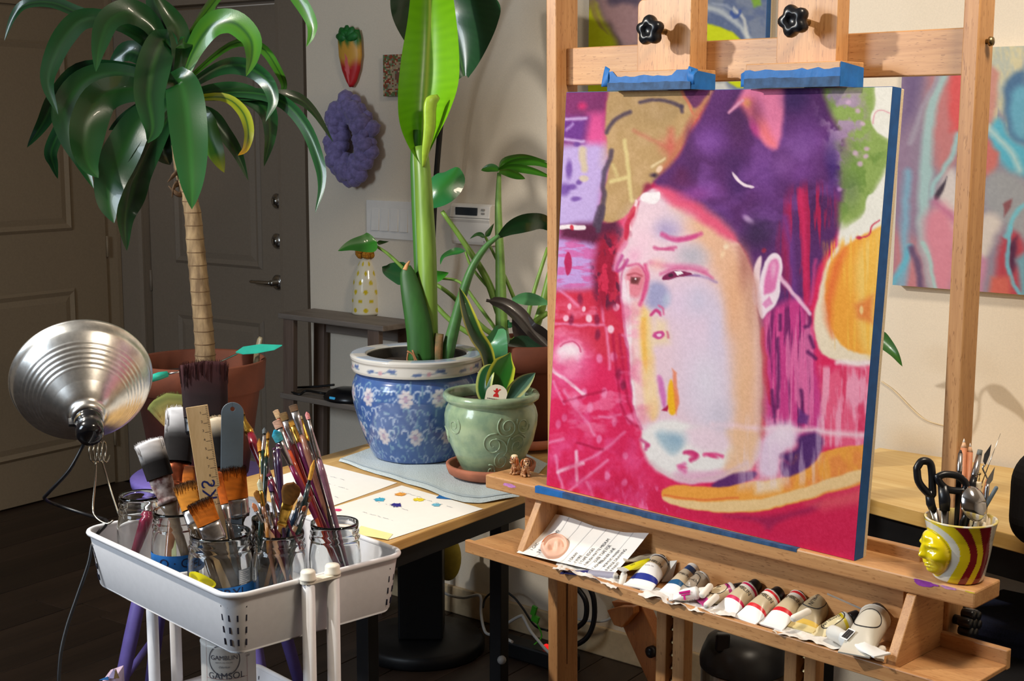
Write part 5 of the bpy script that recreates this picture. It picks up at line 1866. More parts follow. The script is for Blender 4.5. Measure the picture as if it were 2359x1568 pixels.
def brush(label, tip, mouth, jr, bl, bw, fl, fmat, hcol, c1, c2, kind='flat', dt=.0, dm=0.0, hw=None, name='paintbrush', blend=.35, group=None, reach=None):
    """tip, mouth: pixels of the bristle tip and of a lower point on the axis; bl, bw, fl in pixels"""
    t_, o, h = jr
    d0 = dep(o + ZA * h)
    A = at(*tip, d0 + dt)
    Bm = at(*mouth, d0 + dm)
    k = (d0 + dt) / _f
    ax = (Bm - A).normalized()
    side = ax.cross(ray(*tip)).normalized()
    nrm = side.cross(ax).normalized()
    zend = JZ + .009
    L = (A.z - zend) / max(.2, -ax.z)
    rj = {id(j3): .05}.get(id(t_), .038)
    L0 = (A.z - o.z - h + .03) / max(.2, -ax.z)
    for q in range(40):
        p = A + ax * L
        if L <= L0 or Vector((p.x - o.x, p.y - o.y)).length < rj:
            break
        L -= .005
    if reach:
        L = min(L, reach)
    g = thing(name, label, 'paintbrush', A + ax * L, group)
    bl, bw, fl = bl * k, bw * k, fl * k
    fw = {'flat': .92, 'round': .7, 'filbert': .62, 'fan': .24, 'mop': .8}[kind] * bw
    depth = {'flat': .34, 'round': .95, 'filbert': .3, 'fan': .3, 'mop': .6}[kind]
    m = M()
    n, kk = 16, 12
    vs, cs = [], []
    rb = random.Random(int(tip[0] * 7 + tip[1]))
    for i in range(kk + 1):
        t = i / kk
        if kind == 'fan':
            w = fw / 2 + (bw - fw) / 2 * (1 - t) ** .9
            off = 0
        elif kind == 'filbert':
            w = (bw / 2) * min(1, math.sqrt(max(0, 1 - (1 - min(1, t / .35)) ** 2)) * 1.0 + .05) if t < .5 else (bw / 2) * (1 - (t - .5) * 2 * .38)
        elif kind == 'round':
            w = bw / 2 * min(1, .25 + t * 2.2) * (1 - .15 * t)
        else:
            w = bw / 2 * (1 - .08 * t) * (1 if t > .03 else .96)
        dd = depth * bw / 2 * (.55 + .45 * t if kind != 'mop' else .9)
        if kind == 'fan':
            dd = .004
        for j in range(n):
            a = 2 * PI * j / n
            ca, sa = math.cos(a), math.sin(a)
            if kind in ('flat', 'mop', 'fan'):
                ca = math.copysign(abs(ca) ** .5, ca)
            arc = (abs(ca) ** 2) * bl * (.28 if kind == 'fan' else .05) * (1 - t)
            jit = rb.uniform(0, .03) * bl * (1 if i == 0 else 0)
            vs.append(A + ax * (bl * t + arc + jit) + side * (w * ca) + nrm * (dd * sa))
            f = max(0, min(1, (t - .12) / blend))
            s = rb.uniform(.72, 1.18)
            cs.append([x * s for x in mix(lin(c2), lin(c1), f)[:3]])
    fs = [(i * n + j, i * n + (j + 1) % n, (i + 1) * n + (j + 1) % n, (i + 1) * n + j) for i in range(kk) for j in range(n)] + [tuple(range(n))[::-1]]
    m.add(vs, fs, True, cols=cs)
    if bw > .035:
        for q in range(420):
            u = rb.uniform(-1, 1)
            v = rb.uniform(-1, 1)
            w1, w0 = (bw / 2, fw / 2)
            d1 = depth * bw / 2 * .95 if kind != 'fan' else .004
            t1 = rb.uniform(-.045, .05) + (.05 if kind != 'fan' else .28) * u * u
            t0 = t1 + rb.uniform(.15, .4)
            f = lambda t: A + ax * (bl * t) + side * (u * (w0 + (w1 - w0) * max(0, 1 - t)) * (1.02 if kind != 'fan' else 1)) + nrm * (v * d1 * (.75 + .25 * t))
            p, p2 = f(t0), f(t1) + side * rb.gauss(0, .0012)
            hw_ = rb.uniform(.0004, .0008)
            s = rb.uniform(.6, 1.3)
            ca_, cb_ = [[x * s for x in mix(lin(c2), lin(c1), max(0, min(1, (t - .12) / blend)))[:3]] for t in (t0, max(0, t1))]
            m.add([p - side * hw_, p + side * hw_, p2 + side * .00015, p2 - side * .00015], [(0, 1, 2, 3)], True, cols=[ca_, ca_, cb_, cb_])
            m.add([p - nrm * hw_, p + nrm * hw_, p2 + nrm * .00015, p2 - nrm * .00015], [(0, 1, 2, 3)], True, cols=[ca_, ca_, cb_, cb_])
    obj('bristles', m, hair(c1, c2, 0), g)
    hr = (hw or max(7, min(16, fw / k * .5))) * k / 2
    q = A + ax * bl
    pts = [q - ax * .002, q + ax * fl * .3, q + ax * fl * .75, q + ax * fl * .8, q + ax * fl * .86, q + ax * fl]
    w0 = fw / 2
    rr = [w0, w0 * .98, max(hr, w0 * .75) if kind != 'flat' or bw / k < 40 else w0 * .96, max(hr * 1.12, w0 * .74) if kind != 'flat' or bw / k < 40 else w0 * .99, hr * 1.02 if bw / k < 40 else w0 * .94, hr if bw / k < 40 else w0 * .9]
    ft = [depth] + [depth * .9] + [.8 if bw / k < 40 else depth] * 3 + [1 if bw / k < 40 else depth]
    m = M().tube(pts, rr, 14, hint=side, flat=ft)
    obj('ferrule', m, fmat, g)
    r2 = max(0, L - bl - fl)
    q = A + ax * (bl + fl)
    if r2 > .004:
        big = bw / k >= 40
        ts = [-.002, r2 * .12, r2 * .35, r2 * .7, r2]
        rr = [hr * .98, hr * 1.25, hr * 1.05, hr * .75, hr * .5] if not big else [w0 * .85, w0 * .6, w0 * .42, w0 * .4, w0 * .42]
        m = M().tube([q + ax * t for t in ts], rr, 12, hint=side, flat=1 if not big else .5)
        obj('handle', m, lac(hcol), g)
    return g


J1, J2, J3, J4, J5, J6 = (j1, o1, h1), (j2, o2, h2), (j3, o3, h3), (j4, o4, h4), (j5, o5, h5), (j6, o6, h6)
BK, WH, OR, DK = (26, 22, 22), (232, 230, 232), (196, 104, 20), (38, 20, 12)
brush('red handled brush standing inside the leftmost glass jar', (352, 1150), (322, 1240), J1, 6, 14, 24, SILV, (134, 34, 66), BK, BK, 'round', dt=-.0, hw=24)
brush('white tipped dark mop brush with a paint spattered ferrule at the left of the trolley', (341, 1014), (392, 1170), J2, 90, 66, 62, mat('spattered_ferrule', (120, 62, 56), .6, var=.4, scale=60, c2=(206, 190, 184)), (128, 110, 92), BK, WH, 'mop', dt=.01, blend=.42)
brush('large black bristle brush with white tip left of the wooden ruler', (418, 940), (400, 1170), J2, 132, 70, 60, COPP, (150, 100, 70), BK, WH, 'mop', dt=.13, dm=.05, blend=.4)
brush('black bristle brush with cream tip between the ruler and the grey scraper', (500, 960), (512, 1170), J6, 115, 62, 50, COPP, (90, 60, 40), BK, (222, 206, 180), 'mop', dt=.02, blend=.25)
brush('green and ochre fan brush behind the black brush', (384, 906), (420, 1060), J2, 96, 100, 40, GOLD, (110, 90, 50), (140, 112, 60), (92, 98, 48), 'fan', dt=.16, dm=.1, blend=.6)
brush('big maroon black block brush towering above the wooden ruler', (468, 832), (480, 1060), J6, 128, 108, 40, BLK, (40, 30, 26), (30, 16, 20), (58, 24, 28), 'flat', dt=.06, dm=.03, blend=.5)
brush('wide flat orange bristle brush with silver ferrule below the grey scraper', (532, 1074), (548, 1200), J6, 76, 66, 44, SILV, (40, 34, 30), OR, DK, 'flat', dt=-.03, dm=-.02, blend=.12)
brush('flat orange brush with dark tip leaning out of the acrylic jar', (458, 1152), (496, 1240), J3, 58, 58, 46, SILV, (70, 60, 50), OR, DK, 'flat', dt=-.01, dm=-.01, blend=.16, reach=.165)
brush('flat ochre brush partly hidden by the wooden ruler', (424, 1112), (452, 1200), J3, 68, 52, 40, SILV, (70, 56, 40), (186, 118, 30), (60, 34, 14), 'flat', dt=.06, dm=.03, blend=.2)
brush('small orange brush with copper ferrule behind the ochre brush', (432, 1072), (440, 1180), J2, 50, 32, 40, COPP, (90, 60, 40), (190, 104, 30), (100, 50, 20), 'flat', dt=.08, dm=.05)
brush('narrow orange brush with worn silver ferrule right of the wooden ruler', (500, 1085), (528, 1205), J3, 78, 20, 46, SILV, (60, 50, 46), (196, 96, 24), (150, 70, 20), 'flat', dt=.03, dm=.01)
brush('crimson handled brush with gold ferrule leaning right of the grey scraper', (549, 935), (615, 1092), J6, 26, 16, 50, GOLD, (122, 22, 44), (140, 90, 30), (90, 60, 30), 'round', dt=.08, dm=.03, hw=20)
gl = 'long brushes leaning in the right jar'
for lbl, tp, mo, bl, bw, fl, fm, hc, c1, c2, kd, dt in (
    ('beige worn bristle brush at the left edge of the long leaning cluster', (634, 944), (744, 1196), 22, 14, 40, COPP, (84, 30, 40), (186, 156, 120), (176, 146, 116), 'flat', .06),
    ('flat brown bristle brush just behind the beige one in the leaning cluster', (651, 950), (738, 1200), 20, 19, 62, SILV, (126, 30, 36), (130, 102, 62), (110, 86, 56), 'flat', .05),
    ('pinkish splayed bristle brush above the teal tipped one', (636, 968), (730, 1196), 20, 20, 58, SILV, (176, 66, 34), (196, 156, 136), (176, 140, 124), 'mop', .03),
    ('teal tipped round brush in the right jar', (632, 990), (726, 1188), 28, 24, 66, SILV, (120, 26, 70), (70, 160, 176), (20, 136, 170), 'round', -.03),
    ('golden flat brush with brass ferrule in the middle of the leaning cluster', (670, 966), (752, 1196), 16, 15, 44, GOLD, (86, 26, 66), (206, 146, 50), (70, 56, 40), 'flat', .04),
    ('tallest brown flat brush of the leaning cluster with a pinkish handle', (674, 932), (756, 1198), 16, 20, 60, SILV, (142, 98, 82), (112, 86, 64), (96, 76, 60), 'flat', .03),
    ('brush with thin gold ferrule and black handle left of the pink tipped one', (691, 958), (758, 1192), 8, 10, 56, GOLD, (34, 24, 26), (170, 150, 110), (150, 140, 110), 'flat', .05),
    ('pink tipped brush with long mauve silver ferrule at the right of the cluster', (706, 948), (772, 1196), 18, 11, 98, SILV, (128, 90, 110), (226, 150, 150), (222, 140, 146), 'round', .01),
):
    brush(lbl, tp, mo, J5, bl, bw, fl, fm, hc, c1, c2, kd, dt=dt, hw=12)
for lbl, tp, mo, bl, bw, fl, fm, hc, c1, c2, kd, dt in (
    ('broad brown filbert brush standing in the front right jar', (676, 1110), (644, 1230), 56, 43, 60, GOLD, (140, 100, 50), (112, 74, 26), (106, 66, 26), 'filbert', -.03),
    ('cream round tipped brush beside the orange flat brush', (597, 1103), (612, 1200), 26, 14, 40, GOLD, (120, 80, 60), (196, 192, 160), (216, 214, 184), 'round', .0),
    ('small brush with an orange dabbed tip at the front right jar left edge', (582, 1158), (618, 1230), 20, 12, 40, SILV, (150, 100, 70), (206, 130, 90), (214, 140, 100), 'round', -.01),
    ('ochre filbert brush behind the small orange dab brush', (590, 1128), (618, 1210), 30, 18, 46, SILV, (190, 150, 120), (150, 96, 34), (140, 90, 30), 'filbert', .01),
    ('violet tinted brush with shining white ferrule in the front right jar', (622, 1112), (640, 1220), 20, 12, 64, SILV, (92, 30, 50), (90, 60, 110), (70, 50, 90), 'round', .01),
    ('short brush with plain silver ferrule low in the front right jar', (614, 1158), (630, 1230), 18, 10, 50, SILV, (96, 40, 60), (60, 50, 50), (70, 60, 60), 'round', -.02),
    ('tiny russet tipped brush leaning right in the front right jar', (703, 1165), (672, 1230), 13, 11, 50, SILV, (170, 140, 110), (150, 80, 50), (140, 76, 46), 'round', -.03),
    ('russet tipped thin brush just above the tiny russet one', (716, 1142), (690, 1215), 14, 9, 40, SILV, (40, 60, 60), (150, 90, 60), (130, 80, 60), 'round', .0),
    ('maroon handled brush upside down behind the brown filbert', (618, 1090), (660, 1190), 8, 14, 10, SILV, (92, 24, 44), (90, 30, 50), (90, 30, 50), 'round', .02),
    ('golden tipped liner brush left in the far group behind the crimson handle', (597, 1010), (612, 1190), 34, 13, 44, GOLD, (150, 100, 40), (176, 116, 36), (120, 80, 30), 'round', .07),
    ('grey tipped brush with green handle in the far group behind the crimson handle', (609, 985), (600, 1190), 16, 10, 44, SILV, (14, 40, 34), (90, 96, 100), (80, 90, 96), 'round', .08),
    ('thin gold ferrule brush with dark green handle in the far group', (618, 992), (606, 1190), 20, 9, 46, GOLD, (12, 32, 28), (160, 110, 40), (60, 40, 20), 'round', .06),
    ('dark violet brush handle rising left of the leaning cluster', (632, 1030), (650, 1190), 6, 11, 8, SILV, (40, 14, 40), (70, 30, 60), (60, 30, 60), 'round', .03),
    ('purple brush handle rising beside the dark violet one', (640, 1022), (652, 1190), 6, 12, 8, SILV, (44, 18, 56), (70, 30, 60), (60, 30, 60), 'round', .02),
    ('brush with yellow wooden end and dark handle pointing up from the front right jar', (724, 1058), (690, 1205), 48, 11, 14, BLK, (36, 52, 56), (214, 160, 66), (206, 150, 60), 'round', .0),
    ('dark blue brush with white ferrule right of the brown filbert', (694, 1142), (668, 1225), 10, 14, 22, SILV, (24, 44, 66), (210, 206, 206), (220, 214, 214), 'round', -.01),
):
    brush(lbl, tp, mo, J4, bl, bw, fl, fm, hc, c1, c2, kd, dt=dt, hw=11)


def slat(name, label, cat, top, bot, jr, wpx, th, mats, round_top=False, dt=0, dm=0, hole=False):
    t_, o, h = jr
    d0 = dep(o + ZA * h)
    A, Bm = at(*top, d0 + dt), at(*bot, d0 + dm)
    ax = (Bm - A).normalized()
    side = ax.cross(ray(*top)).normalized()
    nrm = side.cross(ax).normalized()
    w = wpx * (d0 + dt) / _f / 2
    L = (A.z - JZ - .009) / -ax.z
    g = thing(name, label, cat, A + ax * L)
    P = lambda x, y, z=0: A + side * x + ax * y + nrm * z
    pts = []
    if round_top:
        for q in range(17):
            a = PI * q / 16
            pts.append((w * math.cos(a), w * (1 - math.sin(a))))
    else:
        pts = [(w, 0), (-w, 0)]
    pts += [(-w * .96, L), (w * .96, L)]
    m = M()
    if hole:
        hc, hr, n = (0, w * .62), w * .2, 16
        ring = [(hc[0] + hr * math.cos(PI / 2 - PI + 2 * PI * q / n), hc[1] + hr * math.sin(PI / 2 - PI + 2 * PI * q / n)) for q in range(n + 1)]
        ring = [(hc[0] + hr * math.cos(-PI / 2 + 2 * PI * q / n), hc[1] + hr * math.sin(-PI / 2 + 2 * PI * q / n)) for q in range(n + 1)]
        top_i = len(pts[:17]) // 2
        outer = pts[top_i:] + pts[:top_i + 1]
        poly = outer + ring
        m.prism([P(x, y, -th / 2) for x, y in poly], nrm * th)
    else:
        m.prism([P(x, y, -th / 2) for x, y in pts], nrm * th)
    obj('blade' if round_top else 'stick', m, mats, g, bevel=.0006, seg=1)
    return g, P, w


RUL = wood('ruler_wood', (190, 158, 112), (212, 182, 138), 'Z', 0, 1, .5)
g, P, w = slat('ruler', 'wooden ruler with inch marks standing upright among the brushes', 'ruler', (453, 935), (492, 1190), J3, 50, .004, RUL, dt=.02, dm=.02)
fr = -.0024
if (P(0, 0, fr) - EYE).length > (P(0, 0, -fr) - EYE).length:
    fr = -fr
s_ = 1 if (P(w, 0) - P(0, 0)).dot(RT) > 0 else -1
m = M()
for q in range(1, 60):
    y = q * .0032
    l = w * (.55 if q % 5 == 0 else .16)
    x1 = s_ * w * .92
    m.add([P(x1, y, fr), P(x1 - s_ * l, y, fr), P(x1 - s_ * l, y + .0006, fr), P(x1, y + .0006, fr)], [(0, 1, 2, 3)])
for q in range(1, 12):
    text(m, str(q), .006, lambda x, y: P(s_ * (w * .25 + x), q * .016 - .003 - y, fr), 'CENTER')
obj('scale_marks', m, INK, g)
m = M()
text(m, 'KS', .034, lambda x, y: P(s_ * (-w * .1 + y), .150 - x, fr), 'CENTER')
obj('logo_letters', m, mat('logo_navy', (24, 34, 96), .5, var=0), g)
slat('palette_scraper', 'slate grey scraper blade with a hole in its rounded top among the brushes', 'scraper', (536, 926), (533, 1150), J6, 51, .0022, mat('slate_plastic', (92, 106, 118), .5, var=.04), True, dt=-.035, dm=-.03, hole=True)
slat('palette_stick', 'pale lime plastic stick left of the big black brush', 'stick', (388, 947), (396, 1150), J2, 11, .003, mat('pale_lime_plastic', (214, 220, 168), .4), dt=.14, dm=.06)

# ------------------------------------------------------------------ clamp lamp on the trolley's left end
LC = at(188, 872, 2.74)
k = 2.74 / _f
rl = ray(188, 872).normalized()
lax = (rl * .83 + UP * .55 - RT * .085).normalized()      # toward the open side
lx = lax.cross(UP).normalized()
ly = lx.cross(lax)
LF = (lx, ly, -lax)
cl = thing('clamp_lamp', 'aluminium clamp lamp with spun reflector and black socket clipped to the trolley', 'lamp', LC - lax * .2)
ALU = mat('spun_aluminium', (226, 224, 220), .3, metal=1, var=.1, scale=90, stretch=(1, 1, 1))
R = 158 * k
prof = [(R * .985, -.002), (R, -.001), (R * 1.008, .002), (R, .005), (R * .985, .007), (R * .965, .02)]
for q in range(61):
    t = q / 60
    prof.append((R * (.95 - .50 * t) + .0004 * math.sin(t * 2 * PI * 10) * (1 if .2 < t < .75 else 0), .026 + .072 * t ** .9))
prof += [(R * .36, .112), (R * .28, .121), (R * .245, .124), (R * .235, .13), (R * .225, .14), (R * .16, .141)]
m = M().lathe(prof, 96, LC, LF)
obj('reflector', m, ALU, cl, solid=.0008)
m = M().lathe([(.022, .132), (.0265, .136), (.0265, .158), (.0245, .160), (.0245, .163), (.0265, .165), (.0262, .185), (.022, .196), (.010, .2), (0, .2)], 28, LC, LF)
obj('socket', m, mat('bakelite_black', (16, 16, 20), .18, coat=.5, var=.1), cl)
m = M().lathe([(.0268, .150), (.0268, .157)], 28, LC, LF, a0=2.2, sweep=1.1)
obj('socket_plate', m, BRASS, cl)
m = M().box(LC - lax * .150 - lx * .03, (.012, .006, .02), (lx, ly, lax))
obj('switch_key', m, BLK, cl)
# spring clamp wires
WIRE = mat('spring_wire', (170, 164, 150), .25, metal=1, var=.05)
kc = at(227, 1040, 2.70)
pts = []
for q in range(60):
    a = 2 * PI * q / 15
    pts.append(kc + RT * (-.016 + .032 * q / 59) + UP * (.020 * math.sin(a)) + FW * (.020 * math.cos(a)))
m = M().tube(pts, .0017, 6)
s0 = LC - lax * .172 - ly * .026
m.tube(smooth_pts([s0, at(221, 1010, 2.70), kc - RT * .012 + UP * .019], 4), .0018, 6)
m.tube(smooth_pts([at(221, 1062, 2.69), at(219, 1110, 2.69), at(214, 1170, 2.68), at(222, 1192, 2.665), at(246, 1206, 2.655), at(262, 1198, 2.655)], 5), .002, 6)
m.tube(smooth_pts([at(234, 1058, 2.70), at(248, 1105, 2.70), at(262, 1150, 2.69), at(276, 1192, 2.68)], 4), .002, 6)
obj('spring_clamp', m, WIRE, cl)
m = M().tube(smooth_pts([LC - lax * .198, at(196, 1018, 2.66), at(160, 1082, 2.66), at(112, 1134, 2.68), at(103, 1148, 2.72), at(130, 1162, 2.78), at(200, 1185, 2.76), at(246, 1200, 2.672), at(226, 1228, 2.64), at(213, 1252, 2.615), at(203, 1300, 2.60), at(176, 1378, 2.58), at(152, 1450, 2.56), at(138, 1520, 2.54), at(136, 1620, 2.52), at(150, 1800, 2.5), onz(160, 1900, .006), onz(60, 1960, .006)], 6), .0036, 8)
obj('cord', m, mat('black_cord', (14, 14, 18), .4, var=.1), cl)

# solvent can in the middle basket
CN = at(527, 1540, 2.47)
CN.z = .3372
sv = thing('solvent_can', 'grey white solvent can lettered GAMSOL in the middle basket of the trolley', 'can', CN)
rc = 62 * 2.47 / _f
CANW = mat('can_paint', (206, 204, 200), .4, var=.03)
m = M().lathe([(0, 0), (rc, 0), (rc + .001, .002), (rc, .005), (rc, .318), (rc + .001, .321), (rc * .97, .324), (rc * .4, .33), (.016, .332), (.016, .342), (0, .342)], 48, CN)
obj('can_body', m, CANW, sv)
va = math.atan2(-CN.y, -CN.x)
g = lambda x, y: CN + Vector((math.cos(va + x / rc) * (rc + .0006), math.sin(va + x / rc) * (rc + .0006), y - CN.z))
LB = mat('label_ink', (70, 72, 84), .5, var=0)
LR = mat('label_red_rule', (150, 70, 70), .5, var=0)
zc = onz(517, 1516, 0)
zl = hit(517, 1516, Vector((-math.cos(va), -math.sin(va), 0)), -CN.x * math.cos(va) - CN.y * math.sin(va) - rc).z
zs = hit(520, 1558, Vector((-math.cos(va), -math.sin(va), 0)), -CN.x * math.cos(va) - CN.y * math.sin(va) - rc).z
m = M()
x0 = -.008
text(m, 'GAMBLIN', .0115, lambda x, y: g(x0 + x, zl + y), 'CENTER')
text(m, 'ARTISTS OIL COLORS', .0032, lambda x, y: g(x0 + x, zl - .0085 + y), 'CENTER')
text(m, 'Odorless', .0052, lambda x, y: g(x0 + x, zl - .0165 + y), 'CENTER', shear=.3)
for rad, w in ((.0285, .001), (.027, .0005)):
    n = 48
    for q in range(n):
        a, b = 2 * PI * q / n, 2 * PI * (q + 1) / n
        m.add([g(x0 + r_ * math.cos(t), zl - .004 + r_ * math.sin(t)) for r_, t in ((rad, a), (rad, b), (rad - w, b), (rad - w, a))], [(0, 1, 2, 3)])
text(m, 'GAMSOL', .0168, lambda x, y: g(x0 + .003 + x, zs + y), 'CENTER')
text(m, 'VOC', .005, lambda x, y: g(.036 + x, zl + .004 + y), 'CENTER')
text(m, '1268', .005, lambda x, y: g(.036 + x, zl - .002 + y), 'CENTER')
obj('label_lettering', m, LB, sv)
m = M()
for xa, xb, ya, yb3 in ((-.043, -.0425, -.06, .04), (.034, .0345, -.06, .0), (-.043, .0345, -.0385, -.038)):
    m.grid(lambda a, b: g(xa + (xb - xa) * a, zl + ya + (yb3 - ya) * b), 10, 1)
obj('label_rules', m, LR, sv)
# ------------------------------------------------------------------ leaves
LEAF = vcol('leaf_gloss', .3, .5, .25, .12, 300)
STEM = mat('green_stem', (112, 148, 62), .45, var=.15, scale=60, stretch=(1, 1, .1))


def leaf(parent, pts, w, c1, c2, roll=0, fold=.18, prof=None, nx=8, name='leaf', edge=None, ks=5, wave=0, tipc=None, base_w=.35, mids=None, seed=0):
    """blade along a 3-D midrib; w is the widest half-width in metres; c1 rib-side tone, c2 outer tone, edge margin colour"""
    P = smooth_pts(pts, ks)
    n = len(P)
    prof = prof or (lambda t: max(0, (base_w + (1 - base_w) * math.sin(min(1, t / .45) * PI / 2)) * (1 if t < .45 else math.cos((t - .45) / .55 * PI / 2) ** .8)))
    vs, cs = [], []
    side = None
    r = random.Random(seed + int(abs(P[0].x * 1000)) + int(abs(P[-1].z * 1000)))
    ph = r.random() * 6
    for i, p in enumerate(P):
        t = i / (n - 1)
        tan = (P[min(n - 1, i + 1)] - P[max(0, i - 1)]).normalized()
        view = (p - EYE).normalized()
        s = tan.cross(view)
        if s.length < .15 and side is not None:
            s = side
        s = (s - tan * s.dot(tan)).normalized()
        if side is not None and s.dot(side) < 0:
            s = -s
        side = s
        nm = s.cross(tan).normalized()
        if nm.dot(view) > 0:
            nm = -nm
        a = math.radians(roll)
        s2 = s * math.cos(a) + nm * math.sin(a)
        n2 = nm * math.cos(a) - s * math.sin(a)
        ww = w * prof(t)
        for j in range(nx + 1):
            x = j / nx * 2 - 1
            wv = wave * math.sin(t * 14 + ph + (2 if x > 0 else 0)) * abs(x) * ww
            vs.append(p + s2 * (x * ww) + n2 * ((abs(x) ** 1.3) * fold * ww + wv))
            c = mix(lin(c1), lin(c2), min(1, abs(x) * 1.2))
            if abs(x) < .08 and mids:
                c = lin(mids)
            if edge and abs(x) > .72:
                c = lin(edge)
            st = .92 + .12 * math.sin(j * 5.1 + seed) * .5
            if tipc and t > .7:
                c = mix(c, lin(tipc), (t - .7) / .25)
            cs.append([q * st for q in c[:3]])
    m = M()
    k = nx + 1
    m.add(vs, [(i * k + j, i * k + j + 1, (i + 1) * k + j + 1, (i + 1) * k + j) for i in range(n - 1) for j in range(nx)], True, cols=cs)
    return obj(name, m, LEAF, parent)


def sheet3(parent, L, Mi, Rr, c1, c2, rib, name='leaf', nx=14, ks=6, bow=0):
    """blade given by its left edge, midrib and right edge"""
    a, b, c = smooth_pts(L, ks), smooth_pts(Mi, ks), smooth_pts(Rr, ks)
    n = min(len(a), len(b), len(c))
    vs, cs = [], []
    for i in range(n):
        for j in range(nx + 1):
            x = j / nx * 2 - 1
            q = a[i] * (x * (x - 1) / 2) + b[i] * (1 - x * x) + c[i] * (x * (x + 1) / 2)
            vs.append(q)
            cc = mix(lin(c1), lin(c2), .5 + .5 * math.sin(i * 2.6 + abs(x) * 3.0) * .5 + (.15 if x > 0 else -.1))
            if abs(x) < .09:
                cc = lin(rib)
            cs.append(cc[:3])
    k = nx + 1
    m = M().add(vs, [(i * k + j, i * k + j + 1, (i + 1) * k + j + 1, (i + 1) * k + j) for i in range(n - 1) for j in range(nx)], True, cols=cs)
    return obj(name, m, LEAF, parent)


# ------------------------------------------------------------------ dracaena in its big terracotta pot on a lavender stool
DD = 3.4
PR = at(456, 826, DD)
k = DD / _f
rr = 155 * k
ph_ = .285
SO = Vector((PR.x, PR.y, PR.z - ph_))
st = thing('stool', 'lavender painted stool with splayed legs under the dracaena pot', 'stool', Vector((PR.x, PR.y, 0)))
LAV = mat('lavender_paint', (126, 110, 190), .5, var=.06)
zs = SO.z - .002
c0 = Vector((PR.x, PR.y, 0))
m = M().lathe([(0, zs - .03), (.15, zs - .03), (.17, zs - .022), (.172, zs - .006), (.165, zs), (0, zs)], 40, c0)
obj('seat', m, LAV, st)
lg = []
for i, (dx, dy) in enumerate(((-1, -1), (1, -1), (1, 1), (-1, 1))):
    u = (RT * dx * .8 + Vector((FW.x, FW.y, 0)).normalized() * dy * .8)
    a, b = c0 + u * .10 + ZA * (zs - .03), c0 + u * .27
    m = M().tube([a, a * .5 + b * .5, b], [.016, .018, .015], 12)
    obj('leg', m, LAV, st)
    lg.append((a, b))
for i in range(4):
    t = .66 if i == 3 else .93
    p, q = lg[i][0].lerp(lg[i][1], t), lg[(i + 1) % 4][0].lerp(lg[(i + 1) % 4][1], t)
    obj('rung', M().tube([p, q], .009, 10), LAV, st)
dr = thing('dracaena', 'tall dracaena with a bare ringed trunk and glossy arching leaves in a terracotta pot', 'potted plant', SO)
m = M().lathe([(0, 0), (rr * .70, 0), (rr * .90, ph_ - .075), (rr * .965, ph_ - .072), (rr, ph_ - .004), (rr * .975, ph_), (rr * .93, ph_ - .004), (rr * .9, ph_ - .05)], 48, SO)
obj('pot', m, TERRA, dr)
soil(dr, SO, rr * .905, ph_ - .045)
TZ_ = SO.z + ph_ - .05
tr_px = [((474, 862), 24), ((472, 800), 22.5), ((466, 720), 22), ((458, 640), 21), ((450, 560), 20.5), ((442, 480), 19), ((424, 420), 15), ((412, 370), 13), ((406, 300), 12), ((404, 235), 12)]
pts, rad = [], []
P = smooth_pts([at(x, y, DD) for (x, y), w in tr_px], 8)
Wd = np.interp(np.linspace(0, 1, len(P)), np.linspace(0, 1, len(tr_px)), [w for _, w in tr_px])
for i, (p, w) in enumerate(zip(P, Wd)):
    rad.append(w * k * (1 + (.035 if i % 3 == 0 else -.01)))
BARK = mat('ringed_bark', (124, 100, 72), .85, var=.3, scale=50, bmp=.6, c2=(156, 132, 98), stretch=(1, 1, .25))
obj('trunk', M().tube(P, rad, 16), BARK, dr)
m = M()
for q in range(3, len(P) - 22, 3):
    m.tube([P[q] - ZA * .001, P[q] + ZA * .001], [rad[q] * 1.03] * 2, 16, cap=False)
obj('leaf_scars', m, mat('bark_ring', (104, 80, 56), .9, var=.3, scale=80), dr, kind='stuff')
for px, py, qx, qy in ((404, 392, 386, 420), (410, 440, 388, 428), (402, 420, 396, 456)):
    m = M().tube(smooth_pts([at(px + 14, py, DD), at(px, py + 8, DD - .02), at(qx, qy, DD - .03)], 3), [.009, .008, .008, .006, .006, .003, .001], 6, flat=.4)
    obj('dry_sheath', m, mat('dry_leaf', (92, 70, 50), .9, var=.4, scale=60), dr)
G1, G2, GD = (32, 70, 24), (25, 74, 33), (13, 42, 22)
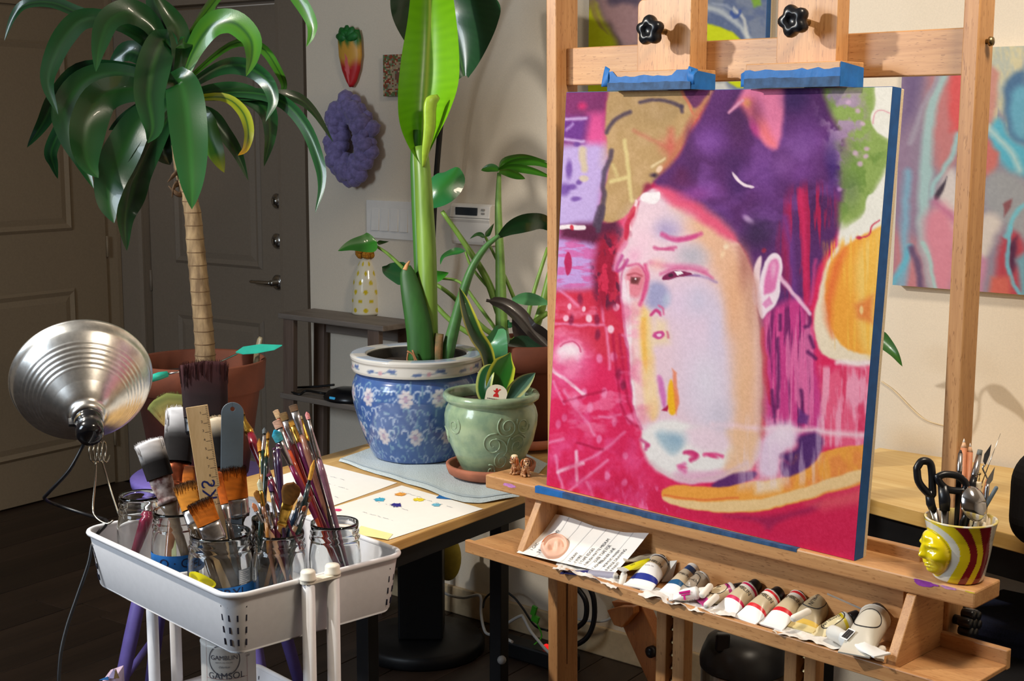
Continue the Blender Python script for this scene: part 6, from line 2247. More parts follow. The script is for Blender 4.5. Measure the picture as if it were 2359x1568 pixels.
for i, (pp, w, do, rl_, cc) in enumerate((
    ([(400, 215), (413, 186), (428, 232), (438, 330), (443, 420), (442, 482)], 43, -.22, 6, 0),
    ([(402, 150), (380, 92), (356, 140), (342, 215), (352, 290), (340, 330)], 38, -.12, -10, 1),
    ([(398, 150), (350, 60), (300, 28), (252, 48), (230, 105), (221, 166)], 30, -.14, 18, 0),
    ([(394, 150), (290, 62), (200, 44), (150, 84), (118, 150), (112, 200), (134, 264)], 26, -.06, 20, 0),
    ([(390, 110), (300, 60), (190, 32), (120, 6), (60, 10), (30, 40), (10, 94)], 15, .05, 30, 1),
    ([(395, 190), (270, 168), (195, 188), (152, 250), (160, 310), (188, 370), (216, 434)], 31, -.06, 12, 0),
    ([(395, 185), (290, 160), (190, 165), (130, 225), (98, 285), (62, 340)], 26, .12, -20, 1),
    ([(300, 180), (180, 220), (138, 300), (118, 350), (124, 380), (133, 412)], 17, .15, 20, 1),
    ([(398, 225), (300, 204), (235, 222), (204, 280), (196, 340), (205, 380), (227, 410)], 42, -.10, -14, 0),
    ([(400, 240), (330, 270), (285, 345), (258, 405), (250, 465), (263, 514)], 42, -.03, 10, 2),
    ([(402, 250), (352, 330), (318, 395), (303, 450), (288, 505), (292, 578)], 33, .05, -15, 1),
    ([(402, 235), (342, 262), (328, 320), (340, 372), (350, 390)], 30, .1, 10, 1),
    ([(404, 240), (380, 300), (378, 350), (392, 380)], 30, .06, 10, 1),
    ([(410, 200), (440, 115), (470, 45), (505, -30)], 21, .05, 15, 3),
    ([(412, 200), (450, 110), (490, 58), (538, 52), (576, 88), (580, 132), (567, 176)], 29, -.10, -12, 3),
    ([(402, 200), (376, 70), (356, 0), (340, -70)], 24, .04, -15, 1),
    ([(406, 190), (414, 90), (392, 38), (350, -20)], 25, -.05, 18, 0),
    ([(410, 215), (500, 158), (560, 152), (612, 182), (630, 230), (612, 280)], 22, -.02, 25, 1),
    ([(412, 225), (500, 210), (562, 216), (612, 252), (622, 312), (608, 384)], 24, .06, -18, 1),
    ([(412, 230), (540, 212), (640, 228), (702, 288), (736, 372), (741, 430), (726, 492)], 16, .0, 20, 1),
    ([(412, 228), (590, 222), (672, 222), (722, 256), (768, 328)], 14, .1, -25, 1),
    ([(412, 200), (530, 104), (600, 108), (640, 160), (655, 200), (634, 226)], 12, .08, 25, 3),
    ([(420, 100), (560, -70), (640, -60), (690, 0), (718, 50), (718, 80), (706, 108)], 17, .0, 20, 3),
    ([(412, 232), (510, 224), (556, 254), (572, 300), (566, 340), (548, 358)], 14, -.06, -25, 4),
    ([(410, 240), (462, 262), (484, 310), (502, 360), (517, 398)], 25, -.05, 15, 5),
    ([(410, 240), (480, 262), (515, 305), (545, 350), (572, 416)], 18, .05, -15, 1),
    ([(402, 190), (350, 95), (300, 30), (270, 10)], 26, .08, 10, 1),
    ([(404, 200), (420, 120), (426, 98), (404, 110)], 18, -.18, 20, 0),
    ([(400, 230), (360, 240), (300, 270), (250, 300)], 22, .1, 0, 1),
    ([(404, 250), (430, 270), (450, 320), (455, 370)], 28, .08, 0, 1),
    ([(404, 190), (330, 130), (290, 120), (250, 150)], 26, .04, 14, 1),
)):
    n = len(pp)
    P3 = [at(x, y, DD + do * (q / (n - 1)) ** 1.2) for q, (x, y) in enumerate(pp)]
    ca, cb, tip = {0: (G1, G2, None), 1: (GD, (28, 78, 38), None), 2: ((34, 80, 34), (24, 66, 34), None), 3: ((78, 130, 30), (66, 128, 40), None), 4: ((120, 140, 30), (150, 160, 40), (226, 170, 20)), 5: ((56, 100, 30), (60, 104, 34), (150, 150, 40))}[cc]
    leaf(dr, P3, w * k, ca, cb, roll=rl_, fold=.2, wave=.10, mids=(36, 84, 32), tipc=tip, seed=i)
# teal handled trowel and a stake resting in the pot
tw = thing('hand_trowel', 'slim hand tool with teal handle and teal blade lying across the dracaena pot', 'garden tool', at(470, 842, DD - .02))
TEAL = mat('teal_plastic', (38, 166, 146), .4, var=.08)
p = [at(344, 873, DD - .23), at(366, 866, DD - .21), at(386, 861, DD - .20)]
obj('handle', M().tube(p, [.0085, .0095, .007], 10), TEAL, tw)
p = [at(386, 861, DD - .2), at(416, 856, DD - .19), at(500, 836, DD - .1), at(546, 815, DD - .04)]
obj('shaft', M().tube(p, .0022, 8), SILV, tw)
vs = [at(x, y, DD - .03) for x, y in ((543, 812), (560, 800), (600, 794), (650, 796), (632, 806), (590, 814), (560, 816))]
obj('blade', M().prism(vs, Vector((0, 0, .002))), TEAL, tw)
m = M().tube([at(590, 846, DD), at(592, 812, DD), at(599, 782, DD), at(601, 776, DD)], [.010, .010, .009, .006], 8, flat=.5)
solo('plant_stake', m, wood('weathered_stake', (96, 88, 70), (140, 128, 100), 'Z'), 'weathered wooden stake stuck in the dracaena pot beside the teal blade', 'stake')

# ------------------------------------------------------------------ banana plant in the porcelain planter
bn = thing('banana_plant', 'tall banana plant with one bright lime leaf in the porcelain planter', 'potted plant', BSOIL)
db = dep(BSOIL)
kb = db / _f
A = lambda x, y, d=0: at(x, y, db + d)
P = smooth_pts([A(985, 832), A(986, 720), A(984, 600), A(978, 480), A(974, 400), A(968, 340, .01)], 5)
obj('stem', M().tube(P, [kb * w for w in np.interp(range(len(P)), [0, 6, 12, 18, 25], [25, 22, 22, 20, 17])], 16), mat('banana_stem', (104, 140, 48), .4, var=.12, scale=30, c2=(130, 166, 66), stretch=(1, 1, .08)), bn)
P = smooth_pts([A(966, 700, .012), A(962, 560, .012), A(958, 440, .01), A(956, 360, .012), A(960, 300, .015)], 5)
obj('leaf_sheath', M().tube(P, [kb * w for w in np.interp(range(len(P)), [0, 8, 14, 20], [10, 12, 12, 9])], 10, flat=.8), mat('sheath_green', (58, 110, 40), .4, var=.15, scale=40, stretch=(1, 1, .1)), bn)
L = [A(x, y, d) for x, y, d in ((950, -60, .03), (940, 40, .01), (925, 130, -.02), (917, 210, -.03), (920, 280, -.03), (940, 335, -.02), (968, 378, -.018))]
C_ = [A(x, y, d) for x, y, d in ((990, -60, .08), (990, 40, .06), (986, 120, .05), (982, 200, .04), (977, 260, .03), (973, 320, .02), (970, 380, -.016))]
R = [A(x, y, d) for x, y, d in ((1036, -60, .03), (1048, 20, .0), (1057, 110, -.02), (1056, 190, -.03), (1034, 260, -.03), (1004, 320, -.028), (974, 382, -.018))]
sheet3(bn, L, C_, R, (92, 150, 6), (112, 172, 16), (170, 190, 70), ks=8, nx=20)
# rolled lower margin of the young leaf
P = smooth_pts([A(1010, 222, -.035), A(992, 240, -.04), (A(990, 290, -.036)), A(982, 340, -.03), A(975, 384, -.02)], 5)
obj('rolled_margin', M().tube(P, [kb * w for w in np.interp(range(len(P)), [0, 4, 10, 16, 20], [6, 16, 15, 9, 3])], 10, flat=.45), mat('young_leaf', (156, 190, 60), .35, var=.1, scale=60), bn)
L = [A(x, y, d) for x, y, d in ((905, -50, .16), (899, 10, .16), (912, 60, .17), (950, 120, .18), (1000, 175, .19), (1050, 188, .2))]
C_ = [A(x, y, d) for x, y, d in ((980, -60, .22), (1000, -10, .22), (1020, 30, .21), (1040, 70, .21), (1056, 120, .21), (1070, 175, .21))]
R = [A(x, y, d) for x, y, d in ((1120, -30, .12), (1152, 12, .1), (1146, 55, .12), (1125, 105, .15), (1100, 150, .18), (1078, 180, .2))]
sheet3(bn, L, C_, R, (22, 62, 34), (32, 76, 42), (70, 110, 60), nx=16)
# cut old leaf base with a brown end, short stump, curved petiole with its dark leaf
P = smooth_pts([A(972, 838, -.02), A(966, 760, -.025), A(952, 690, -.025), A(941, 640, -.02), A(937, 612, -.02)], 5)
obj('cut_leaf_base', M().tube(P, [kb * w for w in np.interp(range(len(P)), [0, 6, 12, 17, 20], [32, 30, 24, 17, 9])], 14, flat=.5, hint=RT), mat('old_sheath', (44, 92, 36), .5, var=.2, scale=40, stretch=(1, 1, .1)), bn)
P = smooth_pts([A(934, 622, -.022), A(938, 610, -.022), A(944, 601, -.02)], 3)
obj('dry_cut', M().tube(P, [kb * w for w in np.linspace(7, 1.5, len(P))], 8), mat('dry_tan', (206, 150, 100), .8), bn)
P = smooth_pts([A(1004, 838, -.015), A(1008, 800, -.02), A(1012, 768, -.02)], 4)
obj('cut_stump', M().tube(P, [kb * w for w in np.linspace(17, 12, len(P))], 10, flat=.6), mat('old_sheath_brown', (84, 92, 46), .7, var=.35, scale=40, c2=(140, 100, 60)), bn)
P = smooth_pts([A(1024, 838), A(1044, 760, -.01), A(1062, 690, -.02), A(1086, 620, -.03), A(1118, 570, -.03), A(1150, 542, -.03)], 5)
obj('petiole', M().tube(P, [kb * w for w in np.interp(range(len(P)), [0, 8, 25], [17, 12, 5])], 10), mat('petiole_green', (70, 116, 62), .45, var=.15, scale=40), bn)
leaf(bn, [A(1148, 545, -.03), A(1180, 522, -.03), A(1220, 510, -.02), A(1262, 515, .02), A(1320, 560, .06)], 24 * kb, (30, 74, 40), (24, 64, 36), roll=30, base_w=.2)
for q in (((938, 808), (952, 818), (958, 842)), ((940, 812), (938, 830), (942, 845)), ((950, 806), (958, 826), (966, 842))):
    obj('dried_stalk', M().tube(smooth_pts([A(x, y, -.05) for x, y in q], 3), .0022, 6), mat('dry_tan_dark', (160, 110, 72), .8), bn)

# ------------------------------------------------------------------ foliage in the terracotta pot at the back
mo = thing('tropical_foliage', 'mixed monstera and philodendron foliage on long green stems behind the green pot', 'potted plant', MSOIL)
dm = dep(MSOIL)
km = dm / _f
A = lambda x, y, d=0: at(x, y, dm + d)
GM1, GM2 = (44, 112, 44), (36, 100, 52)


def heart(t):
    return max(0, math.sin(min(1, t * 3.2) * PI / 2) ** .6 * (1 - max(0, t - .25) / .75) ** .8)


def stalk(pts, w0, w1, m_=STEM):
    P = smooth_pts(pts, 5)
    obj('stalk', M().tube(P, [km * w for w in np.linspace(w0, w1, len(P))], 8), m_, mo)


stalk([A(1158, 800), A(1155, 720), A(1152, 600), A(1148, 480), A(1150, 398)], 17, 5, mat('pale_stem', (124, 166, 80), .45, var=.12, scale=40))
stalk([A(1150, 720, .01), A(1120, 640, .01), A(1070, 560, .01), A(1018, 486, .0)], 10, 5)
stalk([A(1185, 790, -.02), A(1120, 760, -.06), A(1040, 680, -.06), A(980, 640, -.04)], 7, 4)
stalk([A(1140, 800, .02), A(1040, 740, .02), A(960, 650, .04), A(900, 590, .05), A(866, 566, .05)], 7, 3)
stalk([A(1190, 700, .02), A(1160, 630, .02), A(1118, 545, .02)], 5, 3)
stalk([A(1150, 690, .02), A(1090, 620, .02), A(1072, 580, .02)], 4, 3)
stalk([A(1205, 790, .03), A(1225, 690, .03), A(1262, 570, .04)], 6, 4)
stalk([A(1215, 800, -.0), A(1245, 720, 0), A(1270, 620, 0)], 12, 8)
stalk([A(1170, 800, -.03), A(1220, 750, -.03), A(1262, 720, -.03)], 8, 6)
stalk([A(1165, 790, .05), A(1100, 700, .06), A(1060, 650, .07), A(1010, 640, .08)], 5, 3)
leaf(mo, [A(985, 470, -.02), A(1010, 440, -.03), A(1040, 410, -.02), A(1054, 385, -.0)], 38 * km, GM1, (40, 118, 66), roll=-20, prof=lambda t: max(0.05, math.sin(PI * (t * .9 + .08)) ** .7), fold=-.25, seed=2)
leaf(mo, [A(868, 556, .05), A(846, 562, .04), A(810, 566, .03), A(778, 578, .02)], 27 * km, (44, 120, 36), (50, 124, 40), roll=24, prof=heart, fold=.25)
leaf(mo, [A(868, 558, .05), A(880, 558, .06), A(896, 556, .07)], 6 * km, (36, 84, 40), (36, 84, 40), roll=20, prof=heart)
leaf(mo, [A(948, 640, .06), A(915, 630, .05), A(890, 622, .04), A(880, 614, .03)], 30 * km, (34, 88, 48), (40, 100, 60), roll=20, prof=heart, fold=.3)
leaf(mo, [A(985, 636, .06), A(1010, 634, .05), A(1034, 628, .05)], 19 * km, (40, 120, 30), (60, 140, 36), roll=20, prof=heart, fold=.3)
leaf(mo, [A(1118, 545, .02), A(1100, 540, .0), A(1082, 550, -.02)], 7 * km, GM1, GM2, roll=30, prof=heart)
leaf(mo, [A(1118, 545, .02), A(1128, 530, .02), A(1138, 514, .02)], 9 * km, GM1, GM2, roll=40, prof=heart)
leaf(mo, [A(1072, 578, .02), A(1045, 582, .02), A(1022, 592, .0), A(1014, 610, -.02)], 11 * km, GM1, GM2, roll=40, prof=heart, fold=.4)
leaf(mo, [A(1180, 690, -.04), A(1220, 688, -.05), A(1270, 700, -.05)], 15 * km, (80, 140, 90), (90, 152, 100), roll=10, prof=lambda t: math.sin(PI * (t * .9 + .08)))
leaf(mo, [A(1128, 770, -.10), A(1138, 790, -.12), (A(1150, 815, -.12)), A(1160, 838, -.1)], 40 * km, (70, 136, 88), (80, 146, 96), roll=14, prof=heart, fold=.2)
leaf(mo, [A(1168, 760, -.1), A(1150, 775, -.11), A(1120, 800, -.12), A(1098, 812, -.12)], 26 * km, (60, 124, 78), (70, 136, 88), roll=-14, prof=heart, fold=.2)
DKL = ((26, 20, 20), (34, 26, 26))
leaf(mo, [A(1262, 800, -.1), A(1230, 770, -.1), A(1195, 728, -.1), A(1160, 702, -.1), A(1120, 692, -.1)], 20 * km, *DKL, roll=30, prof=lambda t: .35 + .65 * math.sin(PI * t) if t < .93 else .2, fold=.3)
leaf(mo, [A(1280, 830, -.08), A(1245, 790, -.09), A(1210, 760, -.09), A(1186, 700, -.08)], 34 * km, *DKL, roll=-10, fold=.25)
leaf(mo, [A(1270, 860, -.08), A(1235, 830, -.1), A(1200, 800, -.1), A(1168, 790, -.1)], 34 * km, (24, 52, 34), (30, 60, 40), roll=10, fold=.2)
leaf(mo, [A(1200, 860, -.07), A(1225, 840, -.09), A(1250, 826, -.1), A(1275, 850, -.1)], 26 * km, (26, 58, 36), (32, 66, 42), roll=30, fold=.2)
leaf(mo, [A(1165, 740, -.0), A(1175, 748, -.01), A(1195, 740, -.01)], 10 * km, (44, 100, 60), (44, 100, 60), roll=20, prof=heart)
leaf(mo, [A(1100, 752, -.02), A(1090, 768, -.03), A(1092, 790, -.03)], 14 * km, (30, 26, 34), (34, 30, 40), roll=20, prof=heart)
# split umbrella leaf at the top: lobes of one blade
for q in (((1150, 392), (1130, 388), (1108, 392)), ((1150, 392), (1160, 372), (1185, 364), (1215, 362), (1262, 372)), ((1150, 392), (1180, 385), (1225, 392), (1275, 410)), ((1150, 390), (1185, 374), (1235, 372), (1290, 394)), ((1150, 394), (1170, 396), (1192, 404), (1210, 412))):
    leaf(mo, [A(x, y, -.02 + .01 * i) for i, (x, y) in enumerate(q)], 11 * km, (66, 132, 32), (50, 112, 30), roll=30, base_w=.4, fold=.3)

# ------------------------------------------------------------------ snake plant with its tag
sn = thing('snake_plant', 'small snake plant with yellow edged twisted leaves in the green scroll pot', 'potted plant', GSOIL)
dg = dep(GSOIL)
kg = dg / _f
A = lambda x, y, d=0: at(x, y, dg + d)
SY = (204, 206, 70)
SG1, SG2 = (26, 78, 36), (36, 92, 44)
flatp = lambda t: (.55 + .45 * math.sin(min(1, t / .5) * PI / 2)) * (1 if t < .55 else max(.02, math.cos((t - .55) / .45 * PI / 2) ** .8))
leaf(sn, [A(1132, 915), A(1128, 860), A(1118, 810), A(1096, 775, -.01), A(1080, 735, -.01), A(1068, 695), A(1058, 662)], 20 * kg, SG1, SG2, roll=30, edge=SY, prof=flatp, fold=.3, nx=12)
leaf(sn, [A(1142, 925, -.02), A(1148, 880, -.03), A(1160, 845, -.03), A(1176, 812, -.02)], 31 * kg, (34, 100, 30), (44, 112, 34), roll=8, edge=(206, 214, 60), prof=lambda t: (.6 + .4 * math.sin(PI * min(1, t * 1.1))) * (1 if t < .75 else max(.04, 1 - (t - .75) * 3.6)), fold=.2, nx=14)
leaf(sn, [A(1128, 935, -.03), A(1116, 900, -.035), A(1122, 860, -.03), A(1136, 838, -.02)], 20 * kg, SG1, (24, 84, 44), roll=-20, edge=(190, 200, 110), prof=flatp, fold=.25, nx=12)
leaf(sn, [A(1158, 932, -.01), A(1172, 900), A(1168, 872, .01), A(1160, 852, .02)], 20 * kg, SG1, (30, 74, 30), roll=-30, edge=SY, prof=flatp, fold=.3, nx=12)
leaf(sn, [A(1160, 938, -.02), A(1180, 905, -.02), A(1206, 878, -.03), A(1233, 858, -.05)], 20 * kg, (74, 112, 92), (96, 132, 112), roll=18, edge=(206, 206, 140), prof=flatp, fold=.35, nx=12)
tg = thing('plant_tag', 'cream plant label with a red flower stuck in the green pot', 'label', A(1140, 940, -.09))
o = A(1143, 912, -.085)
tx = (RT + UP * -.14).normalized()
ty = (UP + RT * .17).normalized()
tn = tx.cross(ty)
F = lambda x, y, z=0: o + tx * (x * kg) + ty * (y * kg) + tn * z
pts = [(-25, -36), (19, -36), (24, 6)] + [(24 * math.cos(PI * q / 12) , 6 + 20 * math.sin(PI * q / 12)) for q in range(1, 12)] + [(-24, 6)]
obj('card', M().prism([F(x, y, -.0006) for x, y in pts], tn * .0012), mat('cream_card', (232, 222, 200), .6, var=.02), tg)
m = M()
m.add([F(*p, .001) for p in ((-7, -2), (6, -2), (5, 3), (2, 7), (4, 12), (9, 16), (5, 17), (2, 13), (0, 18), (-3, 17), (-4, 12), (-9, 13), (-6, 9), (-2, 7), (-6, 3))], [tuple(range(15))])
obj('red_emblem', m, mat('tag_red', (206, 40, 40), .5, var=0), tg)
m = M()
rw = random.Random(12)
for y, x0, x1, h in ((-7, -19, 18, 2.0), (-16, -8, 12, 1.2), (-21, -17, 6, 1.2), (-26, -15, 2, 1.2)):
    x = x0
    while x < x1:
        w = rw.uniform(1.2, 3)
        m.add([F(x, y - h / 2, .0009), F(x + w, y - h / 2, .0009), F(x + w, y + h / 2, .0009), F(x, y + h / 2, .0009)], [(0, 1, 2, 3)])
        x += w + rw.uniform(.6, 1.4)
obj('tag_print', m, INK, tg, kind='stuff')
# ------------------------------------------------------------------ paint tubes and other things in the easel tray
KRAFT, TWH = (196, 180, 150), (238, 238, 240)
TUBE = vcol('tube_foil', .38, .5, .1, .25, 160)
TCAP = mat('tube_cap_black', (18, 18, 22), .35, var=.05)
TCAPW = mat('tube_cap_white', (224, 222, 214), .4, var=.05)
PRINT = mat('tube_print', (44, 42, 44), .6, var=0)


def paint_tube(label, crimp, cap, wpx, spans, capm=TCAP, words=(), zc=.006, zs=.018, crumple=.0, roll=0, ring=False, caplen=.014, wcol=None, group=None, bow=0, flare=1):
    """crimp, cap: pixels of the folded end and of the cap; spans: (end fraction, colour) from the fold upward"""
    a = onz(*crimp, TF + zc)
    b = onz(*cap, TF + zs)
    w = wpx * dep(a) / _f
    r = w / PI * 1.12
    w *= flare
    ax = (b - a).normalized()
    L = (b - a).length - caplen
    sd = ax.cross(ZA).normalized()
    if sd.dot(RT) < 0:
        sd = -sd
    nm = sd.cross(ax).normalized()
    if nm.z < 0:
        nm = -nm
    ro = math.radians(roll)
    sd, nm = sd * math.cos(ro) + nm * math.sin(ro), nm * math.cos(ro) - sd * math.sin(ro)
    t_ = thing('paint_tube', label, 'paint tube', a, group)
    rr = random.Random(int(crimp[0] * 3 + crimp[1]))
    n, kk = 20, 30

    def sec(t):
        e = min(1, t * 1.25)
        e = e * e * (3 - 2 * e)
        return w / 2 * (1 - e) + r * e, max(.0012, r * (math.sin(e * PI / 2)) ** .8)

    def surf(t, q):
        wx, th = sec(t)
        jit = 1 + crumple * (math.sin(9 * t + 3 * q + crimp[0]) * .5 + math.sin(17 * t - 4 * q) * .3)
        return a + ax * (L * t) + sd * (wx * math.cos(q)) + nm * (th * math.sin(q) * jit + bow * math.sin(PI * t))

    ts = sorted(set([i / kk for i in range(kk + 1)] + [s - 1e-4 for s, _ in spans[:-1]] + [s + 1e-4 for s, _ in spans[:-1]]))
    ts = [t for t in ts if 0 <= t <= 1]
    vs, cs = [], []
    for t in ts:
        c = next(col for s, col in spans if t <= s)
        c = lin(c)
        for j in range(n):
            vs.append(surf(t, 2 * PI * j / n))
            cs.append(c)
    m = M()
    m.add(vs, [(i * n + j, i * n + (j + 1) % n, (i + 1) * n + (j + 1) % n, (i + 1) * n + j) for i in range(len(ts) - 1) for j in range(n)], True, cols=cs)
    m.f += [tuple(range(n))[::-1]]
    m.sm.append(False)
    m.mi.append(0)
    e = a + ax * L
    o = len(m.v)
    rings = [(r, 0), (r * 1.04, .0012), (r * .9, .004), (r * .55, .0065), (r * .5, .008)]
    sh = [e + ax * h + sd * (q * math.cos(2 * PI * j / n)) + nm * (q * math.sin(2 * PI * j / n)) for q, h in rings for j in range(n)]
    m.add(sh, [(i * n + j, i * n + (j + 1) % n, (i + 1) * n + (j + 1) % n, (i + 1) * n + j) for i in range(len(rings) - 1) for j in range(n)], True, cols=[lin((210, 208, 204))] * len(sh))
    obj('foil_body', m, TUBE, t_)
    m = M().hexa([a - ax * .003 - sd * (w / 2) - nm * .0016, a - ax * .003 + sd * (w / 2) - nm * .0016, a + ax * .004 + sd * (w / 2) - nm * .0016, a + ax * .004 - sd * (w / 2) - nm * .0016, a - ax * .003 - sd * (w / 2) + nm * .0016, a - ax * .003 + sd * (w / 2) + nm * .0016, a + ax * .004 + sd * (w / 2) + nm * .0016, a + ax * .004 - sd * (w / 2) + nm * .0016])
    m.c = [lin(spans[0][1])] * 8
    obj('crimp', m, TUBE, t_, bevel=.0006)
    if capm:
        m = M().lathe([(0, .0065), (r * .72, .0065), (r * .74, .008), (r * .66, caplen + .006), (r * .6, caplen + .008), (0, caplen + .008)], 18, e, (sd, nm, ax))
        obj('cap', m, capm, t_)
    if words or ring:
        m = M()

        def lay(t0, sz, sx=1.0, rot=False):
            def g(x, y):
                if rot:
                    x, y = y, -x
                t = t0 + y / L
                wx, th = sec(t)
                q = PI / 2 - x / max(r, wx * .8)
                return surf(t, q) + nm * .0006
            return g
        for body, t0, sz, rot in words:
            text(m, body, sz, lay(t0, sz, 1, rot), 'CENTER')
        if ring:
            g = lay(ring[0], 0)
            for q in range(40):
                p0, p1 = 2 * PI * q / 40, 2 * PI * (q + 1) / 40
                rx, ry = r * 1.0, ring[1]
                m.add([g(rx * math.cos(p) * f, ry * math.sin(p) * f) for p, f in ((p0, 1), (p1, 1), (p1, .93), (p0, .93))], [(0, 1, 2, 3)])
        obj('tube_lettering', m, wcol or PRINT, t_)
    return t_


GR = 'paint tubes in the easel tray'
B_ = lambda band, w=TWH: [(.36, w), (.45, band), (.84, KRAFT), (.93, (226, 222, 214)), (1, band)]
gam = lambda t=.74: (('GAMBLIN', t, .0105, False),)
paint_tube('paint tube with a navy blue band nearest the handwritten note', (1470, 1352), (1526, 1292), 74, [(.2, TWH), (.34, (24, 44, 140)), (.66, (232, 232, 236)), (.95, (206, 188, 160)), (1, (70, 70, 80))], TCAP, (('GAMBLIN', .72, .0105, False), ('Artists Oil', .55, .004, False)), zc=.008, zs=.03, group=GR)
paint_tube('small tube with a yellow label lying sideways behind the navy banded tube', (1432, 1312), (1528, 1288), 30, [(.12, (196, 196, 190)), (.78, (214, 206, 24)), (1, (206, 206, 202))], TCAPW, (('OIL', .3, .006, True),), zc=.03, zs=.036, group=GR)
paint_tube('crumpled grey beige tube with black cap at the very back behind the yellow labelled tube', (1440, 1288), (1538, 1288), 34, [(1, (176, 166, 146))], TCAP, zc=.034, zs=.030, crumple=.3, group=GR)
paint_tube('dark navy tube poking out from under the handwritten note', (1300, 1316), (1432, 1330), 30, [(.5, (40, 44, 110)), (1, (150, 150, 170))], None, zc=.003, zs=.008, group=GR)
paint_tube('blue and black banded tube with black cap left of the grey brown crumpled tube', (1534, 1370), (1606, 1304), 50, [(.3, TWH), (.42, (20, 84, 130)), (.78, (196, 180, 156)), (.92, (30, 62, 110)), (1, (220, 220, 220))], TCAP, (('GAMBLIN', .62, .007, False),), zs=.034, crumple=.15, group=GR)
paint_tube('grey brown crumpled tube standing behind the white tube with a magenta mark', (1570, 1374), (1632, 1322), 56, [(1, (152, 138, 122))], None, (('GAMBLIN', .6, .007, False),), zs=.036, crumple=.3, ring=(.6, .016), group=GR)
paint_tube('white tube with a magenta letter mark lying sideways at the tray front', (1545, 1376), (1622, 1362), 42, [(1, (240, 238, 240))], TCAPW, (), zc=.012, zs=.026, group=GR)
a_ = D.objects[[o.name for o in D.objects if o.get('label', '').startswith('white tube with a magenta')][0]]
m = M()
a, b = onz(1545, 1376, TF + .012), onz(1622, 1362, TF + .026)
ax_ = (b - a).normalized()
sd_ = ax_.cross((EYE - a).normalized()).normalized()
nn_ = sd_.cross(ax_).normalized()
if nn_.dot(EYE - a) < 0:
    nn_ = -nn_
c = a + ax_ * .027 + nn_ * .0125
if sd_.z < 0:
    sd_ = -sd_
for x, y, w, h in ((0, .005, .02, .004), (.001, .0005, .016, .0024), (-.002, -.0045, .0034, .008)):
    m.box(c + ax_ * x + sd_ * y, (w, h, .0012), (ax_, sd_, nn_))
obj('magenta_mark', m, mat('magenta_print', (206, 30, 140), .5, var=0), a_, bevel=.0004)
m = M()
text(m, 'EXTRAFINE', .0048, lambda x, y: c + ax_ * (x + .004) + sd_ * (y - .0112) + nn_ * .0012, 'CENTER')
obj('tube_lettering', m, PRINT, a_)
paint_tube('beige tube with a magenta stripe next to its black cap', (1612, 1384), (1702, 1356), 58, [(.2, (190, 60, 130)), (.5, (206, 188, 156)), (.84, (206, 188, 156)), (.94, (176, 34, 120)), (1, (230, 226, 220))], TCAP, (('V', .62, .012, False),), zc=.01, zs=.026, ring=(.62, .018), group=GR)
paint_tube('leftmost of three alike red banded tubes, its band pinkish crimson', (1668, 1408), (1738, 1350), 66, B_((204, 28, 84)), TCAP, gam(.77), zs=.036, group=GR)
paint_tube('middle of three alike red banded tubes with white crimped end', (1716, 1428), (1790, 1368), 70, B_((214, 32, 44)), TCAP, gam(.77), zs=.036, group=GR)
paint_tube('rightmost of three alike red banded tubes with white crimped end', (1776, 1442), (1848, 1370), 66, B_((206, 26, 40)), TCAP, gam(.77), zs=.036, group=GR)
paint_tube('flattened kraft tube with oval print and a yellow end behind the white stick', (1838, 1446), (1906, 1376), 84, [(.12, (214, 196, 140)), (.22, (206, 170, 70)), (.9, (164, 148, 118)), (1, (200, 180, 60))], None, (('GAMBLIN', .72, .009, True),), zs=.034, crumple=.12, ring=(.72, .024), group=GR)
paint_tube('folded kraft tube with yellow stripe and dark cap beside the fat grey tube', (1878, 1462), (1968, 1420), 56, [(.3, (214, 200, 160)), (.84, (212, 200, 160)), (.93, (212, 190, 30)), (1, (220, 216, 206))], TCAP, (('GAMBLIN', .58, .008, True),), zc=.004, zs=.03, crumple=.12, ring=(.62, .022), group=GR)
paint_tube('fat grey white tube with a dark cap in the tray right corner', (1968, 1506), (2022, 1412), 104, [(1, (206, 202, 190))], TCAP, (), zs=.044, zc=.018, ring=(.66, .026), caplen=.018, flare=.72, group=GR)
w_ = paint_tube('white foil tube with a barcode lying in front of the fat grey tube', (2030, 1508), (1905, 1450), 50, [(.55, (234, 236, 238)), (.75, (226, 230, 232)), (1, (214, 214, 210))], None, (), zc=.024, zs=.022, crumple=.35, group=GR)
a, b = onz(2030, 1508, TF + .024), onz(1905, 1450, TF + .022)
ax_ = (b - a).normalized()
nn_ = (ZA * .8 + EV * .6).normalized()
sd_ = ax_.cross(nn_).normalized()
nn_ = sd_.cross(ax_).normalized() if sd_.cross(ax_).z > 0 else ax_.cross(sd_).normalized()
c = a + ax_ * .066 + nn_ * .017
m = M()
m.box(c, (.016, .022, .0006), (ax_, sd_, nn_))
obj('barcode_label', m, mat('label_white', (232, 234, 236), .5, var=0), w_)
m = M()
rb = random.Random(1)
x = -.0065
while x < .006:
    ww = rb.choice((.0005, .0009, .0013))
    m.box(c + ax_ * (x + ww / 2) + nn_ * .0006, (ww, .017, .0006), (ax_, sd_, nn_))
    x += ww + rb.choice((.0005, .0008))
obj('barcode', m, PRINT, w_, kind='stuff')

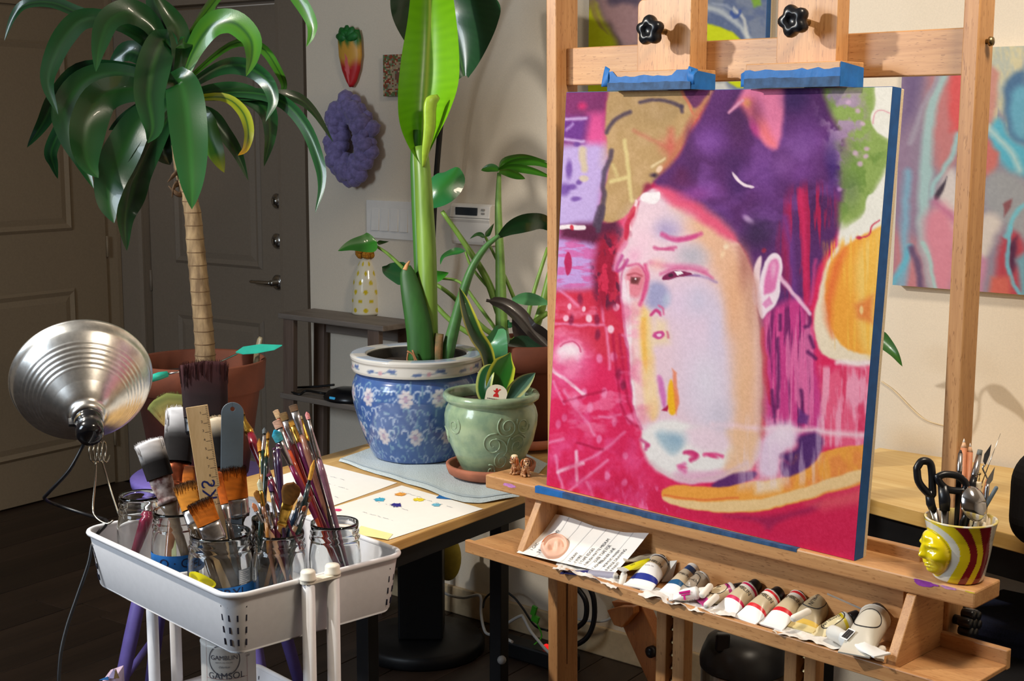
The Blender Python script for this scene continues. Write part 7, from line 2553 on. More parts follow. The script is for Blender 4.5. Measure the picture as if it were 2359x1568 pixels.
# white drawing sticks
STK = mat('white_stick', (238, 234, 226), .8, var=.03)
for lbl, p0, p1, z0, z1 in (('short white blending stick lying by the navy banded tube', (1432, 1345), (1438, 1322), .006, .022),
                            ('white blending stick against the magenta striped tube, the upper one', (1618, 1370), (1636, 1350), .03, .036),
                            ('white blending stick just below the magenta striped tube', (1628, 1394), (1650, 1374), .018, .024),
                            ('white blending stick resting on the flattened kraft tube', (1828, 1424), (1862, 1408), .034, .038),
                            ('stub of white stick beside the right divider in the tray', (2024, 1502), (2034, 1494), .006, .01)):
    a, b = onz(*p0, TF + z0), onz(*p1, TF + z1)
    d = (b - a).normalized() * .004
    m = M().tube([a - d, a - d * .7, a, b, b + d * .7, b + d], [.002, .0048, .0062, .0062, .0048, .002], 12)
    solo('blending_stick', m, STK, lbl, 'stick', 'white sticks in the easel tray')

# crumpled paper liners
LINER = mat('paper_towel', (226, 224, 220), .9, var=.05, scale=120, bmp=.4)
for lbl, c4, seed in (('crumpled paper liner along the left half of the tray lip', ((1285, 1296), (1440, 1330), (1420, 1360), (1272, 1316)), 1), ('crumpled paper liner under the middle paint tubes', ((1480, 1345), (1700, 1405), (1690, 1436), (1470, 1376)), 2), ('crumpled white paper liner at the tray right corner', ((1790, 1430), (2040, 1490), (2036, 1534), (1776, 1466)), 3)):
    c = [onz(x, y, TF + .001) for x, y in c4]

    def crump(a, b):
        p = (c[0] * (1 - a) + c[1] * a) * (1 - b) + (c[3] * (1 - a) + c[2] * a) * b
        q = fbm(np.array([a * 9.0 + seed * 7]), np.array([b * 3.0 + seed]), seed, 3)[0]
        e = fbm(np.array([a * 14.0 + seed * 3]), np.array([seed * 2.0]), seed + 5, 2)[0] - .5
        p = p + EV * (e * .012 * b)
        return Vector((p.x, p.y, TF + .0012 + q * .012 * (.3 + b)))
    m = M().grid(crump, 50, 10)
    solo('paper_liner', m, LINER, lbl, 'paper')
p_ = [onv(1906, 1365, vp + .004), onv(1985, 1400, vp + .004), onz(1975, 1425, TF + .012), onz(1904, 1402, TF + .012)]
m = M().prism(p_, EV * .0006)
solo('paper_strip', m, mat('grey_paper', (206, 204, 200), .8, var=.03), 'grey white paper strip leaning on the tray back behind the flattened kraft tube', 'paper')
p_ = [onv(1538, 1292, vp + .004), onv(1560, 1290, vp + .004), onz(1548, 1338, TF + .002), onz(1524, 1340, TF + .002)]
m = M().prism(p_, EV * .0006)
solo('paper_strip', m, mat('grey_paper', (206, 204, 200), .8, var=.03), 'torn grey paper strip between the navy banded tube and the blue banded tube', 'paper')

# handwritten note
n4 = [onz(1190, 1272, TZ + .003), onz(1413, 1323, TZ + .003), onv(1495, 1232, vp + .006), onv(1268, 1188, vp + .006)]


def note(a, b, l=0):
    p = (n4[0] * (1 - a) + n4[1] * a) * (1 - b) + (n4[3] * (1 - a) + n4[2] * a) * b
    sag = -.012 * math.sin(PI * b) * (.6 + .4 * math.sin(a * 5)) + .006 * math.sin(a * 6 + 1) * b
    return p + ZA * (max(-.004, sag) + l) + EV * l


nt_ = thing('handwritten_note', 'handwritten list on white paper lying in the left of the easel tray', 'note', onz(1340, 1260, TF + .004))
obj('sheet', M().grid(note, 24, 16), PAPER, nt_)
m = M()
for body, a, b, s in (('1 GAC', .10, .16, .052), ('2 PAINT AND SAND', .18, .14, .05), ('3 DRAW', .52, .10, .046), ('4 WIRE', .575, .10, .046), ('5 TAPE EDGES', .63, .10, .048), ('6 BRUSH MATTE MEDIUM', .685, .08, .046), ('OVER TAPE FOR', .745, .2, .046), ('CLEANER LINE', .80, .2, .046), ('7 ADHERE', .79, .02, .044), ('ACRYLIC WASH', .86, .12, .046), ('8 IMAGE DRAWING', .91, .05, .047), ('9 PAINT!', .955, .06, .046)):
    text(m, body, s, lambda x, y: note(min(.995, a - y * .85), min(.99, b + x * 1.4), .0008), 'LEFT', space=.96)
obj('handwriting', m, INK, nt_, kind='stuff')
m = M()
for a in (.2, .33, .46, .59, .72, .85):
    m.grid(lambda u, v: note(a + v * .003, u, .0006), 16, 1)
obj('ruled_lines', m, INKG, nt_, kind='stuff')

# flesh coloured ear
ec = note(.27, .30, .002)
ec = at(1276, 1264, dep(ec) - .004)
ke = dep(ec) / _f
ux = (RT * .97 + UP * -.2).normalized()
nx_ = (ZA * .75 + (EYE - ec).normalized() * .75).normalized()
ux = (ux - nx_ * ux.dot(nx_)).normalized()
uy = nx_.cross(ux)
ear = thing('ear_model', 'pale pink rubber ear resting on the handwritten note', 'ear model', ec)


def earf(a, b):
    q = 2 * PI * a
    ro = 32 * (1 + .12 * math.cos(q - 1.0) + .07 * math.cos(2 * q - .4) - .10 * math.exp(-((q - 3.75) / .5) ** 2))
    yy = 1.2
    r = ro * b
    x, y = r * math.cos(q), r * math.sin(q) * yy
    h = 12 * (1 - b ** 6) ** .5 if b < 1 else 0
    rim = 3.2 * math.exp(-((b - .82) / .11) ** 2) * (.5 + .5 * math.cos(q - 1.3)) * 1.8
    dx, dy = x + 2, y + 4
    conc = -7 * math.exp(-((dx / 12) ** 2 + (dy / 11) ** 2))
    anti = 5 * math.exp(-(((x - 7) / 5) ** 2)) * math.exp(-((y - 1) / 14) ** 2)
    trag = 4 * math.exp(-(((x + 14) / 6) ** 2 + ((y + 4) / 7) ** 2))
    scap = -2.5 * math.exp(-((b - .64) / .08) ** 2) * (1 if q < 3.2 else 0)
    return ec + ux * (x * ke) + uy * (y * ke) + nx_ * (max(0, h + rim + conc + anti + trag + scap) * ke)


m = M().grid(earf, 64, 26)
obj('ear', m, mat('silicone_skin', (242, 196, 174), .45, var=.04, scale=60, sub=.15), ear)
m = M().grid(lambda a, b: earf(.24 + a * .22, .80 + b * .17) + nx_ * .0008, 14, 6)
obj('paint_stain', m, mat('ear_stain', (196, 110, 70), .5, var=.15), ear)

# two small spaniel figurines on the shelf's left end
for lbl, px, py, s, turn, gold in (('small glazed brown spaniel figurine on the shelf end, the right one facing front', 1211, 1096, 1.0, .25, False), ('small glazed spaniel figurine with pale head, behind and left of its twin', 1188, 1091, 1.0, -.9, True)):
    o = onz(px, py, SZ + .0005)
    k = dep(o) / _f * s
    f_ = Vector((EYE.x - o.x, EYE.y - o.y, 0)).normalized()
    f_ = Matrix.Rotation(turn, 3, 'Z') @ f_
    l_ = ZA.cross(f_)
    P = lambda x, y, z: o + l_ * (x * k) + f_ * (y * k) + ZA * (z * k)
    t = thing('dog_figurine', lbl, 'figurine', o, 'spaniel figurines')
    axs = (l_, f_, ZA)
    m = M()
    m.ball(P(0, -3, 15), (9 * k, 10 * k, 14 * k), axs)
    m.ball(P(0, -8, 7), (10 * k, 9 * k, 7 * k), axs)
    m.ball(P(0, 4, 20), (7 * k, 6 * k, 9 * k), axs)
    for sx in (-1, 1):
        m.tube([P(sx * 4, 6, 16), P(sx * 4.5, 7, 6), P(sx * 5, 9, 1.6)], [4.2 * k, 3.2 * k, 3 * k], 10)
        m.ball(P(sx * 5, 10, 2.2), (3.4 * k, 4.6 * k, 2.2 * k), axs)
        m.ball(P(sx * 9, 0, 4), (4 * k, 7 * k, 4 * k), axs)
    DOG = mat('dog_pale_glaze' if gold else 'dog_glaze', (150, 78, 40), .15, var=.35, scale=90, coat=.5, c2=(214, 166, 120))
    m.ball(P(0, 5, 35), (9 * k, 9 * k, 9 * k), axs)
    m.ball(P(0, 12, 32), (5 * k, 5 * k, 4 * k), axs)
    b = obj('dog_body', m, DOG, t)
    r_ = b.modifiers.new('Remesh', 'REMESH')
    r_.mode = 'VOXEL'
    r_.voxel_size = .0009
    r_.use_smooth_shade = True
    for sx in (-1, 1):
        m = M().tube(smooth_pts([P(sx * 7, 4, 41), P(sx * 11, 4, 36), P(sx * 11.5, 4, 27), P(sx * 10, 4, 22)], 3), [2.2 * k, 3 * k, 3.6 * k, 4 * k, 4.2 * k, 4.2 * k, 4 * k, 3.4 * k, 3 * k, 1.5 * k], 10, flat=.55, hint=f_)
        obj('ear', m, mat('dog_ear_glaze', (158, 84, 42) if not gold else (196, 140, 96), .2, var=.2, coat=.5), t)
        obj('eye', M().ball(P(sx * 3.6, 13, 37), 1.3 * k, nu=8, nv=6), BLK, t)
    obj('nose', M().ball(P(0, 16.6, 33.4), (1.8 * k, 1.3 * k, 1.3 * k), axs, 8, 6), BLK, t)
    m = M().ball(P(0, 13, 30), (4.6 * k, 3.6 * k, 3.2 * k), axs)
    obj('muzzle', m, mat('dog_cream', (232, 206, 170), .2, var=.05, coat=.5), t)
    if gold:
        m = M().ball(P(0, 4, 42), (8 * k, 8 * k, 4.6 * k), axs)
        obj('pale_crown', m, mat('dog_cream', (232, 206, 170), .2), t)

# ------------------------------------------------------------------ sun face cup with tools
CO = Vector(onz(2207, 1330, SZ + .0005))
kc_ = dep(CO) / _f
cup = thing('sun_face_cup', 'yellow ceramic cup with a modelled sun face and red swirls on the shelf right end', 'cup', CO)
va = math.atan2(-CO.y, -CO.x)
HC = 140
CR = lambda h: np.interp(h, [0, 4, 16, 60, 100, 128, 140], [52, 56, 60, 67, 72, 78, 81])
fa = -.98          # the face looks to the left
FH, FW_ = 66, 46
fcx = fa * 68


def cup_c(x, y):
    d = math.sqrt(((x - fcx) / 1.0) ** 2 + ((y - FH) / 1.12) ** 2) + 3 * math.sin(y * .06 + x * .02)
    for lim, c in ((49, (236, 214, 20)), (66, (226, 224, 212)), (88, (232, 208, 30)), (106, (132, 28, 36)), (122, (228, 204, 36)), (145, (130, 28, 36)), (170, (220, 214, 204)), (190, (228, 204, 36)), (206, (132, 28, 36))):
        if d < lim:
            return c
    return (226, 222, 210)


def face_h(u, v):
    r2 = u * u + v * v
    if r2 >= 1:
        return 0
    g = lambda cx, cy, sx, sy: math.exp(-((u - cx) / sx) ** 2 - ((v - cy) / sy) ** 2)
    h = 24 * math.sqrt(1 - r2) ** 1.0
    h += 13 * g(0, -.10, .13, .16) + 8 * g(0, .18, .10, .26)
    h += 4 * (g(.34, .42, .22, .08) + g(-.34, .42, .22, .08))
    h -= 6 * (g(.36, .24, .17, .10) + g(-.36, .24, .17, .10))
    h += 2.5 * (g(.36, .22, .10, .05) + g(-.36, .22, .10, .05))
    h += 5 * (g(.48, -.14, .22, .2) + g(-.48, -.14, .22, .2))
    h += 6 * g(0, -.42, .22, .06) + 6 * g(0, -.57, .18, .06) - 5 * g(0, -.495, .24, .028)
    h -= 4 * g(0, -.30, .2, .05)
    h += 6 * g(0, -.80, .2, .13)
    h += 5 * g(0, .74, .18, .2)
    return h


na, nh = 220, 110
vs, cs = [], []
for i in range(nh + 1):
    y = HC * i / nh
    for j in range(na):
        a = -PI + 2 * PI * j / na
        r = CR(y)
        x = a * 68
        u, v = (x - fcx) / FW_, (y - FH) / 52
        rr_ = (r + face_h(u, v)) * kc_
        wob = 1 + .012 * math.sin(3 * a + y * .04)
        vs.append(CO + Vector((math.cos(va + a) * rr_ * wob, math.sin(va + a) * rr_ * wob, y * kc_)))
        cs.append(lin(cup_c(x, y)))
m = M().add(vs, [(i * na + j, i * na + (j + 1) % na, (i + 1) * na + (j + 1) % na, (i + 1) * na + j) for i in range(nh) for j in range(na)], True, cols=cs)
m.f += [tuple(range(na))[::-1]]
m.sm.append(False)
m.mi.append(0)
obj('cup_body', m, vcol('cup_glaze', .14, .5, .4), cup)
m = M().lathe([(81 * kc_, HC * kc_), (81.5 * kc_, (HC + 2.5) * kc_), (79 * kc_, (HC + 4) * kc_), (75 * kc_, (HC + 2) * kc_), (71 * kc_, 100 * kc_), (60 * kc_, 30 * kc_), (50 * kc_, 8 * kc_), (0, 7 * kc_)], 60, CO, cf=lambda q, h, r: lin((226, 206, 120) if (q * 3) % 2 < 1.2 else (222, 216, 204)) if h > 120 * kc_ else lin((196, 186, 160)))
obj('rim', m, vcol('cup_glaze', .14), cup)
DC = dep(CO)
A = lambda x, y, d=0: at(x, y, DC + d)


def into(tip, via, z=None):
    """run the axis tip>via on down to the cup's floor"""
    d = (via - tip).normalized()
    L = (tip.z - CO.z - 10 * kc_) / -d.z
    e = tip + d * L
    q = Vector((e.x - CO.x, e.y - CO.y))
    if q.length > 46 * kc_:
        q = q.normalized() * (46 * kc_)
        e = Vector((CO.x + q.x, CO.y + q.y, e.z))
    return e


# scissors
sc_ = thing('scissors', 'scissors with black plastic handles standing in the sun face cup', 'scissors', into(A(2150, 1180), A(2175, 1250)))


def loop(pts, r):
    return M().tube(smooth_pts([A(x, y, d) for x, y, d in pts] + [A(*pts[0])], 5)[:-1], r, 10, closed=True)


obj('handle', loop([(2112, 1078, .0), (2124, 1062, .0), (2142, 1066, 0), (2147, 1090, 0), (2148, 1120, 0), (2147, 1140, 0), (2132, 1130, 0), (2116, 1108, 0)], 9 * kc_), BLK, sc_)
obj('handle', loop([(2160, 1098, -.01), (2178, 1092, -.01), (2206, 1096, -.01), (2224, 1112, -.01), (2222, 1128, -.01), (2204, 1130, -.01), (2182, 1126, -.01), (2166, 1112, -.01)], 8.4 * kc_), BLK, sc_)
e1, e2 = into(A(2140, 1150), A(2165, 1230)), into(A(2180, 1160), A(2178, 1230))
obj('handle_shank', M().tube([A(2140, 1130), A(2144, 1160), A(2150, 1176)], [10 * kc_, 11 * kc_, 9 * kc_], 10, flat=.6), BLK, sc_)
obj('handle_shank', M().tube([A(2172, 1118, -.01), A(2176, 1150, -.01), A(2176, 1176, -.01)], [12 * kc_, 14 * kc_, 12 * kc_], 10, flat=.6), BLK, sc_)
for p0, p1 in ((A(2149, 1170), e1), (A(2177, 1170, -.008), e2)):
    obj('blade', M().tube([p0, p0.lerp(p1, .5), p1], [9 * kc_, 7 * kc_, 1.5 * kc_], 8, flat=.25, hint=RT), mat('steel', (186, 184, 182), .25, metal=1, var=.05), sc_)
STEEL = mat('steel', (186, 184, 182), .25)


def stick(name, label, cat, tip, via, r, mats, segs, parts, dt=0, dv=0, group=None, n=10):
    """segs: (fraction or metres from tip, radius px) list split between named parts"""
    a, b = A(*tip, dt), A(*via, dv)
    e = into(a, b)
    L = (e - a).length
    ax = (e - a) / L
    t = thing(name, label, cat, e, group)
    for pn, mm, pr in parts:
        ps = [a + ax * (min(L, x * kc_)) for x, _ in pr]
        obj(pn, M().tube(ps, [q * kc_ for _, q in pr], n), mm, t)
    return t


WP = mat('pencil_wood', (196, 128, 92), .5, var=.1, scale=60)
PT = mat('white_lead', (236, 228, 220), .6)
for lbl, tp, vi in (('wooden pencil with white lead, the taller one at the back of the cup', (2221, 1010), (2214, 1160)), ('wooden pencil with white lead, the shorter one beside its taller twin', (2235, 1020), (2228, 1160))):
    stick('pencil', lbl, 'pencil', tp, vi, 0, 0, 0, (('lead', PT, [(0, .6), (9, 3.4)]), ('cone', mat('bare_wood', (222, 176, 140), .6), [(9, 3.4), (22, 7.5)]), ('shaft', WP, [(22, 7.6), (400, 7.6)])), .035, .02, 'white pencils in the sun face cup', 6)
stick('paintbrush', 'slim brush with bright silver ferrule and dark handle left of the pencils in the cup', 'paintbrush', (2213, 1036), (2206, 1160), 0, 0, 0, (('bristles', mat('dark_bristle', (60, 50, 46), .8), [(0, 2), (9, 5)]), ('ferrule', SILV, [(8, 5.5), (48, 6.5), (52, 6)]), ('handle', BLK, [(51, 6), (70, 7), (400, 4)])), .01, .0)
stick('paintbrush', 'flat silver ferruled brush with black handle leaning right behind the steel spoon', 'paintbrush', (2258, 1036), (2236, 1130), 0, 0, 0, (('bristles', mat('grey_bristle', (110, 112, 110), .8), [(0, 6), (14, 6.5)]), ('ferrule', SILV, [(13, 6.5), (60, 9), (66, 8)]), ('handle', BLK, [(65, 8), (84, 9.5), (400, 5)])), .015, .0)
stick('ball_stylus', 'small brass ball stylus with pale wooden handle in the cup', 'stylus', (2257, 1088), (2252, 1150), 0, 0, 0, (('ball', BRASS, [(0, 1), (1.5, 3.6), (4, 3.6), (6, 1)]), ('shank', BRASS, [(5, 1.2), (22, 1.6)]), ('handle', mat('pale_wood', (232, 216, 186), .5), [(21, 6), (24, 6.8), (300, 6.8)])), .0, .0)
stick('needle_tool', 'long thin needle tool rising highest from the cup', 'needle tool', (2305, 998), (2262, 1112), 0, 0, 0, (('needle', STEEL, [(0, .5), (130, 1.4)]), ('handle', BLK, [(128, 4), (400, 4.5)])), .005, .005)
k_ = thing('palette_knife', 'diamond bladed palette knife with cranked neck in the cup', 'palette knife', into(A(2272, 1110), A(2256, 1180)))
bl = [A(x, y, .0) for x, y in ((2284, 1023), (2280, 1048), (2270, 1072), (2265, 1062), (2268, 1046))]
obj('blade', M().prism(bl, FW * .0012), mat('tarnished_steel', (110, 112, 118), .35, metal=1, var=.2), k_)
obj('neck', M().tube(smooth_pts([A(2269, 1070), A(2264, 1078), A(2270, 1092), A(2275, 1104)], 4), 2 * kc_, 8), STEEL, k_)
obj('handle', M().tube([A(2275, 1104), into(A(2275, 1104), A(2258, 1180))], [4 * kc_, 6 * kc_], 8), WP, k_)
k_ = thing('craft_knife', 'craft knife with a pointed blade and aluminium handle at the right of the cup', 'knife', into(A(2284, 1118), A(2270, 1200)))
bl = [A(x, y, -.012) for x, y in ((2292, 1075), (2287, 1105), (2279, 1116), (2271, 1113), (2274, 1104))]
obj('blade', M().prism(bl, FW * .0008), STEEL, k_)
obj('handle', M().tube([A(2276, 1114, -.012), A(2274, 1124, -.012), A(2268, 1190, -.008), into(A(2276, 1114, -.012), A(2266, 1210, -.005))], [4 * kc_, 5.5 * kc_, 5 * kc_, 5 * kc_], 12), SILV, k_)
stick('carving_tool', 'grey plastic tool with an angled end leaning far right in the cup', 'tool', (2297, 1120), (2262, 1180), 0, 0, 0, (('shaft', mat('slate_plastic', (92, 106, 118), .5), [(0, 2.5), (3, 4.6), (80, 5), (160, 4)]),), -.02, -.01)
sp = thing('steel_spoon', 'rounded steel scoop spoon facing out of the cup front', 'spoon', into(A(2236, 1190, -.03), A(2215, 1270, .0)))
cpt = A(2243, 1160, -.03)
sx_, sy_ = (RT + UP * .15).normalized(), (UP * .93 + FW * .2 - RT * .15).normalized()
sz_ = sx_.cross(sy_)
if sz_.dot(FW) > 0:
    sz_ = -sz_
m = M().grid(lambda a, b: cpt + sx_ * (29 * kc_ * b * math.cos(2 * PI * a)) + sy_ * (40 * kc_ * b * math.sin(2 * PI * a)) + sz_ * (16 * kc_ * (1 - b * b)), 40, 10)
obj('bowl', m, mat('polished_steel', (206, 204, 206), .12, metal=1, var=.04), sp, solid=.0008)
obj('handle', M().tube([A(2224, 1186, -.03), A(2214, 1200, -.015), into(A(2236, 1190, -.03), A(2215, 1270, .0))], [5 * kc_, 6 * kc_, 6 * kc_], 8, flat=.5), BLK, sp)
for i, (tx_, ty_, dd) in enumerate(((2252, 1196, -.02), (2262, 1190, -.012), (2272, 1186, -.005), (2281, 1192, .0), (2268, 1202, -.02))):
    a = A(tx_, ty_, dd)
    e = into(a, A(tx_ - 14, ty_ + 70, dd))
    d = (e - a).normalized()
    m = M().tube([a, a + d * (4 * kc_), a + d * (14 * kc_), e], [2 * kc_, 5 * kc_, 6.5 * kc_, 6.5 * kc_], 10)
    solo('paper_stump', m, mat('stump_paper', (232, 218, 196), .8, var=.05), 'pale blending stump by the cup right rim, ' + ('leftmost of the back row', 'second of the back row', 'third of the back row', 'rightmost of the bunch', 'the one in front')[i], 'stump', 'paper stumps in the cup')
# ------------------------------------------------------------------ grey console shelf with vase and device
GW = wood('grey_board', (112, 102, 94), (146, 134, 124), 'X', math.radians(-4), 1, .6)
GWL = wood('grey_leg_board', (98, 80, 70), (124, 104, 92), 'Z', 0, 1, .6)
CZ = .945
cfl, cfr = onz(643, 720, CZ), onz(882, 751, CZ)
cs0, cs1 = ws(cfl), ws(cfr)
cn0 = (cfr - WO).dot(WN)
cn1 = .012
con = thing('console_shelf', 'narrow grey wooden console shelf with two lower shelves against the wall by the entry door', 'shelf', W3((cs0 + cs1) / 2, (cn0 + cn1) / 2, 0))
m = M()
for z, ins in ((CZ, 0),):
    m.prism([W3(cs0, cn0, z), W3(cs1, cn0, z), W3(cs1 + .0, cn1, z), W3(cs0 + .0, cn1, z)], ZA * -.018)
obj('top_board', m, GW, con, bevel=.003)
zl1 = onw(760, 925, cn0).z
for z in (zl1, .16):
    m = M().prism([W3(cs0 + .0, cn0 - .002, z), W3(cs1 - .0, cn0 - .002, z), W3(cs1, cn1, z), W3(cs0, cn1, z)], ZA * -.018)
    obj('shelf_board', m, GW, con, bevel=.002)
for s, d in ((cs0 + .02, -.03), (cs1 - .075, .0)):
    for nn in (cn0 - .016, cn1 + .012):
        m = M()
        w = .05
        m.hexa([W3(s + d, nn - .01, 0), W3(s + d + w, nn - .01, 0), W3(s + d + w, nn + .01, 0), W3(s + d, nn + .01, 0), W3(s, nn - .01, CZ - .0185), W3(s + w, nn - .01, CZ - .0185), W3(s + w, nn + .01, CZ - .0185), W3(s, nn + .01, CZ - .0185)])
        obj('leg', m, GWL, con, bevel=.002)
m = M().box(W3((cs0 + cs1) / 2, cn1 + .006, CZ - .05), (cs1 - cs0 - .1, .01, .05), (WU, WN, ZA))
obj('rear_brace', m, GW, con)

VB = onz(846, 722, CZ + .0005)
k = dep(VB) / _f
vs_ = thing('dotted_vase', 'white bottle vase with yellow dots and a fuzzy mustard ruff on the console shelf', 'vase', VB)
vprof = [(0, 0), (34, 0), (36, 3), (35.5, 20), (34.5, 50), (31, 80), (24, 104), (15, 124), (11, 134), (10, 144), (8, 146), (8, 138)]
va = math.atan2(-VB.y, -VB.x)
hs = np.linspace(0, 1, 90)
H = np.interp(hs, np.linspace(0, 1, len(vprof)), [p[1] for p in vprof])
R = np.interp(hs, np.linspace(0, 1, len(vprof)), [p[0] for p in vprof])
ng = 110
A_, H_ = np.meshgrid((2 * PI * np.arange(ng) / ng - va + PI) % (2 * PI) - PI, H)
p = Paint(A_.ravel() * 34, H_.ravel(), (240, 232, 208))
p.warp(0, 10)
for j in range(6):
    for i in range(9):
        x, y = -107 + i * 26 + (13 if j % 2 else 0), 11 + j * 21
        p.blob(x, y, 5.4 if j < 4 else 4.4, 5.2, (222, 196, 40), 1, .2)
m = M().lathe([(r * k, h * k) for r, h in zip(R, H)], ng, VB)
m.c = p.linear(.95).tolist()
obj('body', m, GLAZE, vs_)
m = M()
rw = random.Random(8)
for q in range(46):
    a, b = rw.uniform(0, 2 * PI), rw.uniform(-1, 1)
    c = VB + Vector((math.cos(a) * 19 * k, math.sin(a) * 19 * k, (142 + b * 9) * k))
    m.ball(c, rw.uniform(6, 9) * k, nu=7, nv=5)
obj('ruff', m, mat('mustard_ruff', (176, 118, 34), .95, var=.35, scale=200, bmp=.8), vs_, kind='stuff')

DV = W3(ws(onw(800, 905, cn0 - .06)), cn0 - .065, zl1 + .0005)
dv_ = thing('black_device', 'flat black device with a blue light on the console lower shelf', 'device', DV)
kd = dep(DV) / _f
m = M()
m.lathe([(0, 0), (62 * kd, 0), (64 * kd, 6 * kd), (52 * kd, 18 * kd), (30 * kd, 26 * kd), (0, 28 * kd)], 36, DV, (WU, WN * .8, ZA))
obj('housing', m, BLK, dv_)
m = M().box(DV + WU * (-2 * kd) + WN * (49 * kd) + ZA * (10 * kd), (16 * kd, 3 * kd, 5 * kd), (WU, WN, ZA))
led, nt, b = base('blue_light')
b.inputs['Base Color'].default_value = lin((60, 150, 190))
b.inputs['Emission Color'].default_value = lin((60, 170, 230))
b.inputs['Emission Strength'].default_value = .35
obj('status_light', m, led, dv_)
CORD = mat('black_cord', (14, 14, 18), .4)
q = lambda x, y, n=.03: onw(x, y, cn0 - n)
m = M().tube(smooth_pts([DV - WU * (60 * kd) + ZA * .008, q(740, 905), q(706, 900), q(690, 908, .01), q(672, 902, .01), q(668, 894, .04), q(690, 892, .08), q(730, 890, .1), q(770, 886, .12)], 6), .004, 8)
obj('cable', m, CORD, dv_)

# ------------------------------------------------------------------ arc lamp pole behind the plants
yp = 3.33
pb = ony(985, 1330, yp)
al = thing('arc_lamp', 'slim black floor lamp pole curving up behind the banana plant', 'floor lamp', Vector((pb.x, yp, 0)))
m = M().lathe([(0, 0), (.06, 0), (.06, .018), (.05, .026), (.012, .03), (0, .03)], 36, Vector((pb.x, yp, 0)))
obj('base', m, BLM, al)
P = smooth_pts([Vector((pb.x, yp, .03)), ony(989, 700, yp), ony(995, 600, yp), ony(1004, 420, yp), ony(1022, 225, yp - .01), ony(1046, 110, yp - .03), ony(1078, -20, yp - .06), ony(1110, -120, yp - .1)], 5)
obj('pole', M().tube(P, [.011] * 11 + [.0085] * (len(P) - 11), 12), BLM, al)
P2 = smooth_pts([ony(1040, 60, yp - .04), ony(1064, 0, yp - .06), ony(1096, -110, yp - .1)], 4)
obj('second_arm', M().tube(P2, .006, 10), BLM, al)

# ------------------------------------------------------------------ things under the tables
pc = onz(972, 1478, .02)
pd = thing('black_pedestal', 'squat black column on a round base standing under the work table', 'pedestal', pc * 1 - ZA * .02)
pc.z = 0
m = M().lathe([(0, 0), (.186, 0), (.19, .006), (.19, .03), (.18, .042), (.09, .05), (0, .05)], 48, pc)
obj('base', m, BLM, pd)
kx = dep(pc) / _f
m = M().box(pc + ZA * .21, (141 * kx * .72, 141 * kx * .72, .32), (RT, ZA.cross(RT), ZA))
obj('column', m, BLM, pd, bevel=.006)
YC = onw(1030, 1268, .16)
m = M()
m.ball(YC - ZA * .02, (.05, .035, .075), (WU, WN, ZA), 20, 14)
m.tube([YC + ZA * .05, YC + ZA * .11], .008, 8)
solo('yellow_pouch', m, mat('yellow_cloth', (196, 176, 70), .8, var=.1, scale=40), 'yellow rounded pouch hanging below the table edge behind the black pedestal', 'pouch')
WC = mat('white_cord', (206, 204, 200), .5, var=.03)


def cable(label, pts, r, m_, name='cable', floor=None):
    P = []
    for i, p in enumerate(pts):
        x, y, n = p
        q = onw(x, y, n)
        if q.z < .006:
            q = onz(x, y, .006)
        P.append(q)
    solo(name, M().tube(smooth_pts(P, 5), r, 8), m_, label, 'cable')


cable('white cable bending down behind the work table right leg', [(1018, 1362, .1), (1040, 1372, .1), (1070, 1376, .12), (1100, 1370, .14), (1108, 1378, .14), (1108, 1410, .14), (1114, 1445, .16), (1124, 1460, .18), (1150, 1462, .2), (1180, 1478, .22)], .0045, WC)
cable('white cable peaking between the work table leg and the easel post', [(1160, 1442, .14), (1180, 1428, .14), (1200, 1418, .14), (1206, 1422, .14), (1222, 1452, .16), (1240, 1475, .2), (1262, 1500, .24), (1290, 1520, .28)], .0045, WC)
cable('white cable loop to the right of the easel left post', [(1310, 1420, .05), (1345, 1428, .05), (1390, 1430, .05), (1415, 1415, .05), (1424, 1390, .05), (1428, 1360, .04)], .004, WC)
cable('thick black cable loop hanging right of the easel left post', [(1318, 1340, .09), (1348, 1380, .09), (1350, 1420, .09), (1336, 1440, .09), (1310, 1452, .09), (1280, 1440, .08)], .008, CORD)
cable('outer thick black cable loop beside the easel left post', [(1355, 1345, .07), (1368, 1380, .07), (1368, 1430, .07), (1350, 1470, .08), (1310, 1490, .09), (1270, 1490, .1)], .008, CORD)
cable('thin black cable arching behind the work table right leg', [(1112, 1400, .12), (1120, 1375, .1), (1150, 1358, .09), (1180, 1372, .08), (1204, 1400, .08), (1232, 1440, .1), (1262, 1452, .12)], .0035, CORD)
cable('thin white cord running down the wall right of the canvas', [(2030, 878, .004), (2060, 900, .004), (2110, 950, .004), (2140, 970, .004), (2190, 985, .004), (2230, 1010, .004)], .0016, mat('cream_cord', (226, 206, 170), .5))
pb = onz(1230, 1500, .03)
ps = thing('power_strip', 'black power strip with a small red light behind the easel left post', 'power strip', Vector((pb.x, pb.y, 0)))
m = M().box((pb.x, pb.y, .026), (.3, .06, .05), (WU, WN, ZA))
obj('housing', m, BLM, ps, bevel=.006)
rl_, nt, b = base('red_light')
b.inputs['Base Color'].default_value = lin((220, 30, 30))
b.inputs['Emission Color'].default_value = lin((255, 30, 30))
b.inputs['Emission Strength'].default_value = .8
q_ = hit(1257, 1447, WN, WN.dot(WO) + WN.dot(pb - WO))
m = M().box(Vector((pb.x, pb.y, .056)) + WU * .05, (.02, .014, .012), (WU, WN, ZA))
obj('rocker_light', m, rl_, ps)
gp_ = onw(1230, 1415, .12)
m = M()
m.box(gp_ + ZA * .012, (.016, .008, .03), ((WU + ZA * -.3).normalized(), WN, (ZA + WU * .3).normalized()))
m.box(gp_ - ZA * .012 + WU * .006, (.024, .009, .02), ((WU + ZA * -.3).normalized(), WN, (ZA + WU * .3).normalized()))
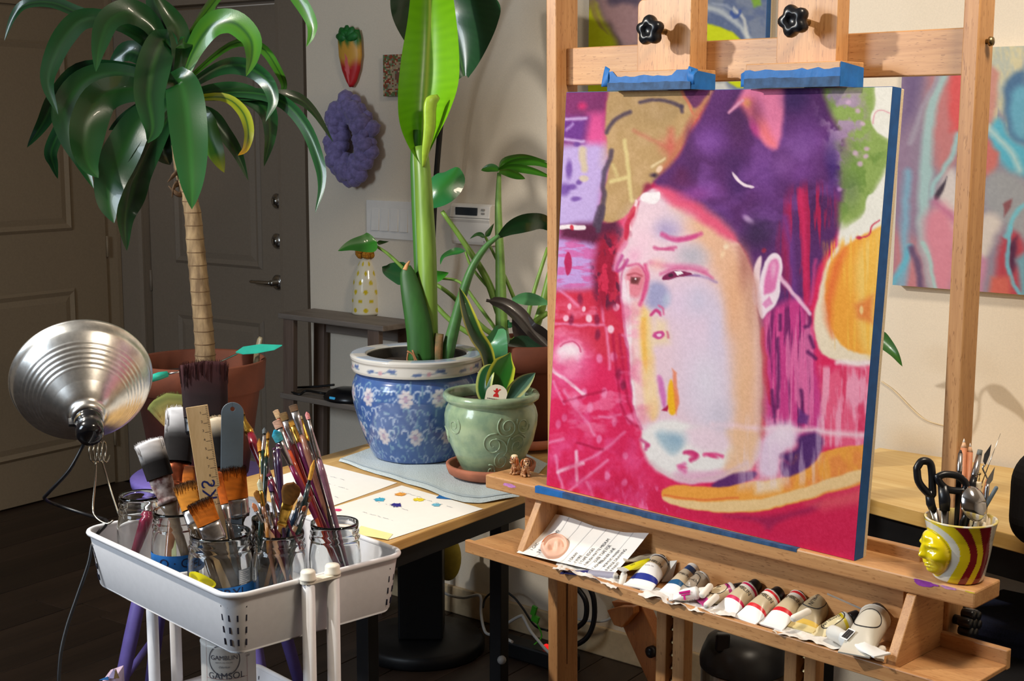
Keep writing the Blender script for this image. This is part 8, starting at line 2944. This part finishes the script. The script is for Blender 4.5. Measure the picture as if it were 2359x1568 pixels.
m.tube(smooth_pts([gp_ - ZA * .022 + WU * .01, gp_ - ZA * .06 + WU * .03, Vector((pb.x, pb.y, .05))], 4), .0025, 6)
solo('green_connector', m, mat('bright_green_plastic', (70, 176, 40), .5), 'bright green cable connector beyond the work table right leg', 'connector')

# steel bin under the tray
bc = onz(1712, 1600, 0) * 1
bc = at(1712, 1560, 3.02)
bc.z = 0
kb_ = 3.02 / _f
sb2 = thing('steel_bin', 'round steel waste bin with a dark domed lid under the easel tray', 'waste bin', bc)
zt_ = at(1712, 1526, 3.02).z
rb_ = 98 * kb_
m = M().lathe([(0, 0), (rb_ * .97, 0), (rb_, .01), (rb_, zt_), (rb_ * .96, zt_)], 48, bc)
obj('drum', m, mat('brushed_steel', (150, 140, 134), .3, metal=1, var=.15, scale=200, stretch=(1, 1, .02)), sb2)
m = M().lathe([(rb_ * 1.02, zt_ - .004), (rb_ * 1.03, zt_ + .012), (rb_ * .98, zt_ + .03), (rb_ * .86, zt_ + .055), (rb_ * .5, zt_ + .07), (0, zt_ + .074)], 48, bc)
obj('lid', m, mat('dark_lid', (40, 40, 42), .35, var=.1), sb2)
m = M().box(bc + RT * (-58 * kb_) + Vector((FW.x, FW.y, 0)) * -.05 + ZA * (zt_ + .068), (.03, .02, .04), (RT, ZA.cross(RT), ZA))
obj('lid_handle', m, BLK, sb2, bevel=.004)
# navy storage box, right
nb = onw(2290, 1470, .22)
a_, b_ = ws(onw(2205, 1470, .55)), ws(onw(2300, 1470, .55))
zt_ = onw(2260, 1462, .55).z
m = M().box(W3(a_ + .3, .42, zt_ / 2), (.6, .25, zt_), (WU, WN, ZA))
NV = mat('navy_fabric', (28, 36, 66), .9, var=.2, scale=300, bmp=.4)
nb_ = thing('storage_box', 'dark navy fabric storage box on the floor at the right under the side table', 'box', W3(a_ + .3, .42, 0))
obj('body', m, NV, nb_, bevel=.012)
m = M().box(W3(a_ + .3, .42, zt_ + .006), (.61, .26, .03), (WU, WN, ZA))
obj('lid', m, NV, nb_, bevel=.008)
# black office chair, only the edge of its back is in view
ce = at(2340, 1150, 2.55)
chd = (RT * .92 + Vector((FW.x, FW.y, 0)) * .3).normalized()
chn = ZA.cross(chd)
ct = ce + chd * .24
oc = thing('office_chair', 'black padded chair back edge entering at the right beside the sun face cup', 'chair', Vector((ct.x, ct.y, 0)))
zb0, zb1 = at(2340, 1245, 2.55).z, at(2340, 1062, 2.55).z
pts = [ct + chd * x + ZA * (z - ct.z + (zb0 + zb1) / 2) for x, z in rrect(.24, (zb1 - zb0) / 2 + .02, .06, 8)]
m = M().prism([p - chn * .03 for p in pts], chn * .06)
CHM = mat('black_fabric', (20, 20, 26), .85, var=.15, scale=300, bmp=.2)
obj('backrest', m, CHM, oc, bevel=.02, seg=3)
m = M().box(Vector((ct.x, ct.y, .47)) + chn * .24, (.48, .46, .07), (chd, chn, ZA))
obj('seat', m, CHM, oc, bevel=.025, seg=3)
obj('back_strut', M().box(Vector((ct.x, ct.y, .58)) + chn * .03, (.06, .02, .36), (chd, chn, ZA)), BLM, oc, bevel=.004)
obj('column', M().tube([Vector((ct.x, ct.y, .08)) + chn * .24, Vector((ct.x, ct.y, .44)) + chn * .24], .025, 14), BLM, oc)
for q in range(5):
    a = 2 * PI * q / 5
    d = chd * math.cos(a) + chn * math.sin(a)
    c0 = Vector((ct.x, ct.y, .085)) + chn * .24
    obj('leg', M().tube([c0, c0 + d * .27 - ZA * .03], [.022, .016], 8), BLM, oc)
    obj('caster', M().ball(c0 + d * .27 - ZA * .058, .026, nu=10, nv=8), BLK, oc)
# plant on the side table behind the canvas, one leaf peeping out
lp0 = W3(ws(onw(1925, 760, .26)), .26, T2 + .0005)
hp = thing('hidden_houseplant', 'small potted plant on the side table, one green leaf showing past the canvas right edge', 'potted plant', lp0)
m = M().lathe([(0, 0), (.05, 0), (.066, .1), (.069, .11), (.062, .11), (.058, .09), (0, .09)], 30, lp0)
obj('pot', m, TERRA, hp)
A = lambda x, y, n: onw(x, y, n)
P = smooth_pts([lp0 + ZA * .09, A(1990, 860, .26), A(2000, 790, .26), A(2016, 770, .26)], 4)
obj('stalk', M().tube(P, .003, 6), STEM, hp)
kp = dep(lp0) / _f
leaf(hp, [A(2012, 768, .26), A(2036, 786, .27), A(2060, 812, .28), A(2079, 844, .28)], 19 * kp, (56, 110, 34), (46, 96, 34), roll=10, prof=heart, fold=.2)
leaf(hp, [A(1996, 800, .26), A(1970, 780, .24), A(1945, 790, .22)], 18 * kp, (56, 110, 34), (46, 96, 34), roll=10, prof=heart, fold=.2)
# crumpled gift bag corner at the bottom left
gb = at(252, 1580, 2.75)
m = M()
g_ = thing('paper_bag', 'small pale pink and blue paper bag peeping up at the bottom left of the picture', 'bag', Vector((gb.x, gb.y, .0)))
F = Vector((FW.x, FW.y, 0)).normalized()
kk = 2.75 / _f
w, zt0 = 17 * kk, at(260, 1556, 2.75).z
c0 = Vector((gb.x, gb.y, 0))
m.hexa([c0 - RT * w, c0 + RT * w, c0 + RT * w + F * .06, c0 - RT * w + F * .06, c0 - RT * w + ZA * (zt0 - .01), c0 + RT * w + ZA * zt0, c0 + RT * w * .9 + F * .06 + ZA * zt0, c0 - RT * w + F * .06 + ZA * (zt0 - .01)])
obj('body', m, mat('pale_pink_paper', (206, 180, 200), .6, var=.1), g_, bevel=.002)
m = M().prism([at(x, y, 2.745) for x, y in ((248, 1562), (262, 1540), (268, 1562))], FW * .004)
obj('peak', m, mat('lilac_paper', (176, 164, 206), .6), g_)
m = M().prism([at(x, y, 2.74) for x, y in ((262, 1562), (266, 1540), (274, 1562))], FW * .003)
obj('tan_fold', m, mat('tan_paper', (110, 84, 50), .6), g_)
m = M().prism([at(x, y, 2.742) for x, y in ((228, 1566), (248, 1558), (250, 1566))], FW * .003)
obj('blue_fold', m, mat('blue_paper', (50, 120, 190), .6), g_)
